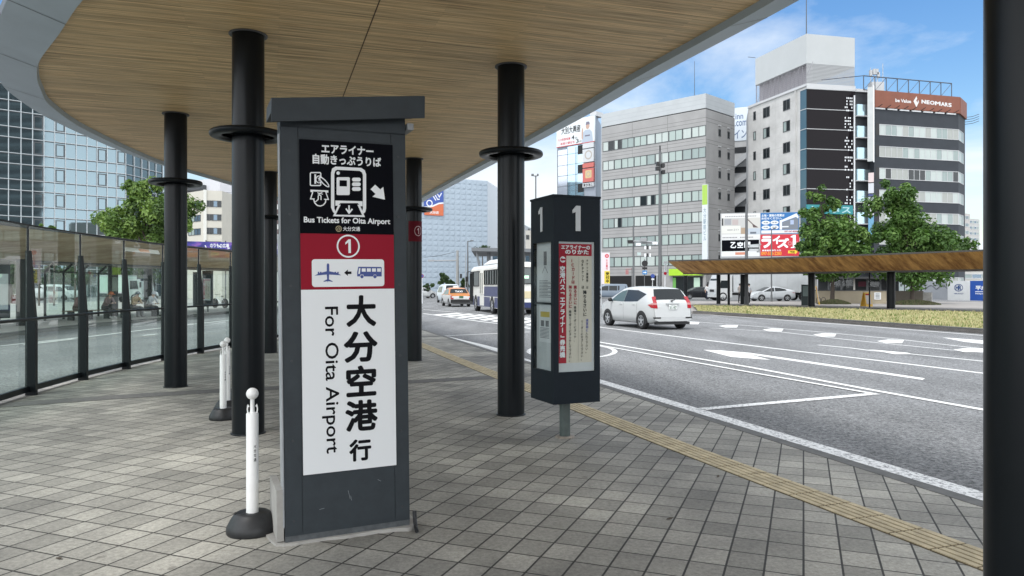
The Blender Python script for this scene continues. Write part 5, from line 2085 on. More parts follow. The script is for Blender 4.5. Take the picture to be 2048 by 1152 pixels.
# --- trucks
def truck(label, loc, head, cabp, boxp, Lb, Hb, name="box_truck", H=2.75, Wd=2.3):
    t = thing(name, label, "truck", loc, -head)
    W = Wd / 2
    g = MB()
    prof = [(0.0, .55), (0.02, 1.25), (-.18, 2.1), (-.45, H), (-1.75, H), (-1.75, .55)]
    vs = [(s * W * (.97 if 2 <= i <= 4 else 1), y, z) for s in (-1, 1) for i, (y, z) in enumerate(prof)]
    k = len(prof)
    g.add(vs, [tuple(range(k))[::-1], tuple(range(k, 2 * k))] + [(i, (i + 1) % k, k + (i + 1) % k, k + i) for i in range(k)])
    g.box(-W, W, -1.75, .06, .38, .62)
    cb = g.build("cab", cabp, t, False)
    F = Fr((0, -.01, 1.28), (-1, 0, 0), (0, -.24, 1.0))
    g = MB()
    g.fprism(F, [(-W * .88, .06), (W * .88, .06), (W * .85, 1.1), (-W * .85, 1.1)], -.01, .02)
    g.build("windscreen", CARGLASS, t, False)
    for s in (-1, 1):
        Fs = Fr((s * (W + .002), 0, 0), (0, s, 0))
        g = MB()
        g.fprism(Fs, [(s * y, z) for y, z in ((-.35, 1.35), (-.55, 2.15), (-1.25, 2.15), (-1.25, 1.35))], -.05, .012)
        g.build("side_window", CARGLASS, cb, False)
        g = MB()
        g.fbox(Fr((0, .062, 0), (-1, 0, 0)), min(s * W * .6, s * W * .92), max(s * W * .6, s * W * .92), .66, .86, -.02, .01)
        g.build("headlight", LAMPCLR, t, False)
        g = MB()
        g.box(min(s * (W + .08), s * (W + .2)), max(s * (W + .08), s * (W + .2)), -.1, 0, 1.5, 2.0)
        g.tube([(s * W, -.3, 1.9), (s * (W + .14), -.05, 1.95)], .015, 5)
        g.build("mirror", TRIM, t, False)
    g = MB()
    g.fbox(Fr((0, .022, 0), (-1, 0, 0)), -W * .5, W * .5, .95, 1.2, -.02, .012)
    g.box(-W * .8, W * .8, -Lb - 1.8, -1.7, .6, .85)
    g.build("chassis", TRIM, t, False)
    g = MB()
    g.box(-W - .05, W + .05, -1.9 - Lb, -1.9, .95, Hb)
    g.box(-W - .07, W + .07, -1.9 - Lb, -1.9, Hb - .12, Hb + .003, 1)
    g.box(-W - .07, W + .07, -1.9 - Lb, -1.9, .948, 1.1, 1)
    for q in range(1, int(Lb / 1.2)):
        g.box(-W - .062, W + .062, -1.9 - q * 1.2 - .02, -1.9 - q * 1.2 + .02, 1.1, Hb - .12, 1)
    g.build("cargo_box", [boxp, mat("cargo edge grey", (0.45, 0.46, 0.47), 0.4)], t, False)
    for y in (-.75, -Lb - .6) + ((-Lb + .45,) if Lb > 6 else ()):
        for s in (-1, 1):
            wheel(t, s * (W + .0), y, .46, .26, 6)
    return t


truck("white box truck with long pale grey cargo body, facing left behind the far shelter", (PX(1424, 79), 79, -.02), R(-97), WHITECAR, mat("cargo grey", (0.46, 0.48, 0.49), 0.45, nz=(.7, .1)), 10.2, 3.7)
truck("small truck with a pale green cargo roof beyond the loop platform", (PX(306, 72), 71, -.1), R(100), mat("truck grey", (0.25, 0.30, 0.29), 0.4), mat("tarp pale green", (0.45, 0.56, 0.50), 0.7), 2.6, 2.7, "light_truck", 2.3, 1.8)

# ------------------------------------------------------------------ far shelters with wooden rim
WOODR = slat_wood("rim wood", (0.17, 0.07, 0.016), (0.58, 0.33, 0.12), (0, R(38), R(30)), 1.6)
WOODL = slat_wood("rim wood pale", (0.46, 0.31, 0.17), (0.80, 0.62, 0.40), (0, R(38), R(20)), 1.2)
br_ = [(PX(1366, 56), 56), (PX(1500, 52.5), 52.5), (PX(1640, 49), 49), (PX(1780, 45.5), 45.5), (PX(1969, 41.4), 41.4), (PX(2250, 36), 36)]
tr_ = [(PX(1336, 54.5), 54.5), (PX(1478, 51), 51), (PX(1622, 47.3), 47.3), (PX(1770, 43.7), 43.7), (PX(1969, 39.5), 39.5), (PX(2270, 33.5), 33.5)]
ztr = [PZ(523, 54.5), PZ(520, 51), PZ(515, 47.3), PZ(510, 43.7), PZ(502.5, 39.5), PZ(492, 33.5)]
posts = [(PX(1437, 63), 63, .17), (PX(1457.5, 60), 60, .10), (PX(1488, 62), 62, .30), (PX(1623, 55), 55, .24), (PX(1782, 50), 50, .26), (PX(1974, 43), 43, .14), (PX(1371, 66), 66, .17), (PX(1739, 52), 52, .05)]
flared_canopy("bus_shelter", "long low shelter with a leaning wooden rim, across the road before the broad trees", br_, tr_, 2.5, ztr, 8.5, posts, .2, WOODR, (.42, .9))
bl_ = [(PX(-330, 19), 19), (PX(-120, 24), 24), (PX(0, 28.5), 28.5), (PX(160, 33), 33), (PX(310, 38), 38), (PX(460, 44.5), 44.5), (PX(620, 55), 55)]
tl_ = [(PX(-330, 15), 15), (PX(-120, 19.5), 19.5), (PX(0, 23.4), 23.4), (PX(160, 28.5), 28.5), (PX(310, 34), 34), (PX(460, 41), 41), (PX(620, 52), 52)]
ztl = [PZ(411, 15), PZ(435, 19.5), PZ(450, 23.4), PZ(470, 28.5), PZ(489.5, 34), PZ(503, 41), PZ(518, 52)]
postl = [(PX(46, 29), 29, .24), (PX(226, 38), 38, .24), (PX(296, 45), 45, .24), (PX(-200, 24), 24, .24), (PX(392, 56), 56, .22)]
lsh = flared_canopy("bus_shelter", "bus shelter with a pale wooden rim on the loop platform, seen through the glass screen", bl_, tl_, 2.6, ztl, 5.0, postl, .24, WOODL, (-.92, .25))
g = MB()
a = Vector((PX(246, 31.9), 31.9, PZ(498.5, 31.9)))
bq = Vector((PX(317, 34.3), 34.3, PZ(505.5, 34.3)))
f = Fr(a, (bq - a), (-.45, -.1, .9))
L_ = (bq - a).length
g.fbox(f, 0, L_, -.10, .10, .0, .04)
sg = g.build("route_sign", mat("route sign grey", (0.42, 0.38, 0.33), 0.5), lsh)
g = MB()
g.fbox(f, L_ * .42, L_ * .70, -.075, .075, .04, .05)
g.build("route_plate", mat("route plate orange", (0.45, 0.20, 0.10), 0.5), sg)
f = None

# wind break of the loop platform: bent posts and glass
wb = thing("glass_windbreak", "glass wind break with bent dark posts behind the people on the bench", "wind break", (PX(128, 33.7), 33.7, 0))
pts = [(PX(90, 33), 33.0), (PX(127, 34.6), 34.6), (PX(161, 36.2), 36.2), (PX(197, 38), 38), (PX(232, 40), 40)]
for x, y in pts:
    g = MB()
    g.tube([(x, y, 0), (x, y, 2.2), (x + .45, y - .12, 2.55)], .055, 8)
    g.build("post", DARK, wb)
for (xa, ya), (xb, yb) in zip(pts[:-1], pts[1:]):
    g = MB()
    g.fbox(Fr((xa, ya, 0), (xb - xa, yb - ya, 0)), .07, math.hypot(xb - xa, yb - ya) - .07, .25, 2.15, -.005, .005)
    g.build("glass_pane", PANE, wb)
g = MB()
g.tube([(x, y, 2.2) for x, y in pts], .03, 6)
g.tube([(x, y, .2) for x, y in pts], .03, 6)
g.build("rail", DARK, wb)

# bench and seated people
be = thing("bench", "long low bench with people sitting on it, on the loop platform", "bench", (PX(235, 35.5), 35.5, 0))
p0, p1 = Vector((PX(130, 33.0), 33.0, 0)), Vector((PX(318, 38.2), 38.2, 0))
d = (p1 - p0).normalized()
f = Fr(p0, d)
Lb = (p1 - p0).length
g = MB()
for q in range(4):
    g.fbox(f, 0, Lb, .40, .44, -.20 + q * .105, -.11 + q * .105)
g.build("seat", mat("bench slat", (0.13, 0.09, 0.06), 0.7), be)
for q in range(6):
    g = MB()
    g.fbox(f, .3 + q * (Lb - .6) / 5 - .05, .3 + q * (Lb - .6) / 5 + .05, 0, .398, -.16, .16)
    g.build("leg", DARK, be)
face_road = math.atan2(d.y, d.x)            # sitters face the road: local +y must point to -N side
rzs = face_road + math.pi
cloth = lambda n_, c_: mat(n_, c_, 0.9, nz=(15, .2))
J, B = seated(.30, .02, .04)
person("person sitting on the bench in an orange hat and mauve jacket, legs stretched forward", (PX(208, 34.9), 34.9, 0), rzs, J, [cloth("dark trousers", (.05, .045, .05)), cloth("mauve jacket", (.22, .15, .15)), SKIN, cloth("white shoes", (.55, .55, .55))], B, (mat("orange hat", (.55, .16, .06), .8), 0, 1), "people on the platform bench")
J, B = seated(.22, .05, 0)
person("person sitting on the bench in a blue grey hat and tan coat", (PX(265, 36.5), 36.5, 0), rzs, J, [cloth("grey trousers", (.10, .10, .11)), cloth("tan coat", (.42, .30, .18)), SKIN, cloth("grey shoes", (.2, .2, .2))], B, (mat("blue grey hat", (.12, .17, .20), .8), 0, 1), "people on the platform bench")
J, B = seated(.26, .08, -.05)
person("person sitting on the bench with a pale hooded top over a bowed head, dark trousers", (PX(296, 37.5), 37.5, 0), rzs, J, [cloth("black trousers", (.02, .02, .025)), cloth("pale top", (.55, .56, .60)), SKIN, cloth("dark shoes", (.03, .03, .03))], B, (mat("pale hood", (.52, .53, .58), .9), 0), "people on the platform bench")
J, B = seated(.24, .0, .02)
person("person sitting on the bench in a brown jacket, half hidden behind a screen post", (PX(151, 33.6), 33.6, 0), rzs, J, [cloth("brown trousers", (.08, .06, .05)), cloth("brown jacket", (.25, .16, .15)), SKIN, cloth("brown shoes", (.06, .05, .04))], B, (HAIR, -.01), "people on the platform bench")
# standing people
J, B = standing(bent=True)
person("person standing in a beige shirt and black trousers, left of the shelter's thick post", (PX(1480, 64), 64, .03), R(-60), J, [cloth("black slacks", (.015, .015, .018)), cloth("beige shirt", (.40, .36, .33)), SKIN, TRIM], B, (HAIR, -.01), "people by the far shelter")
J, B = standing()
person("person standing in a pale shirt and black trousers, right of the shelter's thick post", (PX(1498, 64.5), 64.5, .03), R(30), J, [cloth("black slacks", (.015, .015, .018)), cloth("pale shirt", (.50, .52, .55)), SKIN, TRIM], B, (HAIR, -.01), "people by the far shelter")
person("person in a white shirt standing beside the white truck's cab", (PX(1414, 84), 84, .0), R(200), J, [cloth("navy slacks", (.03, .035, .06)), cloth("white shirt", (.7, .7, .7)), SKIN, TRIM], B, (HAIR, -.01))

# more stop signs on the loop platform
dup(stop, (PX(-3, 26.8), 26.8, 0), R(60), "blue grey bus stop box on the loop platform, at the left edge of the view", "bus stop signs on the loop platform", skip=("number", "side_glass", "notice_sheet"))
dup(stop, (PX(416, 44), 44, 0), R(12), "bus stop box far along the loop platform, near the bicycle", "bus stop signs on the loop platform", skip=("number",))

# bicycle
bk = thing("bicycle", "bicycle standing on the loop platform right of the far bus stop box", "bicycle", (PX(440, 52), 52, 0), R(60))
for y in (-.52, .52):
    g = MB()
    F = Fr((0, y, .34), (0, 1, 0))
    g.lathe([(0.30, -.016), (.34, -.016), (.34, .016), (.30, .016), (.30, -.016)], (0, 0, 0), 24)
    g.v = [(v[2], v[0] + y, v[1] + .34) for v in g.v]
    for k in range(8):
        a = k * math.pi / 8
        g.cyl((0, y + .3 * math.cos(a), .34 + .3 * math.sin(a)), (0, y - .3 * math.cos(a), .34 - .3 * math.sin(a)), .004, .004, 4)
    g.build("wheel", TYRE, bk, False)
g = MB()
for a, b2 in (((0, -.52, .34), (0, -.1, .32)), ((0, -.1, .32), (0, .38, .72)), ((0, -.52, .34), (0, -.2, .72)), ((0, -.2, .80), (0, -.1, .32)), ((0, -.2, .70), (0, .36, .78)), ((0, .52, .34), (0, .36, .92))):
    g.cyl(a, b2, .018, .018, 8)
g.build("frame", RIM, bk, False)
g = MB()
g.tube([(-.28, .25, .98), (0, .37, .95), (.28, .25, .98)], .014, 6)
g.build("handlebar", TRIM, bk, False)
g = MB()
g.lathe([(.05, 0), (.10, .03), (.09, .06), (.001, .07)], (0, -.22, .80), 12, 0, .8, 1.5)
g.build("saddle", TRIM, bk, False)
# ------------------------------------------------------------------ buildings
WGREY = mat("office panel grey", (0.315, 0.312, 0.31), 0.8, nz=(.35, .10))
GROOVE = mat("panel groove", (0.15, 0.148, 0.145), 0.9)
WFR = mat("window frame dark", (0.07, 0.075, 0.08), 0.5)
WFL = mat("window frame pale", (0.50, 0.51, 0.52), 0.5)
CUR = [mat("curtain pale green", (0.34, 0.41, 0.385), 0.35, nz=(2.5, .08, (6, 6, .2))), mat("curtain white", (0.43, 0.48, 0.46), 0.35, nz=(2.5, .08, (6, 6, .2))), mat("blind grey", (0.26, 0.32, 0.31), 0.35, nz=(2.5, .15, (9, 9, .2)))]
DGL = mat("dark window glass", (0.014, 0.019, 0.022), 0.05, spec=0.4)
MGL = mat("mirror blue glass", (0.40, 0.52, 0.60), 0.04, 0.85)
BGL = mat("dark blue glass", (0.10, 0.15, 0.20), 0.05, 0.5, spec=0.8)  # darker blue glass, less mirror-like
CONCB = mat("hotel concrete", (0.47, 0.468, 0.46), 0.85, nz=(.5, .14))
PARA = mat("parapet panel", (0.42, 0.445, 0.46), 0.6, nz=(.4, .06))

# --- grey office block
A, C, E_ = (14.9, 123.5), (28.8, 110.0), (34.9, 116.0)
ofc = thing("office_building", "grey panelled office block with seven rows of curtained windows, behind the white hatchback", "building", (C[0], C[1], -.1))
Bk = (A[0] + E_[0] - C[0], A[1] + E_[1] - C[1])
g = MB()
g.prism([A, C, E_, Bk], -.1, 27.9)
fl, Lf = face_between(A, C)
fr_, Lr = face_between(C, E_)
for k in range(8):
    zt = 25.5 - 3.2 * k
    for dz in (.55, 1.1):
        if zt + dz < 27.5:
            g.fbox(fl, 0, Lf, zt + dz, zt + dz + .05, -.01, .004, 1)
            g.fbox(fr_, 0, Lr, zt + dz, zt + dz + .05, -.01, .004, 1)
for u in (Lf * .32, Lf * .66):
    g.fbox(fl, u, u + .05, 3.6, 27.9, -.01, .006, 1)
g.build("wall", [WGREY, GROOVE], ofc)
g = MB()
ins = .25
g.prism([A, C, E_, Bk], 28.05, 30.2)
for z in (28.7, 29.4):
    g.fbox(fl, 0, Lf, z, z + .05, -.01, .004, 1)
    g.fbox(fr_, 0, Lr, z, z + .05, -.01, .004, 1)
g.build("parapet", [PARA, mat("parapet joint", (0.36, 0.38, 0.40), 0.7)], ofc)
g = MB()
g.prism([(A[0] + .2, A[1] + .2), (C[0], C[1] + .35), (E_[0] - .3, E_[1]), Bk], 27.9, 28.05)
g.build("shadow_gap", TRIM, ofc)
bounds = [345, 408, 448.5, 517, 587, 633, 707, 783, 833, 911]
us = [ucol(A, C, 1080 + x / 2.743) for x in bounds]
rng = random.Random(11)
for k in range(7):
    zt = 25.5 - 3.2 * k
    for i in range(9):
        q = rng.random()
        pane = CUR[0] if q < .5 else CUR[1] if q < .8 else CUR[2]
        if (k, i) in ((0, 0), (0, 1), (3, 3), (3, 4), (4, 1)):
            pane = [CUR[1], DGL, DGL]
        wide = us[i + 1] - us[i] > 2.0
        window(ofc, fl, us[i], us[i + 1] - .02, zt - 1.62, zt, pane, WFR, fw=.09, panes=2 if (wide or isinstance(pane, list)) else 1, vary=[0, 1] if isinstance(pane, list) else None)
    for x in (985, 1034):
        u = ucol(C, E_, 1080 + x / 2.743)
        window(ofc, fr_, u - .35, u + .35, zt - 1.15, zt - .05, DGL, WFR, fw=.1)
        g = MB()
        g.fbox(fr_, u - .4, u + .3, zt + .42, zt + .55, -.01, .15)
        g.build("vent_hood", WFL, ofc)
for x0, x1 in ((1219, 1264.5), (1271, 1317)):
    a, b2 = ucol(A, C, x0), ucol(A, C, x1)
    g = MB()
    g.fbox(fl, a, b2, -.05, 3.2, -.05, .012)
    g.build("garage_opening", mat("garage dark", (0.008, 0.008, 0.009), .9), ofc)
a, b2 = ucol(A, C, 1341), ucol(A, C, 1408)
g = MB()
g.fbox(fl, a, b2, 3.15, 4.15, -.01, .5)
g.build("lime_sign", mat("lime sign", (0.36, 0.62, 0.03), 0.4), ofc)
g = MB()
g.fbox(fl, a + .4, b2 - .2, .05, 3.0, -.01, .02)
sf = g.build("shopfront", DGL, ofc)
for q, (x0, x1, z0, z1) in enumerate(((1346, 1352, .1, 2.8), (1388, 1400, .8, 2.8))):
    g = MB()
    g.fbox(fl, ucol(A, C, x0), ucol(A, C, x1), z0, z1, .02, .05, q)
    g.build("shop_panel", [mat("shop green", (0.13, 0.36, 0.08), .5), mat("shop poster", (0.45, 0.60, 0.48), .5)], sf)
# hanging shop sign on the corner
g = MB()
a = ucol(A, C, 1406.5)
g.fbox(fl, a, a + .9, 3.9, 16.6, .05, .35)
vs_ = g.build("corner_sign", mat("corner sign white", (0.60, 0.64, 0.66), .4), ofc)
g = MB()
g.fbox(fl, a + .03, a + .87, 13.6, 16.55, .35, .36)
g.build("sign_cap", mat("sign lime", (0.33, 0.52, 0.08), .4), vs_)
g = MB()
g.fvtext(fl, "大分駅前ビル", a + .45, .5, 13.2, 8.2, .357, 0, .02)
g.build("lettering", mat("sign grey ink", (0.22, 0.30, 0.36), .5), vs_)
g = MB()
g.cyl((PX(1389, 116), 116, 30), (PX(1389, 116), 116, 36.8), .05, .03, 6)
g.build("lightning_rod", WFR, ofc)

# --- glass and billboard building behind it
A2, C2, E2 = (8.3, 136.0), (14.7, 130.0), (16.6, 138.0)
bb = thing("glass_building", "narrow blue glass building with rooftop billboard and stacked signs, left of the grey office", "building", (C2[0], C2[1], -.1))
Bk2 = (A2[0] + E2[0] - C2[0], A2[1] + E2[1] - C2[1])
f2, L2 = face_between(A2, C2)
f2r, L2r = face_between(C2, E2)
g = MB()
g.prism([A2, C2, E2, Bk2], -.1, 31.6)
g.build("wall", mat("blue grey cladding", (0.26, 0.29, 0.34), .5, nz=(.6, .1)), bb)
zz = lambda py, px: PZ(py, (f2.p(ucol(A2, C2, px), 0)).y)
g = MB()
uA, uB = ucol(A2, C2, 1135), ucol(A2, C2, 1168)
z = 26.6
g.fbox(f2, 0.15, uA, 3, 26.4, -.01, .02, 0)
g.fbox(f2, uA + .03, uB, 3, 26.8, -.01, .03, 1)
for k in range(12):
    g.fbox(f2, .15, uB, 4.5 + k * 1.9, 4.56 + k * 1.9, .02, .06, 2)
for u in (.15, uA, (uA + uB) / 2, (uA + uB) / 2 + .3, uB):
    g.fbox(f2, u - .03, u + .03, 3, 26.5, .02, .055, 2)
g.build("curtain_wall", [mat("lilac glass", (0.50, 0.53, 0.60), .1, .6), MGL, WFR], bb)
for x0, x1, y0, y1 in ((1156, 1167, 291, 309), (1156, 1167, 330, 347), (1156, 1167, 368, 385)):
    g = MB()
    g.fbox(f2, ucol(A2, C2, x0), ucol(A2, C2, x1), zz(y1, x0), zz(y0, x0), 0, .08)
    g.build("balcony_opening", mat("opening dark", (0.012, 0.014, 0.016), .8), bb)
g = MB()
zb, zt = 26.9, 31.5
g.fbox(f2, 0.05, L2 - .05, zb, zt, .02, .25)
bd = g.build("billboard", mat("billboard white", (0.62, 0.66, 0.68), .4), bb)
g = MB()
NB = .252
g.ftext(f2, "大別大興産", 1.2, 5.6, zb + 2.2, zb + 3.5, NB, 0, .02)
g.ftext(f2, "4", 3.55, 4.2, zb + 1.0, zb + 1.75, NB, 0, .02)
g.ftext(f2, "3", 4.6, 5.2, zb + .25, zb + .95, NB, 0, .02)
g.ftext(f2, "名", 4.3, 4.9, zb + 1.0, zb + 1.4, NB, 0)
g.ftext(f2, "件", 5.3, 5.9, zb + .25, zb + .65, NB, 0)
g.build("lettering", INK, bd)
g = MB()
g.ftext(f2, "大分県建築実績", .4, 3.3, zb + 1.05, zb + 1.55, NB, 0, .02)
g.ftext(f2, "新築分譲住宅", 1.0, 4.3, zb + .3, zb + .8, NB, 0, .02)
g.fbox(f2, .05, L2 - .05, zb, zb + .12, .25, .256)
g.build("red_lettering", mat("billboard red", (0.50, 0.05, 0.06), .5), bd)
# pictured sportsman: plain generic figure
g = MB()
cx_ = 7.1
g.fpoly(f2, [(cx_ - 1.2, zb + .12), (cx_ - .95, zb + 1.9), (cx_ - .5, zb + 2.3), (cx_ + .55, zb + 2.3), (cx_ + 1.05, zb + 1.8), (cx_ + 1.3, zb + .12)], NB, 0)
g.fpoly(f2, [(cx_ - 1.25, zb + .9), (cx_ - .95, zb + .7), (cx_ - .9, zb + 2.4), (cx_ - 1.1, zb + 2.9), (cx_ - 1.25, zb + 2.3)], NB + .003, 1)
g.fpoly(f2, [(cx_ + .1 + .42 * math.cos(k * .4), zb + 2.95 + .55 * math.sin(k * .4)) for k in range(16)], NB + .003, 1)
g.fpoly(f2, [(cx_ - .35, zb + 3.2), (cx_ + .6, zb + 3.2), (cx_ + .45, zb + 3.7), (cx_ - .2, zb + 3.75)], NB + .006, 2)
g.fbox(f2, cx_ - .5, cx_ + .6, zb + 1.15, zb + 1.4, NB, NB + .006, 2)
g.build("pictured_figure", [mat("figure jersey", (0.38, 0.44, 0.52), .6), mat("figure skin", (0.46, 0.31, 0.25), .6), mat("figure cap", (0.16, 0.15, 0.20), .6)], bd)
uC, uD = ucol(A2, C2, 1167.5), ucol(A2, C2, 1191)
for y0, y1, m_, nm in ((286, 296, "pale", "sign_box"), (298, 324, "pale", "sign_box"), (326, 335, "redp", "sign_box"), (337, 364, "redp", "sign_box"), (366, 374, "pale", "sign_box")):
    g = MB()
    g.fbox(f2, uC, uD - .15, zz(y1, 1180), zz(y0, 1180), .02, .35)
    sb = g.build(nm, mat("sign pale grey", (0.52, 0.54, 0.56), .4) if m_ == "pale" else mat("sign coral red", (0.50, 0.13, 0.11), .4), bb)
    if y0 in (298, 337):
        g = MB()
        c = ((uC + uD) / 2, zz((y0 + y1) / 2 - 1, 1180))
        if y0 == 337:
            g.fpoly(f2, rrect(c[0] - .7, c[1] - .6, c[0] + .7, c[1] + .8, .2), .354, 0)
            g.fring(f2, (c[0], c[1] + .1), .4, .14, .358, 1, 20)
        else:
            g.fring(f2, c, .7, .22, .354, 1, 24)
        g.build("emblem", [mat("emblem cream", (0.55, 0.42, 0.22), .5), mat("emblem brown", (0.38, 0.34, 0.30), .5)], sb)
    if y0 == 366:
        g = MB()
        g.ftext(f2, "東京海上", uC + .15, uD - .3, zz(373, 1180), zz(367, 1180), .354, 0, .02)
        g.build("lettering", INK, sb)
g = MB()
g.fbox(f2, L2 - 1.6, L2 - .2, 31.6, 32.4, -2.5, -.5)
g.build("roof_unit", WFL, bb)

# --- hotel with the white rooftop box, and the sign building behind it
A3, C3, E3 = (36.0, 112.7), (39.8, 100.0), (46.95, 101.3)
Gx = (49.2, 101.8)
hot = thing("hotel_building", "pale concrete building with dark glass front and a big blank white rooftop sign box", "building", (C3[0], C3[1], -.1))
f3, L3 = face_between(A3, C3)
f3f, L3f = face_between(C3, E3)
f3g, L3g = face_between(E3, Gx)
bk = (7.5, 25.0)
g = MB()
g.prism([A3, C3, E3, (46.95, 118), (38, 120)], -.1, 28.55)
for i in range(9):
    g.fbox(f3, 0, L3, 27.2 - 3 * i, 27.24 - 3 * i, -.01, .004, 1)
for u in (.22, .5, .86, .93):
    g.fbox(f3, u * L3, u * L3 + .06, 0, 28.5, -.01, .005, 1)
g.fbox(f3, .83 * L3, .845 * L3, 0, 28.6, 0, .18, 0)
g.build("wall", [CONCB, mat("concrete stain", (0.39, 0.388, 0.38), .9)], hot)
for k in range(9):
    zt = 27.75 - 3.0 * k
    for a, b2, h in ((.627, .743, 1.5), (.279, .397, 1.5), (.098, .145, 1.3)):
        window(hot, f3, a * L3, b2 * L3, zt - h, zt, [DGL, CUR[2]], WFR, fw=.1, panes=2 if b2 - a > .1 else 1, vary=[k % 2, 0])
g = MB()
g.fbox(f3, L3 * .905, L3, 0.0, 28.2, -.02, .03, 1)
g.fbox(f3f, 0, L3f, 0.0, 28.2, -.02, .03, 0)
for k in range(11):
    zz_ = 28.2 - 2.7 * k
    g.fbox(f3f, 0, L3f, zz_ - .04, zz_ + .04, .03, .10, 2)
    g.fbox(f3, L3 * .905, L3, zz_ - .04, zz_ + .04, .03, .10, 2)
g.build("curtain_wall", [mat("brown black glass", (0.010, 0.008, 0.010), .06, spec=.1), mat("blue side glass", (0.08, 0.14, 0.17), .06, .4, spec=.8), WFL], hot)
# white net-like sign strip down the glass front
g = MB()
for k in range(8):
    zz_ = 27.3 - 2.7 * k
    for r in range(5):
        for q in range(5):
            if rng.random() < .55:
                g.fbox(f3f, L3f * .78 + q * .25, L3f * .78 + q * .25 + .13, zz_ - r * .42 - .22, zz_ - r * .42, .06, .12)
g.fbox(f3f, L3f * .965, L3f * .985, 5, 27.6, .06, .2)
g.build("white_screen", SIGNWHITE, hot)
# balcony bay
g = MB()
g.prism([E3, Gx, (49.2, 118), (46.95, 118)], -.1, 28.1)
g.build("balcony_wall", mat("bay dark", (0.03, 0.034, 0.04), .7), hot)
for k in range(9):
    zz_ = 26.6 - 2.95 * k
    g = MB()
    g.fbox(f3g, .05, L3g * .55, zz_ - 1.75, zz_ - .25, .0, .45, 0)
    g.fbox(f3g, L3g * .57, L3g * .9, zz_ - 1.75, zz_ - .25, .0, .43, 1)
    g.fbox(f3g, 0, L3g, zz_ - 1.9, zz_ - 1.76, .0, .55, 2)
    g.build("balcony", [mat("balcony blue glass", (0.36, 0.50, 0.56), .12, .5), mat("balcony grey glass", (0.20, 0.24, 0.26), .12, .5), WFL], hot)
g = MB()
g.fbox(f3, 0, L3, 28.55, 28.9, -.2, .15)
g.fbox(f3f, 0, L3f, 28.2, 28.9, -.2, .13)
g.fbox(f3g, 0, L3g, 28.1, 28.5, -.2, .3)
g.build("cornice", WFL, hot)
# rooftop sign box on its lattice
s3l, s3r = (36.6, 111.3), (47.2, 101.9)
sb = thing("rooftop_sign_box", "blank white sign box on a grey louvred frame on the pale concrete building's roof", "sign", (39.8, 100, 28.9))
g = MB()
P4_ = [s3l, (39.85, 100.15), s3r, (44.5, 114)]
g.prism(P4_, 31.7, 35.7)
g.build("sign_box", mat("sign box white", (0.44, 0.46, 0.465), .6, nz=(.3, .04)), sb)
fa, La = face_between(s3l, (39.85, 100.15))
fb, Lb_ = face_between((39.85, 100.15), s3r)
g = MB()
for k in range(15):
    zz_ = 28.95 + k * .185
    g.fbox(fb, .05, Lb_, zz_, zz_ + .14, -.1, -.03)
g.build("louvre", mat("louvre grey", (0.36, 0.37, 0.38), .6), sb)
g = MB()
for k in range(11):
    zz_ = 28.95 + k * .26
    g.fbox(fa, 0, La - .1, zz_, zz_ + .05, -.1, -.06)
for k in range(14):
    g.fbox(fa, k * La / 13.2, k * La / 13.2 + .12, 28.9, 31.7, -.16, -.11)
for k in range(5):
    g.fstroke(fa, [(k * 2.6 + .2, 29), (k * 2.6 + 2.4, 31.6)], .1, -.105)
g.fbox(fa, 0, La, 28.92, 31.69, -.9, -.85, 1)
g.build("lattice", [mat("lattice grey", (0.30, 0.29, 0.31), .6), mat("lattice back", (0.42, 0.40, 0.43), .8)], sb)
g = MB()
g.cyl((39.9, 100.3, 35.7), (39.9, 100.3, 45), .07, .03, 6)
g.build("lightning_rod", WFR, sb)
g = MB()
g.tube([(s3l[0], s3l[1], 35.9), (s3l[0] - 1.2, s3l[1] - .3, 35.9)], .04, 5)
g.build("camera_arm", WFR, sb)

A4, C4 = (PX(1455, 128), 128), (PX(1512, 126), 126)
inn = thing("sign_building", "white building with rooftop inn sign and outside stairs, just right of the grey office", "building", (A4[0], A4[1], -.1))
f4, L4 = face_between(A4, C4)
g = MB()
g.prism([A4, C4, (C4[0] + 1, 140), (A4[0] + 1, 140)], -.1, 26.5)
g.build("wall", mat("pale stair wall", (0.42, 0.42, 0.42), .8, nz=(.6, .1)), inn)
g = MB()
g.fbox(f4, .2, L4, 26.5, 32.2, -1, .1)
s4 = g.build("roof_sign", mat("inn sign white", (0.60, 0.66, 0.72), .5), inn)
g = MB()
ua = ucol(A4, C4, 1471)
g.ftext(f4, "inn", ua, ua + 1.3, 30.2, 31.2, .104, 0, .02)
g.ftext(f4, ".com", ua - .1, ua + 1.9, 29.0, 29.9, .104, 0, .02)
g.ftext(f4, "イン", ua - .2, ua + 1.9, 26.9, 28.4, .104, 0, .02)
g.build("lettering", mat("inn ink blue", (0.12, 0.17, 0.28), .5), s4)
g = MB()
for k in range(7):
    z0 = 23.5 - k * 3.4
    g.fprism(f4, [(ua - .8, z0 - 2.2), (ua + 1.9, z0 - .2), (ua + 1.9, z0 + .8), (ua - .8, z0 - 1.2)], .05, .9)
g.build("stair_flight", mat("stair side", (0.46, 0.47, 0.48), .7), inn)
for k in range(7):
    z0 = 23.5 - k * 3.4
    g = MB()
    g.fbox(f4, ua - .5, ua + 2.0, z0 + .9, z0 + 1.9, .0, .06)
    g.build("stair_opening", mat("stair dark", (0.02, 0.022, 0.025), .8), inn)
g = MB()
g.fprism(f4, [(ua + .1, 11.2), (ua + 2.2, 11.2), (ua + 2.0, 13.4), (ua + .9, 13.4)], .9, 1.5)
g.build("awning", mat("awning blue", (0.10, 0.34, 0.55), .6), inn)

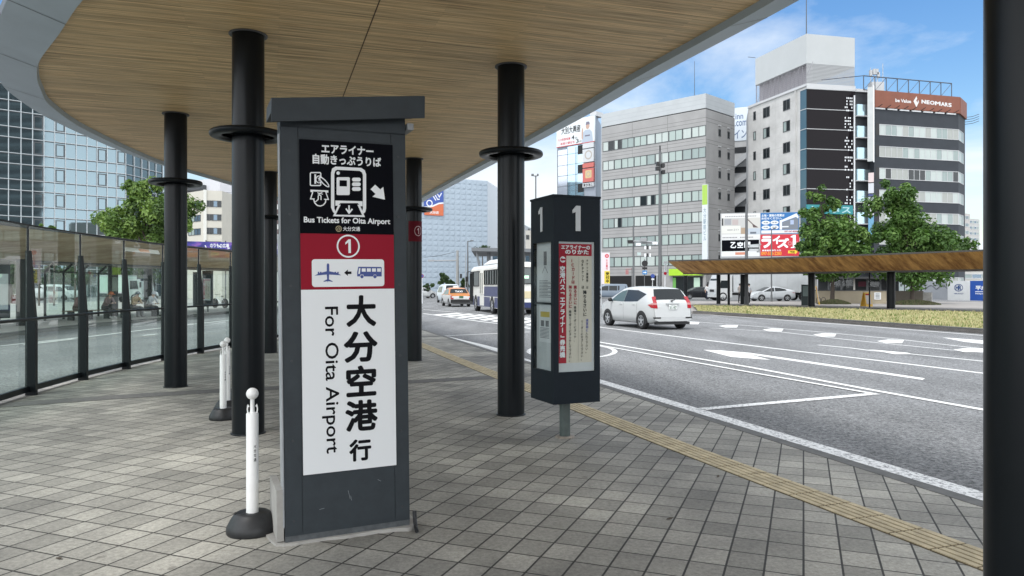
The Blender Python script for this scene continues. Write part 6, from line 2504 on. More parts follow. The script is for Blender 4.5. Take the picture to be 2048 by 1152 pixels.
# --- dark building with the rust coloured sign band
A5, C5, E5 = (PX(1748, 100.3), 100.3), (PX(1917, 104), 104), (PX(1930, 107.5), 107.5)
dk = thing("dark_building", "charcoal building with bands of curtained windows and a rust brown sign band round its top", "building", (A5[0], A5[1], -.1))
f5, L5 = face_between(A5, C5)
f5e, L5e = face_between(C5, E5)
DKW = mat("charcoal wall", (0.028, 0.034, 0.043), .75, nz=(.8, .12))
g = MB()
g.prism([A5, C5, E5, (E5[0] - 1, 122), (A5[0] + 1, 122)], -.1, 25.9)
g.build("wall", DKW, dk)
RUST = mat("rust sign brown", (0.20, 0.062, 0.033), .6, nz=(.7, .12))
g = MB()
g.fbox(f5, -.05, L5, 25.75, 28.05, -.3, .25)
g.fbox(f5e, .05, L5e, 25.75, 28.05, -.3, .24)
sg = g.build("sign_band", RUST, dk)
g = MB()
zq_ = lambda py, px: PZ(py, (f5.p(ucol(A5, C5, px), 0)).y)
SX = lambda x: 1690 + x / 4.267
SY = lambda y: 150 + y / 4.267


def stext(g, s, x0, x1, y0, y1, m, bold):
    a, b2 = ucol(A5, C5, SX(x0)), ucol(A5, C5, SX(x1))
    g.ftext(f5, s, a, b2, zq_(SY(y1), SX(x0)), zq_(SY(y0), SX(x0)), .254, m, bold)


for i, ch in enumerate("NEOMARS"):
    x0 = 640 + (0, 42, 72, 114, 165, 200, 228)[i]
    x1 = 640 + (38, 70, 112, 163, 200, 226, 258)[i]
    sh_ = (x0 - 640) * .125
    stext(g, ch, x0, x1, 213 + sh_, 247 + sh_, 0, .05)
stext(g, "be Value", 418, 552, 204, 234, 0, .035)
FP5 = lambda x, y: (ucol(A5, C5, SX(x)), zq_(SY(y), SX(x)))
g.fpoly(f5, [FP5(*p) for p in ((597, 185), (604, 205), (596, 222), (606, 240), (612, 214), (618, 236), (597, 278), (572, 228))], .254, 0)
g.build("lettering", mat("sign letter silver", (0.62, 0.62, 0.62), .4), sg)
g = MB()
for k in range(10):
    u = L5 * (.03 + k * .1)
    g.tube([f5.p(u, 25.75, .25), f5.p(u + .25, 26.05, .8)], .05, 5)
g.build("lamp_arm", TRIM, sg)
g = MB()
for k in range(7):
    u = L5 * (.01 + k * .14)
    g.fbox(f5, u, u + L5 * .11, 25.55, 25.74, 0.01, .14)
g.build("light_strip", SIGNWHITE, sg)
CUR5 = [CUR[1], CUR[2], mat("curtain beige", (0.33, 0.345, 0.325), .4, nz=(2.5, .12, (9, 9, .2))), DGL]
for k in range(8):
    zt = 23.55 - 2.97 * k
    vary = [rng.choice([0, 1, 2, 0, 2]) if k != 2 else rng.choice([0, 1, 3, 3, 2]) for _ in range(14)]
    window(dk, f5, ucol(A5, C5, 1758.5), L5 - .02, zt - 1.5, zt, CUR5, WFL, n=.0, fw=.07, panes=14, vary=vary, name="window_band")
    window(dk, f5e, .02, L5e * .75, zt - 1.5, zt, CUR5, WFL, n=.0, fw=.07, panes=2, vary=[0, 1], name="window_band")
    g = MB()
    g.fbox(f5, ucol(A5, C5, 1752), ucol(A5, C5, 1758), zt - 1.5, zt + .1, -.01, .015)
    g.build("recess", TRIM, dk)
g = MB()
for k in range(4):
    z0 = 25.0 + k * .33
    g.tube([f5e.p(L5e - .2, z0, 0), f5e.p(L5e + .3, z0 + .1, .9), f5e.p(L5e + .9, z0 + .45, 1.6)], .04, 5)
g.build("cable_bracket", WFR, dk)
# rooftop rail truss
rt = thing("rooftop_truss", "dark steel rail truss along the roof edge above the rust sign band", "railing", (A5[0], A5[1], 28.05))
g = MB()
for z in (28.1, 30.0):
    g.tube([f5.p(-1.5, z, -.2), f5.p(L5 * .93, z, -.2)], .07, 6)
for k in range(9):
    u = -1.5 + k * (L5 * .93 + 1.5) / 8
    g.tube([f5.p(u, 28.1, -.2), f5.p(u, 30.0, -.2)], .06, 6)
    if k < 8:
        g.tube([f5.p(u, 28.1, -.2), f5.p(u + (L5 * .93 + 1.5) / 8, 30.0, -.2)], .035, 5)
g.tube([f5.p(-1.5, 30.0, -.2), f5.p(-7.5, 29.2, -1.0)], .05, 6)
g.build("truss", mat("truss steel", (0.06, 0.07, 0.09), .5), rt)
at = thing("antenna_mast", "grey rooftop antenna cluster on a small box beside the roof truss", "antenna", (PX(1752, 108), 108, 28.1))
g = MB()
x, y = PX(1752, 108), 108
g.box(x - .9, x + .9, y - .6, y + .6, 26.5, 31.2)
g.build("equipment_box", WFL, at)
g = MB()
for dx, h in ((-.8, 33.4), (-.3, 33.0), (.2, 32.6), (1.0, 34.0)):
    g.cyl((x + dx, y, 31.1), (x + dx, y, h), .05, .04, 6)
for dx, z in ((-.8, 32.2), (-.3, 32.4), (.3, 31.9), (.1, 32.4)):
    g.box(x + dx - .18, x + dx + .18, y - .2, y + .1, z, z + .8)
g.build("mast", mat("antenna grey", (0.45, 0.46, 0.47), .5), at)
vsn = thing("vertical_sign", "tall blank white sign board running down the wall left of the rust sign band", "sign", (PX(1741, 99), 99, 18))
g = MB()
a = (PX(1735, 99.4), 99.4)
b2 = (PX(1747.5, 99.0), 99.0)
fv, Lv = face_between(a, b2)
g.fbox(fv, 0, Lv, PZ(322, 99), PZ(173, 99), -.25, .0)
g.build("board", mat("weathered white board", (0.48, 0.50, 0.50), .6, nz=(.5, .1)), vsn)
g = MB()
g.fbox(fv, Lv - .05, Lv + .06, PZ(324, 99), PZ(171, 99), -.25, .04)
g.build("edge_trim", SIGNWHITE, vsn)
sl = thing("sign_stack", "stack of small coloured shop signs below the tall blank white sign", "sign", (PX(1738, 99), 99, 8))
for y0, y1, c_ in ((345, 364, (.60, .50, .50)), (366, 386, (.52, .54, .58)), (388, 392, (.05, .06, .2)), (394, 404, (.5, .55, .6)), (408, 430, (.5, .5, .52)), (432, 470, (.12, .3, .45))):
    g = MB()
    g.fbox(fv, .1, Lv, PZ(y1, 99), PZ(y0, 99), -.2, .0)
    g.build("sign_board", mat("stack colour %d" % y0, c_, .5), sl)
sl["label"] = "stack of small coloured shop signs below the tall blank white sign"
# teal shop sign behind the left tree
ts = thing("teal_sign", "teal shop sign on the dark glass front, showing behind the left broad tree", "sign", (PX(1660, 99.6), 99.6, 10))
g = MB()
fT, LT = face_between((PX(1614, 99.3), 99.3), (PX(1706, 100.6), 100.6))
g.fbox(fT, 0, LT, PZ(428, 100), PZ(410, 100), -.2, .0)
b_ = g.build("board", mat("teal board", (0.02, 0.22, 0.24), .5), ts)
g = MB()
g.ftext(fT, "レンタス", LT * .1, LT * .95, PZ(426, 100), PZ(412, 100), .004, 0, .03)
g.build("lettering", mat("teal letter", (0.35, 0.55, 0.58), .5), b_)

# --- billboard wall of four boards
bl = thing("billboard_wall", "four advertising boards in two rows on a grey frame, left of the broad trees", "billboard", (PX(1520, 84), 84, -.1))
a, b2 = (PX(1441, 86), 86), (PX(1601, 84), 84)
fB, LB = face_between(a, b2)
QB = Quad((1441, 426), (1600, 426.5), (1600, 513), (1441, 512), 86, 84, 0, LB, PZ(512.5, 85), PZ(426, 85))
UB = lambda x, y: QB(1440 + x / 11.52, 420 + y / 11.52)
g = MB()
g.fbox(fB, 0, LB, PZ(516, 85), PZ(425, 85), -.6, -.02)
for k in range(8):
    g.fbox(fB, .3 + k * (LB - .8) / 7, .5 + k * (LB - .8) / 7, 2.9, PZ(512, 85), -.5, -.3)
g.fbox(fB, .1, LB - .1, -.1, 2.9, -3, -.4)
g.build("frame", mat("board frame grey", (0.33, 0.34, 0.35), .6), bl)


def board(x0, y0, x1, y1, col, nm):
    g = MB()
    p, q = UB(x0, y1), UB(x1, y0)
    g.fbox(fB, p[0], q[0], p[1], q[1], -.02, .0)
    return g.build("board", mat(nm, col, .45), bl)


def bpoly(g, pts, n, m=0):
    g.fpoly(fB, [UB(*p) for p in pts], n, m)


def btext(g, s, x0, x1, y0, y1, n, m=0, bold=.02):
    p, q = UB(x0, y1), UB(x1, y0)
    g.ftext(fB, s, p[0], q[0], p[1], q[1], n, m, bold)


rect = lambda x0, y0, x1, y1: [(x0, y0), (x1, y0), (x1, y1), (x0, y1)]
b1 = board(30, 75, 920, 660, (.62, .62, .61), "board pale")
g = MB()
bpoly(g, rect(40, 175, 620, 545), .004, 0)
bpoly(g, rect(630, 175, 915, 420), .004, 1)
bpoly(g, rect(630, 420, 915, 560), .004, 2)
bpoly(g, rect(40, 175, 75, 345), .008, 3)
bpoly(g, rect(100, 190, 260, 330), .008, 4)
bpoly(g, rect(280, 205, 420, 335), .008, 5)
bpoly(g, rect(480, 400, 590, 545), .008, 6)
bpoly(g, [(590, 185), (610, 175), (760, 320), (880, 405), (760, 400), (740, 330)], .008, 7)
bpoly(g, rect(690, 500, 830, 545), .008, 8)
g.build("picture", [mat("pic %d" % i, c_, .6) for i, c_ in enumerate(((.46, .46, .45), (.52, .51, .48), (.42, .47, .53), (.03, .03, .03), (.30, .31, .33), (.42, .36, .35), (.36, .27, .19), (.09, .06, .06), (.12, .14, .17)))], b1)
g = MB()
bpoly(g, rect(32, 355, 470, 530), .012, 0)
g.build("name_card", mat("card white", (.62, .62, .58), .5), b1)
g = MB()
btext(g, "エイト", 310, 435, 420, 468, .016, 0)
for x in range(120, 830, 40):
    bpoly(g, rect(x, 128, x + 26, 146), .004, 0)
for x in list(range(60, 400, 34)) + list(range(460, 740, 34)):
    bpoly(g, rect(x, 612, x + 24, 634), .004, 0)
bpoly(g, rect(165, 440, 290, 456), .016, 0)
g.build("lettering", mat("board grey ink", (.16, .16, .18), .5), b1)
b3 = board(30, 668, 905, 1060, (.66, .67, .68), "board white")
g = MB()
bpoly(g, rect(40, 682, 895, 940), .004, 0)
g.build("black_field", SIGNBLACK, b3)
g = MB()
for i, (ch, x0, x1) in enumerate((("乙", 240, 370), ("空", 398, 530), ("間", 555, 695))):
    btext(g, ch, x0, x1, 728, 865, .008, 0, .035)
g.build("lettering", SIGNWHITE, b3)
g = MB()
bpoly(g, rect(350, 965, 580, 1025), .004, 0)
g.build("orange_label", mat("board orange", (.55, .22, .14), .5), b3)
b4 = board(930, 75, 1810, 555, (.012, .13, .36), "board blue")
g = MB()
btext(g, "土地・建物の売買は", 950, 1475, 105, 165, .004, 0, .03)
btext(g, "お任せください。", 950, 1420, 175, 228, .004, 0, .03)
for cx, cy in ((1048, 297), (1248, 297), (1048, 407), (1248, 407)):
    bpoly(g, [(cx + 95 * math.cos(k * .3142), cy + 46 * math.sin(k * .3142)) for k in range(20)], .004, 0)
bpoly(g, rect(945, 475, 1790, 545), .004, 0)
bpoly(g, [(1365, 250), (1420, 240), (1755, 95), (1800, 180), (1790, 220), (1740, 180), (1420, 290), (1420, 465), (1365, 465)], .004, 0)
bpoly(g, rect(1420, 385, 1570, 412), .012, 0)
g.build("white_print", mat("board print white", (.66, .68, .70), .5), b4)
g = MB()
bpoly(g, [(1425, 295), (1740, 190), (1795, 230), (1795, 465), (1425, 465)], .008, 0)
for cx, cy in ((1048, 297), (1248, 297), (1048, 407), (1248, 407)):
    btext(g, "売買", cx - 55, cx + 55, cy - 16, cy + 16, .008, 0)
g.build("picture", mat("pic house", (.16, .18, .21), .6), b4)
g = MB()
bpoly(g, rect(1610, 250, 1690, 350), .012, 0)
g.build("picture_window", mat("pic window", (.35, .42, .58), .6), b4)
g = MB()
btext(g, "097-547-8000", 1475, 1775, 490, 528, .008, 0, .03)
g.build("red_lettering", SIGNRED, b4)
b5 = board(925, 575, 1815, 1065, (.50, .018, .035), "board red")
g = MB()
for ch, x0, x1, y0, y1 in (("ラ", 948, 1185, 600, 880), ("イ", 1205, 1375, 600, 795), ("ズ", 1310, 1585, 660, 885)):
    btext(g, ch, x0, x1, y0, y1, .004, 0, .055)
bpoly(g, [(1615, 625), (1690, 592), (1735, 592), (1735, 860), (1785, 868), (1785, 888), (1620, 888), (1620, 868), (1668, 860), (1668, 650), (1620, 645)], .012, 0)
btext(g, "賃貸管理専門 大分", 960, 1400, 918, 952, .004, 0, .03)
g.build("white_lettering", SIGNWHITE, b5)
g = MB()
btext(g, "ONE", 1555, 1785, 735, 830, .006, 0, .04)
g.build("pink_lettering", mat("board pink", (.60, .18, .20), .5), b5)
g = MB()
btext(g, "097-538-2283", 945, 1410, 965, 1045, .004, 0, .045)
bpoly(g, [(1560, 945), (1720, 945), (1720, 922), (1778, 975), (1720, 1035), (1720, 1008), (1560, 1008)], .004, 1)
g.build("orange_lettering", [mat("board orange ink", (.75, .27, .03), .5), mat("board yellow", (.80, .55, .04), .5)], b5)
g = MB()
btext(g, "不動産", 1590, 1710, 958, 996, .008, 0, .03)
g.build("arrow_lettering", INK, b5)

# --- white folded-panel building with the round logo board
A6, C6 = (PX(770, 138.0), 138.0), (PX(975, 148.0), 148.0)
wf = thing("white_building", "windowless white building of folded facade panels with a blue and orange logo board", "building", (C6[0], C6[1], -.1))
f6, L6 = face_between(A6, C6)
H6 = 22.55
g = MB()
g.prism([A6, C6, (C6[0] + 4, 170), (A6[0] + 4, 170)], -.1, H6 - .02)
g.build("wall", mat("white facade", (0.62, 0.66, 0.70), .6), wf)
g = MB()
nu, nv_ = int(L6 / 1.15), 22
cu, cv = L6 / nu, H6 / nv_
for i in range(nu):
    for j in range(nv_):
        r0, u0 = i * cu, j * cv
        off = .07 + .04 * rng.random()
        ap = f6.p(r0 + cu * .72, u0 + cv * .30, off)
        c = [f6.p(r0, u0, .02), f6.p(r0 + cu, u0, .02), f6.p(r0 + cu, u0 + cv, .02), f6.p(r0, u0 + cv, .02)]
        g.add(c + [ap], [(0, 1, 4), (1, 2, 4), (2, 3, 4), (3, 0, 4)], 0)
g.build("folded_panels", mat("folded panel white", (0.36, 0.43, 0.50), .45, nz=(.3, .04)), wf)
g = MB()
a, b2 = ucol(A6, C6, 847.5), ucol(A6, C6, 886)
z0, z1 = PZ(431, 142.5), PZ(380, 142.5)
g.fbox(f6, a, b2, z0, z1 + 2.5, .1, .25)
lg = g.build("logo_board", mat("logo blue", (0.05, 0.10, 0.38), .5), wf)
g = MB()
W_ = b2 - a
g.fpoly(f6, [(a, z0), (b2, z0), (b2, z0 + 2.3), (a + W_ * .75, z0 + 2.2), (a + W_ * .45, z0 + 1.7), (a + W_ * .2, z0 + 1.5), (a, z0 + 1.5)], .254, 0)
g.build("logo_orange", mat("logo orange", (0.62, 0.16, 0.07), .5), lg)
g = MB()
g.fstroke(f6, [(a, z0 + 1.5), (a + W_ * .2, z0 + 1.55), (a + W_ * .45, z0 + 1.8), (a + W_ * .75, z0 + 2.35), (b2, z0 + 2.5)], .28, .258, 0)
g.fring(f6, (a + W_ * .27, z0 + 2.3), .55, .2, .262, 0, 20)
g.fstroke(f6, [(a + W_ * .40, z0 + 4.1), (a + W_ * .60, z0 + 2.9)], .2, .262, 0)
g.fstroke(f6, [(a + W_ * .50, z0 + 4.3), (a + W_ * .70, z0 + 3.1), (a + W_ * .80, z0 + 3.2)], .2, .262, 0)
g.fstroke(f6, [(a + W_ * .62, z0 + 4.5), (a + W_ * .78, z0 + 3.6), (a + W_ * .9, z0 + 4.4)], .2, .266, 0)
g.ftext(f6, "大分店", a + W_ * .28, a + W_ * .75, z0 + .3, z0 + .85, .258, 0, .03)
g.build("logo_white", SIGNWHITE, lg)
# neighbours to its right
nb = thing("grey_building", "plain grey building with a dark roof line, right of the white folded facade", "building", (PX(985, 160), 160, -.1))
a, b2 = (PX(968, 160), 160), (PX(1046, 163), 163)
f7, L7 = face_between(a, b2)
g = MB()
g.prism([a, b2, (b2[0] + 3, 180), (a[0], 180)], -.1, 15.2)
g.build("wall", mat("plain grey wall", (0.40, 0.42, 0.44), .7, nz=(.4, .06)), nb)
g = MB()
g.fbox(f7, 0, L7, 15.2, 15.6, -.3, .3)
g.build("roof_edge", WFR, nb)
g = MB()
g.fbox(f7, .4, L7, 12.6, 15.1, -.01, .02)
g.fbox(f7, .4, .6, 0, 12.6, -.01, .1, 1)
g.build("upper_panel", [mat("upper panel pale", (0.55, 0.56, 0.57), .7), WFR], nb)
cr = thing("cream_building", "cream building with one dark window, behind the bus stop sign's left side", "building", (PX(1050, 130), 130, -.1))
a, b2 = (PX(1030, 130), 130), (PX(1112, 133), 133)
f8, L8 = face_between(a, b2)
g = MB()
g.prism([a, b2, (b2[0] + 2, 145), (a[0], 145)], -.1, PZ(461, 131))
g.build("wall", mat("cream wall", (0.56, 0.54, 0.49), .8, nz=(.4, .06)), cr)
for k in range(3):
    window(cr, f8, ucol(a, b2, 1052), ucol(a, b2, 1058.5), PZ(479, 131) - k * 3, PZ(470, 131) - k * 3, DGL, WFR, fw=.08)
g = MB()
g.box(PX(1056, 134), PX(1060, 134), 134, 136, PZ(462, 134), PZ(457, 134))
g.build("roof_tank", WFR, cr)
hc = thing("high_canopy", "high thin grey canopy on slender legs above the bus roof", "canopy", (PX(1000, 76), 76, 0))
g = MB()
za, zb_ = PZ(502, 76), PZ(495, 76)
g.prism([(PX(943, 76), 76), (PX(1085, 79), 79), (PX(1085, 88), 88), (PX(950, 90), 90)], za, zb_)
g.build("roof_slab", mat("canopy slab grey", (0.16, 0.17, 0.18), .6), hc)
for pts, r in (([(PX(953, 77), 77, za), (PX(959, 77), 77, za - 1.5), (PX(962, 77), 77, 0)], .12), ([(PX(977.5, 80), 80, za), (PX(977.5, 80), 80, 0)], .22), ([(PX(1062, 80), 80, za), (PX(1066, 80), 80, 0)], .2)):
    g = MB()
    g.tube(pts, r, 10)
    g.build("leg", mat("canopy leg grey", (0.20, 0.21, 0.22), .6), hc)
g = MB()
g.prism([(PX(985, 95), 95), (PX(1085, 97), 97), (PX(1085, 105), 105), (PX(985, 105), 105)], PZ(540, 95), PZ(504, 95))
g.build("glazed_hall", BGL, hc)

# --- glass office building on the left
C9 = (-60.0, 115.0)
A9 = (C9[0] - 27.0, C9[1] - 25.1)
E9 = (-58.6, 124.0)
lg_ = thing("glass_office_building", "large glass curtain wall building with pale grid lines, behind the loop platform at left", "building", (C9[0], C9[1], -.1))
f9, L9 = face_between(A9, C9)
f9e, L9e = face_between(C9, E9)
H9 = 30.2
g = MB()
g.prism([A9, C9, E9, (E9[0] - 30, 150), (A9[0] - 14, 108)], -.1, H9)
g.build("glass_wall", mat("curtain glass", (0.15, 0.20, 0.225), .035, .9, nz=(.05, .06)), lg_)
lev = [30.0, 28.5, 26.3, 24.2 + .75 - .1, 22.65, 20.4, 18.95, 16.7, 15.25, 13.0, 11.55, 9.3, 7.85, 5.6, 4.1, 1.9]
lev = sorted({round(22.65 + k * 3.72, 2) for k in range(-5, 3)} | {round(24.15 + k * 3.72, 2) for k in range(-6, 2)})
ub = [ucol(A9, C9, x) for x in (16.7, 41.7, 65, 87.5, 109, 130.6, 152, 173.6, 193.6, 214, 233)]
pitch = ub[1] - ub[0]
ub = [ub[0] - pitch * k for k in range(9, 0, -1) if ub[0] - pitch * k > 0] + ub
MULL = mat("mullion pale", (0.45, 0.49, 0.51), .4)
g = MB()
for z in lev:
    g.fbox(f9, 0, L9, z - .03, z + .05, -.01, .16)
    g.fbox(f9e, .16, L9e, z - .03, z + .05, -.01, .155)
g.build("transom", MULL, lg_)
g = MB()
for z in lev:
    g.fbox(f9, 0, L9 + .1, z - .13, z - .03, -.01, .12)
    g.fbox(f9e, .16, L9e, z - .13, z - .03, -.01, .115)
g.build("dark_transom", WFR, lg_)  # dark strip below each pale transom
g = MB()
for u in ub + [L9 - .05]:
    g.fbox(f9, u - .045, u + .045, 0, H9, -.01, .2)
for k in range(1, 6):
    g.fbox(f9e, k * L9e / 5 - .05, k * L9e / 5 + .05, 0, H9, -.01, .19)
g.build("mullion", MULL, lg_)
tall = [round(22.65 + k * 3.72, 2) for k in range(-4, 3)]
nb0 = len(ub) - 11
for ci in (2, 4, 8, 10):
    for z in tall:
        i = nb0 + ci
        r0 = ub[i] + .14
        r1 = (ub[i + 1] if i + 1 < len(ub) else L9) - .1
        if z - 2.0 < 3 or z > 29:
            continue
        g = MB()
        for a, b2, c, d in ((r0, r1, z - 2.1, z - 1.98), (r0, r1, z - .42, z - .3), (r0, r0 + .12, z - 1.98, z - .42), (r1 - .12, r1, z - 1.98, z - .42)):
            g.fbox(f9, a, b2, c, d, -.01, .10)
        g.build("vent_window", WFR, lg_)
# the station tower that this glass mirrors, out of view to the right rear
st = thing("station_tower", "tall grey banded tower, seen only mirrored in the left glass office building", "building", (100, -18, -.1))
g = MB()
g.prism([(96, -14.5), (128, -40), (120, -90), (96, -78)], -.1, 82, 0)
fA, LA = face_between((96, -14.5), (96, -78))
fB_, LB_ = face_between((128, -40), (96, -14.5))
for k in range(20):
    z0 = 5 + k * 3.9
    g.fbox(fA, .5, LA - .5, z0, z0 + 1.7, -.1, .03, 1)
    g.fbox(fB_, .5, LB_ - .5, z0, z0 + 1.7, -.1, .03, 1)
    g.fbox(fA, -.6, LA, z0 + 2.6, z0 + 3.0, .0, .8, 0)
    g.fbox(fB_, 0, LB_, z0 + 2.6, z0 + 3.0, .0, .8, 0)
g.build("wall", [mat("tower grey", (0.30, 0.33, 0.33), .8, nz=(.2, .15)), mat("tower window", (0.03, 0.037, 0.04), .2)], st)
# cream building and the big white one with the arch
A10, C10, E10 = (PX(372, 92.7), 92.7), (PX(407, 90), 90), (PX(444, 90.7), 90.7)
cb = thing("cream_office", "cream office building with bands of dark windows, right of the fresh green tree", "building", (C10[0], C10[1], -.1))
f10, L10 = face_between(A10, C10)
f10r, L10r = face_between(C10, E10)
g = MB()
g.prism([A10, C10, E10, (E10[0], 104), (A10[0], 106)], -.1, 13.2)
g.build("wall", mat("cream office wall", (0.52, 0.50, 0.44), .8, nz=(.5, .06)), cb)
g = MB()
g.fbox(f10r, 0, .35, -.1, 13.25, -.2, .12)
g.build("corner_pier", mat("pier pale", (0.60, 0.60, 0.56), .8), cb)
for k in range(5):
    zt = PZ(400.5, 90) - k * 1.66
    window(cb, f10r, L10r * .1, L10r * .97, zt - .78, zt, [DGL, BGL], WFR, fw=.05, panes=4, vary=[0, 0, 1, 0])
    window(cb, f10, L10 * .15, L10 * .85, zt - .85, zt - .05, [CUR[2], BGL], WFR, fw=.05, panes=4, vary=[0, 0, 1, 1])
wa = thing("white_hall", "tall white building with a dark arch opening, behind the cream office", "building", (PX(440, 112), 112, -.1))
A11, C11, E11 = (PX(362, 116), 116), (PX(440, 112), 112), (PX(530, 118), 118)
f11, L11 = face_between(A11, C11)
f11r, L11r = face_between(C11, E11)
g = MB()
g.prism([A11, C11, E11, (E11[0], 135), (A11[0], 135)], -.1, PZ(356, 112))
for k in range(5):
    g.fbox(f11r, 0, L11r, 3 + k * 3.2, 3.05 + k * 3.2, -.01, .004, 1)
g.build("wall", [mat("white hall wall", (0.60, 0.60, 0.63), .8, nz=(.4, .05)), GROOVE], wa)
g = MB()
ar = ucol(C11, E11, 467)
g.fprism(f11r, [(ar + 1.35 * math.cos(math.pi * k / 14), PZ(424, 113) + 1.35 * math.sin(math.pi * k / 14)) for k in range(15)] + [(ar - 1.35, PZ(430, 113)), (ar + 1.35, PZ(430, 113))], -.01, .03)
g.build("arch_opening", mat("arch dark", (0.02, 0.022, 0.025), .8), wa)
g = MB()
g.fprism(f11r, [(ar - 1.9, PZ(424, 113)), (ar - .6, PZ(434, 113)), (ar + .6, PZ(434, 113)), (ar + 1.9, PZ(424, 113))], .03, .8)
g.build("balcony_bowl", mat("bowl white", (0.58, 0.58, 0.60), .8), wa)
g = MB()
g.fbox(f11, 0, ucol(A11, C11, 413), PZ(379, 112), PZ(368, 112), 0, 1.2)
g.build("plant_screen", WFR, wa)
bw = thing("brown_window_building", "white building with rows of brown windows, glimpsed left of the ticket sign", "building", (PX(555, 100), 100, -.1))
a, b2 = (PX(535, 100), 100), (PX(590, 101), 101)
f12, L12 = face_between(a, b2)
g = MB()
g.prism([a, b2, (b2[0], 112), (a[0], 112)], -.1, PZ(384, 100))
g.build("wall", mat("white tile wall", (0.58, 0.58, 0.57), .7, nz=(.6, .06)), bw)
for k in range(7):
    window(bw, f12, .3, ucol(a, b2, 560), PZ(408, 100) - k * 1.35, PZ(398, 100) - k * 1.35, mat("brown glass", (0.07, 0.03, 0.03), .1), WFR, fw=.05, panes=2)

# long purple event banner above the loop shelter
pb = thing("purple_banner", "long purple and blue event banner hung above the loop shelter's roof", "banner", (PX(430, 72), 72, 0))
a, b2 = (PX(372, 71), 71), (PX(600, 76), 76)
fp_, Lp = face_between(a, b2)
m, t, b, out = nodes_of("banner print")
c = mk(t, "ShaderNodeTexCoord")
n = mk(t, "ShaderNodeTexNoise", Scale=.55, Detail=4.0, Distortion=1.5)
link(t, c.outputs["Object"], n.inputs["Vector"])
r = mk(t, "ShaderNodeValToRGB")
e = r.color_ramp.elements
e[0].position, e[0].color = .35, (.03, .025, .16, 1)
e[1].position, e[1].color = .7, (.30, .12, .42, 1)
q = e.new(.52)
q.color = (.05, .05, .30, 1)
link(t, n.outputs["Fac"], r.inputs[0])
link(t, r.outputs[0], b.inputs["Base Color"])
g = MB()
g.fbox(fp_, 0, Lp, 4.6, 5.85, -.03, .0)
bn = g.build("cloth", m, pb)
g = MB()
ua = ucol(a, b2, 420)
g.ftext(fp_, "のりもの広場", ua, ucol(a, b2, 458), 5.3, 5.72, .004, 0, .03)
g.ftext(fp_, "大分駅前", ucol(a, b2, 553), ucol(a, b2, 570), 5.2, 5.7, .004, 0, .03)
for k in range(9):
    x = 392 + k * 9
    g.fstroke(fp_, [(ucol(a, b2, x), 4.9 + .3 * (k % 3)), (ucol(a, b2, x + 5), 5.05 + .25 * (k % 2))], .08, .005 + .0005 * k)
g.build("lettering", SIGNWHITE, bn)
for k in range(7):
    g = MB()
    u = k * Lp / 6
    g.tube([fp_.p(u, 0, -.1), fp_.p(u, 6.0, -.1)], .06, 6)
    g.build("pole", WFR, pb)

# far skyline scraps
for (px0, px1, d, top, lab, col_, nf) in ((1937, 1959, 250, 437, "tall pale apartment tower far off at the right, beyond the column", (.44, .44, .43), 12), (1924, 1940, 230, 426, "narrow beige tower edge beside the charcoal building, far off", (.46, .44, .42), 10), (1896, 1990, 118, 541, "low pale building above the white and blue hoarding", (.50, .49, .46), 2), (1880, 1906, 160, 500, "small grey building peeping out under the right tree's crown", (.38, .38, .38), 4)):
    t = thing("distant_building", lab, "building", (PX(px0, d), d, -.1))
    a, b2 = (PX(px0, d), d), (PX(px1, d + 3), d + 3)
    f, L_ = face_between(a, b2)
    z1 = PZ(top, d)
    g = MB()
    g.prism([a, b2, (b2[0] + 2, d + 14), (a[0] + 2, d + 14)], -.1, z1)
    g.build("wall", mat("distant wall %d" % px0, col_, .8, nz=(.3, .06)), t)
    fh = z1 / (nf + .5)
    for k in range(nf):
        window(t, f, L_ * .08, L_ * .92, z1 - (k + .8) * fh, z1 - (k + .3) * fh, [BGL, CUR[2]], WFL, fw=.12, panes=4, vary=[0, 1, 0, 1])

# ------------------------------------------------------------------ plaza furniture across the road
wl = thing("plaza_wall", "low beige plaza wall behind the left trunk and the yellow sign", "wall", (PX(1700, 66), 66, 0))
g = MB()
a, b2 = (PX(1629, 66), 66), (PX(1773, 63.5), 63.5)
fw_, Lw = face_between(a, b2)
g.fbox(fw_, 0, Lw, 0, 1.12, -.3, 0)
g.build("wall", mat("beige wall", (0.40, 0.345, 0.255), .8, nz=(.9, .08)), wl)
g = MB()
g.fbox(fw_, -.05, Lw + .05, 1.12, 1.20, -.35, .05)
g.build("coping", WFR, wl)
w2 = thing("plaza_wall", "low brown grey plaza wall behind the right trunk, with a pale end block", "wall", (PX(1820, 64), 64, 0))
g = MB()
a2, b3_ = (PX(1786, 65), 65), (PX(1846, 63.5), 63.5)
fw2, Lw2 = face_between(a2, b3_)
g.fbox(fw2, 0, Lw2, 0, 1.12, -.3, 0)
g.build("wall", mat("brown grey wall", (0.17, 0.15, 0.125), .85, nz=(.9, .12)), w2)
g = MB()
g.fbox(fw2, Lw2, Lw2 + .65, 0, 1.0, -.35, .05)
g.build("end_block", CONC, w2)
nt_ = thing("wall_notice", "white framed notice fixed on the beige plaza wall", "notice", (PX(1754, 63.6), 63.6, .7))
g = MB()
u = ucol(a, b2, 1748.5)
g.fbox(fw_, u, u + .52, .38, 1.0, 0.0, .05)
b_ = g.build("board", SIGNWHITE, nt_)
g = MB()
for k in range(4):
    g.fbox(fw_, u + .1, u + .42, .48 + k * .12, .54 + k * .12, .05, .054)
g.build("print", mat("notice print", (0.15, 0.17, 0.18), .6), b_)
sh = thing("glass_shelter", "dark framed glass entrance shelter behind the low plaza walls", "shelter", (PX(1740, 73), 73, 0))
a, b2 = (PX(1632, 74), 74), (PX(1842, 70.5), 70.5)
fs, Ls = face_between(a, b2)
g = MB()
g.fbox(fs, -.3, Ls + .3, 2.25, 2.45, -4.5, .5)
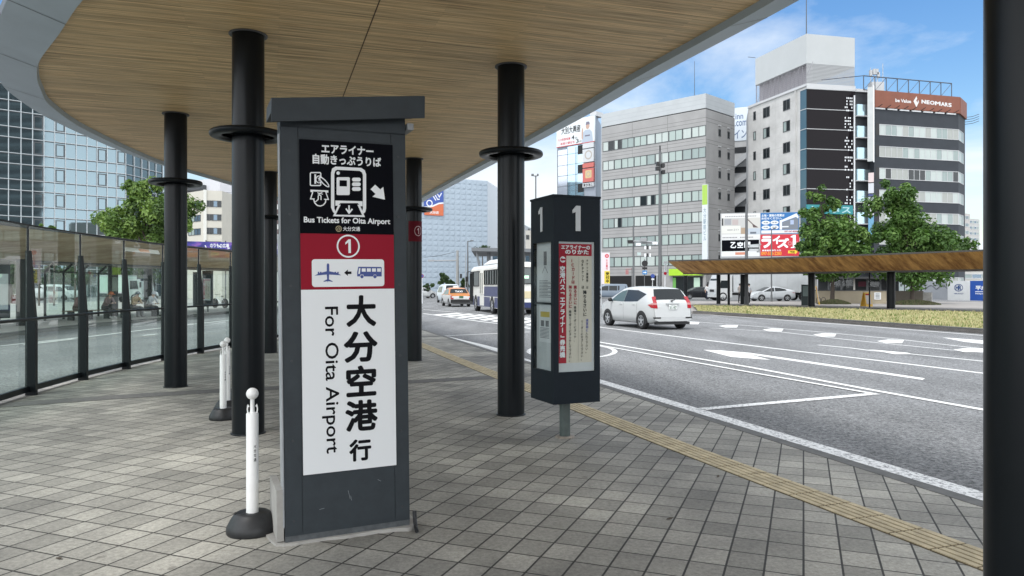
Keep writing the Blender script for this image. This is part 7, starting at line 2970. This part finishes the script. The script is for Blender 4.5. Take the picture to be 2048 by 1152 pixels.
g.build("roof_slab", mat("shelter roof dark", (0.05, 0.052, 0.055), .6), sh)
g = MB()
g.fbox(fs, .2, Ls - .2, .05, 2.25, -3.0, -2.95)
g.build("back_wall", mat("shelter back", (0.045, 0.05, 0.055), .5), sh)
for k in range(9):
    g = MB()
    g.fbox(fs, k * Ls / 8 - .08, k * Ls / 8 + .08, 0, 2.25, -.1, .1)
    g.build("post", WFR if k % 3 else CONC, sh)
for k in range(8):
    if k in (1, 2, 4):
        g = MB()
        g.fbox(fs, k * Ls / 8 + .1, (k + 1) * Ls / 8 - .1, .1, 2.2, -.02, .02)
        g.build("glass_pane", GLS, sh)
g = MB()
g.fring(fs, (ucol(a, b2, 1728), 1.75), .16, .1, -2.94, 0, 16)
g.fbox(fs, ucol(a, b2, 1720), ucol(a, b2, 1736), 1.5, 2.0, -2.95, -2.945)
g.build("round_poster", mat("poster maroon", (0.20, 0.05, 0.08), .5), sh)
for x0, x1, lab in ((1798, 1808, "pale notice board in the glass shelter, left one of two"), (1810, 1821, "pale notice board in the glass shelter, right one of two")):
    t = thing("notice_board", lab, "notice board", (PX(x0, 68.5), 68.5, 0), group="notice boards by the shelter")
    g = MB()
    fq, Lq = face_between((PX(x0, 68.5), 68.5), (PX(x1, 68.4), 68.4))
    g.fbox(fq, 0, Lq, .95, 2.05, -.05, 0)
    b_ = g.build("board", mat("board pale blue", (0.52, 0.60, 0.62), .4), t)
    g = MB()
    g.fbox(fq, .1, .25, 1.5, 1.75, 0, .005)
    g.fbox(fq, .08, Lq - .08, 1.05, 1.12, 0, .005)
    g.build("print", mat("notice print", (0.15, 0.17, 0.18), .6), b_)
    g = MB()
    g.fbox(fq, Lq * .45, Lq * .55, 0, .95, -.05, -.01)
    g.build("leg", WFR, t)


def folding_sign(label, x, y, rz, h, wdt):
    t = thing("folding_sign", label, "sign", (x, y, .03), rz, "yellow folding signs on the plaza")
    YL = mat("folding sign yellow", (0.62, 0.36, 0.03), .5)
    for s in (-1, 1):
        g = MB()
        vs = [(-wdt / 2, s * .28, 0), (wdt / 2, s * .28, 0), (wdt / 2 * .8, s * .03, h), (-wdt / 2 * .8, s * .03, h)]
        vs2 = [(v[0], v[1] + s * .03, v[2]) for v in vs]
        g.add(vs + vs2, [(0, 1, 2, 3), (7, 6, 5, 4), (0, 4, 5, 1), (1, 5, 6, 2), (2, 6, 7, 3), (3, 7, 4, 0)])
        p = g.build("panel", YL, t, False)
        if s == -1:
            F = Fr((0, -.315, 0), (1, 0, 0), (0, .25, h))
            g = MB()
            g.fbox(F, -wdt * .34, wdt * .36, h * .18, h * .8, .002, .006)
            g.build("message", mat("message grey", (0.45, 0.42, 0.40), .6), p, False)
            g = MB()
            g.fbox(F, -wdt * .3, wdt * .3, h * .82, h * .93, .002, .006)
            g.build("red_heading", SIGNRED, p, False)
    return t


folding_sign("yellow folding sign with a grey message panel, in front of the beige wall", PX(1733, 55), 55, R(15), 1.05, .62)
folding_sign("narrow yellow folding sign at the beige wall's left end, behind a shelter post", PX(1631, 60), 60, R(60), 1.5, .5)
tb_ = thing("totem_board", "dark standing information board left of a shelter post", "sign", (PX(1611, 58), 58, .03))
g = MB()
x, y = PX(1611, 58), 58
g.box(x - .30, x + .30, y - .08, y + .08, .03, 1.66)
g.build("body", mat("totem dark", (0.03, 0.045, 0.045), .5), tb_)
g = MB()
g.box(x - .24, x + .24, y - .085, y - .07, .75, 1.55)
g.build("panel", mat("totem panel", (0.16, 0.21, 0.20), .4), tb_)
for k, (px, lab) in enumerate(((1637, "black hoop bicycle rack before the beige wall, left of two"), (1647, "black hoop bicycle rack before the beige wall, right of two"))):
    g = MB()
    x, y = PX(px, 63.5), 63.5
    g.tube([(x - .17, y, .03), (x - .17, y, .4)] + [(x - .17 * math.cos(q * math.pi / 6), y, .4 + .17 * math.sin(q * math.pi / 6)) for q in range(1, 6)] + [(x + .17, y, .4), (x + .17, y, .03)], .025, 6)
    o = g.build("hoop_rack", TRIM)
    tag(o, lab, "bicycle rack", "hoop racks by the beige wall")
ho = thing("site_hoarding", "grey, white and blue site hoarding with a round HR logo, right of the low walls", "hoarding", (PX(1895, 74), 74, 0))
a, b2 = (PX(1836, 78), 78), (PX(2010, 68), 68)
fh_, Lh = face_between(a, b2)
u1, u2 = ucol(a, b2, 1895), ucol(a, b2, 1940)
for r0, r1, c_, nm in ((0, u1, (.30, .32, .35), "hoarding grey"), (u1 + .01, u2, (.62, .64, .65), "hoarding white"), (u2 + .01, Lh, (.012, .07, .34), "hoarding blue")):
    g = MB()
    g.fbox(fh_, r0, r1, .15, 2.05, -.06, 0)
    p_ = g.build("sheet", mat(nm, c_, .6, nz=(1.5, .07)), ho)
    if nm == "hoarding white":
        w_ = u2 - u1
        cxx = (u1 + u2) / 2
        g = MB()
        g.fring(fh_, (cxx, 1.38), .50, .075, .003, 0, 32, .33)
        g.ftext(fh_, "H", cxx - .36, cxx - .0, 1.14, 1.62, .006, 0, .05)
        g.ftext(fh_, "R", cxx - .02, cxx + .36, 1.14, 1.62, .009, 0, .05)
        g.ftext(fh_, "HIRUKAST", cxx - .55, cxx + .6, .73, .86, .003, 0, .03)
        g.build("logo", mat("logo navy", (0.03, 0.07, 0.20), .5), p_)
    if nm == "hoarding blue":
        g = MB()
        g.ftext(fh_, "平成", u2 + .62, u2 + 1.9, 1.15, 1.6, .003, 0, .04)
        g.fbox(fh_, u2 + .6, u2 + 2.2, .97, 1.04, 0, .004)
        g.ftext(fh_, "https://", u2 + .62, u2 + 1.9, .72, .9, .003, 0, .03)
        g.build("lettering", SIGNWHITE, p_)
    if nm == "hoarding grey":
        g = MB()
        g.tube([fh_.p(r1 * (.25 + .75 * k / 12), 1.15 + .45 * abs(math.sin(k * .5)), .02) for k in range(13)], .02, 5)
        g.build("loose_cable", TRIM, p_)

# nobori banner, signal pole and lamp posts
nbn = thing("tall_banner", "white and yellow upright banner with a red round mark, behind the hatchback's bonnet", "banner", (PX(1213, 62), 62, -.1))
fn, Ln = face_between((PX(1203, 62), 62), (PX(1219.5, 62), 62))
g = MB()
g.fbox(fn, 0, Ln, PZ(568, 62), PZ(505, 62), -.01, .01)
ncl = g.build("cloth", mat("banner cloth", (0.66, 0.60, 0.62), .8), nbn)
g = MB()
g.fbox(fn, Ln * .35, Ln, PZ(567, 62), PZ(542, 62), .01, .014)
g.build("yellow_field", mat("banner yellow", (0.66, 0.52, 0.06), .8), ncl)
g = MB()
g.fring(fn, (Ln * .65, PZ(512, 62)), .12, .09, .014, 0, 20)
g.fdisc(fn, (Ln * .65, PZ(512, 62)), .04, .015, 0)
g.fvtext(fn, "大分銀行", Ln * .65, .16, PZ(518, 62), PZ(540, 62), .014, 0, .03)
g.build("red_print", mat("banner red", (0.55, 0.03, 0.06), .7), ncl)
g = MB()
g.fvtext(fn, "受付中", Ln * .72, .28, PZ(544, 62), PZ(566, 62), .016, 0, .04)
g.build("black_print", INK, ncl)
g = MB()
g.tube([(PX(1202.5, 62), 62, -.1), (PX(1202.5, 62), 62, PZ(503, 62))], .02, 6)
g.build("pole", SIGNWHITE, nbn)

PG = mat("pole grey", (0.12, 0.125, 0.13), .6)
PGL = mat("pole pale grey", (0.30, 0.31, 0.32), .6)


def pole(name, label, px, d, top, r, mt=PG, z0=-.1, cat="pole"):
    t = thing(name, label, cat, (PX(px, d), d, z0))
    g = MB()
    x, zt = PX(px, d), PZ(top, d)
    g.cyl((x, d, z0), (x, d, zt), r * 1.25, r * .8, 12)
    g.cyl((x, d, z0), (x, d, z0 + .8), r * 1.6, r * 1.6, 12)
    g.build("pole", mt, t)
    return t, x, zt


t, x, zt = pole("tall_mast", "tall dark mast with cameras at its head, in front of the grey office block", 1320, 62, 303, .13, PG)
for dx, dz in ((-.25, -1.6), (.25, -1.9), (-.2, -1.2), (.22, -1.35)):
    g = MB()
    g.box(x + dx - .13, x + dx + .13, 61.7, 62.1, zt + dz, zt + dz + .3)
    g.build("camera", TRIM, t)
g = MB()
g.cyl((x, 62, zt), (x, 62, zt + .5), .06, .06, 8)
g.tube([(x - .3, 62, zt - 1.35), (x + .3, 62, zt - 1.35)], .03, 6)
g.build("camera_bracket", TRIM, t)

t, x, zt = pole("signal_pole", "grey signal pole with an arm of signals, left of the tall dark mast", 1267, 66, 451, .08, PG)
ax = PX(1316, 66)
g = MB()
g.tube([(PX(1256, 66), 66, PZ(482, 66)), (ax, 66, PZ(485, 66))], .09, 8)
g.tube([(PX(1256, 66), 66, PZ(486, 66)), (ax, 66, PZ(488, 66))], .05, 8)
g.build("arm", PGL, t)
for px, py, w_, h_, mm in ((1260, 483, .5, .22, TRIM), (1286, 480, .55, .32, PGL), (1276, 489, .42, .25, SIGNWHITE), (1309, 487, .45, .2, SIGNWHITE)):
    g = MB()
    g.box(PX(px, 66) - w_ / 2, PX(px, 66) + w_ / 2, 65.7, 65.95, PZ(py, 66) - h_ / 2, PZ(py, 66) + h_ / 2)
    g.build("signal_head", mm, t)
g = MB()
for py in (492, 507):
    g = MB()
    for k in range(3):
        xx = PX(1288 + k * 5, 66)
        g.prism([(xx, 65.8), (xx + .13, 65.8), (xx + .13, 65.85), (xx, 65.85)], PZ(py + 7, 66), PZ(py, 66), k % 2)
    g.build("striped_plate", [SIGNWHITE, TRIM], t)
g = MB()
g.box(PX(1274, 66), PX(1281, 66), 65.8, 65.9, PZ(511, 66), PZ(505, 66))
g.build("name_plate", mat("plate pale green", (0.45, 0.55, 0.54), .5), t)
t, x, zt = pole("sign_post", "thin post with a round dark mirror and a blue arrow sign below it", 1289, 64, 518, .035, PG)
g = MB()
fq = Fr((x, 63.9, 0), (1, 0, 0))
g.fprism(fq, [(.26 * math.cos(k * .314), PZ(527, 64) + .26 * math.sin(k * .314)) for k in range(20)], 0, .06)
g.fbox(fq, -.22, .22, PZ(539, 64), PZ(534.5, 64), 0, .04)
g.build("mirror_back", TRIM, t)
g = MB()
g.fbox(fq, -.20, .20, PZ(549, 64), PZ(541, 64), 0, .04)
a_ = g.build("blue_sign", mat("road sign blue", (0.05, 0.22, 0.50), .4), t)
g = MB()
zc_ = PZ(545, 64)
g.fpoly(fq, [(-.14, zc_ - .03), (.02, zc_ - .03), (.02, zc_ - .09), (.15, zc_), (.02, zc_ + .09), (.02, zc_ + .03), (-.14, zc_ + .03)], .043, 0)
g.build("arrow", SIGNWHITE, a_)
t, x, zt = pole("sign_post", "white post with a round blue road sign, right of the round dark mirror", 1305, 66, 549, .03, SIGNWHITE)
g = MB()
fq = Fr((x, 65.9, 0), (1, 0, 0))
g.fprism(fq, [(.18 * math.cos(k * .314), PZ(552, 66) + .18 * math.sin(k * .314)) for k in range(20)], 0, .03)
g.build("round_sign", mat("road sign deep blue", (0.04, 0.08, 0.32), .4), t)
g = MB()
g.fbox(fq, -.13, .13, PZ(560, 66), PZ(557, 66), 0, .03)
g.build("small_plate", SIGNWHITE, t)
t, x, zt = pole("marker_post", "plain slim white post between the blue round sign and the tall dark mast", 1314, 67, 548, .035, SIGNWHITE)
t, x, zt = pole("sign_post", "white post with a small red and white sign at the shelter's left tip", 1330, 67, 527, .04, SIGNWHITE)
g = MB()
fq = Fr((x, 66.9, 0), (1, 0, 0))
g.fprism(fq, [(.14 * math.cos(k * .314), PZ(547, 67) + .14 * math.sin(k * .314)) for k in range(20)], 0, .03)
g.build("red_sign", SIGNRED, t)
g = MB()
g.box(x - .14, x + .22, 66.8, 66.95, PZ(527, 67), PZ(523, 67))
g.box(x - .02, x + .14, 66.8, 66.95, PZ(540, 67), PZ(529, 67))
g.build("signal_box", PGL, t)
t, x, zt = pole("shop_sign_post", "small hanging red lettered shop sign on a bracket, left of the signal arm", 1263.5, 70, 536, .03, PG)
g = MB()
g.tube([(x, 70, PZ(538, 70)), (PX(1251, 70), 70, PZ(538, 70))], .03, 6)
g.box(PX(1251, 70), PX(1257, 70), 69.95, 70.02, PZ(549, 70), PZ(540, 70))
g.build("bracket_sign", mat("hanging sign", (0.36, 0.16, 0.16), .6), t)
t, x, zt = pole("signal_pole", "grey signal pole with arm crossing the four advertising boards", 1493, 60, 408, .12, PG)
g = MB()
g.tube([(x, 60, PZ(491, 60)), (PX(1522, 60), 60, PZ(489, 60))], .06, 8)
g.build("arm", PGL, t)
for py in (493, 500):
    g = MB()
    g.box(PX(1497, 60), PX(1515, 60), 59.7, 59.95, PZ(py + 2.2, 60), PZ(py - 2.2, 60))
    g.build("signal_head", mat("signal pale", (0.5, 0.52, 0.53), .5), t)
g = MB()
g.cyl((PX(1515, 60), 59.8, PZ(505, 60)), (PX(1515, 60), 59.8, PZ(498, 60)), .12, .12, 10)
g.build("beacon", PGL, t)


def lamp_post(label, px, d, top, r, arms, mt=PG):
    t, x, zt = pole("street_lamp", label, px, d, top, r, mt, cat="street lamp")
    for dx in arms:
        g = MB()
        g.tube([(x, d, zt - .05), (x + dx, d, zt)], r * .5, 6)
        g.prism([(x + dx * .55, d - .15), (x + dx * 1.25, d - .12), (x + dx * 1.25, d + .12), (x + dx * .55, d + .15)] if dx > 0 else [(x + dx * 1.25, d - .12), (x + dx * .55, d - .15), (x + dx * .55, d + .15), (x + dx * 1.25, d + .12)], zt - .02, zt + .09)
        g.build("lamp_head", mt, t)
    return t


lamp_post("slim street lamp with a two armed head, rising above the bus stop sign", 1071.5, 46, 351, .05, (-.22, .14))
lamp_post("street lamp with a short head, just right of the middle column's shaft", 1050, 80, 454, .07, (-.25,), PGL)
lamp_post("dark street lamp beside the bus front, with a lamp on its right", 935.5, 86, 482, .09, (.55,))
lamp_post("small lamp before the red advertising board", 1543, 72, 458, .06, (.3,))
t, x, zt = pole("utility_pole", "grey utility pole with a long signal arm reaching left, beyond the taxi", 915, 84, 501, .16, mat("utility concrete", (.27, .27, .26), .8))
g = MB()
g.tube([(x, 84, PZ(521, 84)), (PX(862, 84), 84, PZ(521.5, 84))], .07, 8)
g.build("arm", PGL, t)
g = MB()
g.box(PX(856, 84), PX(868, 84), 83.8, 84.0, PZ(523, 84), PZ(519.5, 84))
g.build("signal_head", PGL, t)
g = MB()
g.box(PX(920, 84), PX(924, 84), 83.8, 84.1, PZ(557, 84), PZ(548, 84))
g.build("pedestrian_signal", TRIM, t)
g = MB()
g.tube([(x, 84, PZ(503, 84)), (PX(880, 84), 84, PZ(511, 84)), (PX(835, 84), 84, PZ(517, 84)), (PX(780, 84), 84, PZ(521, 84))], .02, 5)
g.build("wire", TRIM, t)
pole("thin_pole", "thin pale pole beside the dark street lamp, beyond the taxi", 931, 95, 508, .05, PGL)
t, x, zt = pole("round_sign_post", "white post with a round blue and red no stopping sign at the far road edge", 844, 70, 548, .04, SIGNWHITE)
g = MB()
fq = Fr((x, 69.9, 0), (1, 0, 0))
g.fprism(fq, [(.18 * math.cos(k * .314), PZ(552, 70) + .18 * math.sin(k * .314)) for k in range(20)], 0, .03)
g.fring(fq, (0, PZ(552, 70)), .155, .05, .034, 1, 20)
g.build("round_sign", [mat("road sign deep blue", (0.04, 0.08, 0.32), .4), SIGNRED], t)

# ------------------------------------------------------------------ trees and planting
def bl(px, py, d, rpx, ry=None, rz=None):
    r = rpx / FP * d
    return (PX(px, d), d, PZ(py, d), r, (ry or 1.0) * r, (rz or 1.0) * r)


tree("street_tree", "broad dark green tree in front of the dark glass facade, left one of the pair", (PX(1664, 64), 64, .05),
     [bl(1662, 478, 64, 56, 1, .85), bl(1640, 425, 64, 36, 1, 1.0), bl(1634, 388, 64, 17, 1, 1.5), bl(1700, 492, 64, 42, 1, .9), bl(1634, 505, 64, 38, 1, .8), bl(1672, 535, 64, 58, 1, .45), bl(1618, 530, 64, 26, 1, .7)], 15000, .20, "deep", .16, "broad trees behind the far shelter", seed=4)
tree("street_tree", "broader dark green tree in front of the charcoal building, right one of the pair", (PX(1824, 63), 63, .05),
     [bl(1798, 430, 63, 56, 1, 1.1), bl(1838, 470, 63, 62, 1, .85), bl(1782, 490, 63, 44, 1, .9), bl(1895, 490, 63, 46, 1, .6), bl(1838, 532, 63, 78, 1, .42), bl(1925, 490, 64, 26, 1, .7), bl(1788, 390, 63, 34, 1, .9)], 21000, .20, "deep", .17, "broad trees behind the far shelter", seed=9)
for px, d, rx, ry_, lab, sd_ in ((1668, 62, 1.35, .9, "low mound of dark ground cover round the left trunk", 1), (1828, 60, 2.1, 1.1, "low mound of dark ground cover round the right trunk", 2)):
    g = MB()
    rg_ = random.Random(sd_)
    for q in range(2600):
        a, rr = rg_.random() * 6.283, rg_.random() ** .5
        x, y = PX(px, d) + rx * rr * math.cos(a), d + ry_ * rr * math.sin(a)
        z = .03 + .34 * (1 - rr * rr) * rg_.random() ** .3
        an = rg_.random() * 3.14
        s = .07
        g.add([(x - s * math.cos(an), y - s * math.sin(an), z), (x + s * math.cos(an), y + s * math.sin(an), z + .02), (x + rg_.uniform(-.05, .05), y, z + .11)], [(0, 1, 2)], rg_.randrange(3))
    g.lathe([(1.0, .0), (.8, .12), (.4, .22), (.001, .26)], (PX(px, d), d, .02), 18, 0, rx, ry_)
    o = g.build("ground_cover", [mat("cover dark", (.05, .065, .025), .9), mat("cover olive", (.09, .10, .04), .9), mat("cover brown", (.10, .085, .05), .9)])
    tag(o, lab, "ground cover", kind="stuff")
tree("street_tree", "fresh green tree beyond the loop shelter, in front of the glass office building", (PX(300, 62), 62, 0),
     [bl(298, 398, 62, 50, 1, .8), bl(232, 440, 62, 46, 1, .6), bl(270, 375, 62, 26, 1, .8), bl(345, 420, 62, 56, 1, .7), bl(270, 455, 62, 60, 1, .5), bl(378, 440, 62, 28, 1, .8), bl(335, 470, 62, 50, 1, .6)], 15000, .19, "fresh", .16, seed=21)
for k, (px, py, r, lab) in enumerate(((78, 458, 12, "small tree top peeping over the loop shelter's roof, leftmost of three"), (108, 462, 11, "small tree top peeping over the loop shelter's roof, middle of three"), (150, 474, 10, "small tree top peeping over the loop shelter's roof, rightmost of three"))):
    tree("small_tree", lab, (PX(px, 58), 58, 0), [bl(px, py + 2, 58, r, 1, 1.1), bl(px + 9, py + 12, 58, r, 1, .8)], 700, .13, "fresh", .06, "small trees behind the loop shelter", limbs=False, seed=30 + k)
for k, (px, py, d, r, rz_, n_, lab) in enumerate(((20, 548, 70, 55, .8, 1800, "dark green shrub mass beyond the loop platform, behind the white delivery van"), (255, 545, 100, 60, .4, 1500, "dark green trees beyond the loop platform, behind the small truck"), (420, 556, 110, 55, .3, 1000, "dark green shrubs far beyond the bus stop box on the platform"), (130, 550, 105, 60, .4, 1500, "dark green trees beyond the loop platform, behind the white minivan"))):
    tree("background_tree", lab, (PX(px, d), d, 0), [bl(px, py, d, r, .6, rz_), bl(px + r * .6, py + 4, d, r * .7, .6, rz_)], n_, .22, "dark", .15, "trees beyond the loop platform", limbs=False, seed=50 + k)
for k, (px, py, d, r, rz_, n_, lab) in enumerate(((886, 556, 92, 13, 1.2, 900, "small dark tree beyond the taxi, the taller of the far road trees"), (903, 566, 95, 8, .8, 500, "low dark shrub beyond the taxi, beside the utility pole"), (857, 572, 100, 12, .6, 600, "low shrub at the far road edge, left of the taxi"), (928, 566, 96, 9, 1.0, 500, "small dark tree between the utility pole and the bus"), (965, 497, 120, 18, .25, 500, "tree tops showing above the bus roof"))):
    tree("roadside_tree", lab, (PX(px, d), d, -.1), [bl(px, py, d, r, 1, rz_)], n_, .2, "dark", .09, "small trees at the far road end", limbs=False, seed=70 + k)
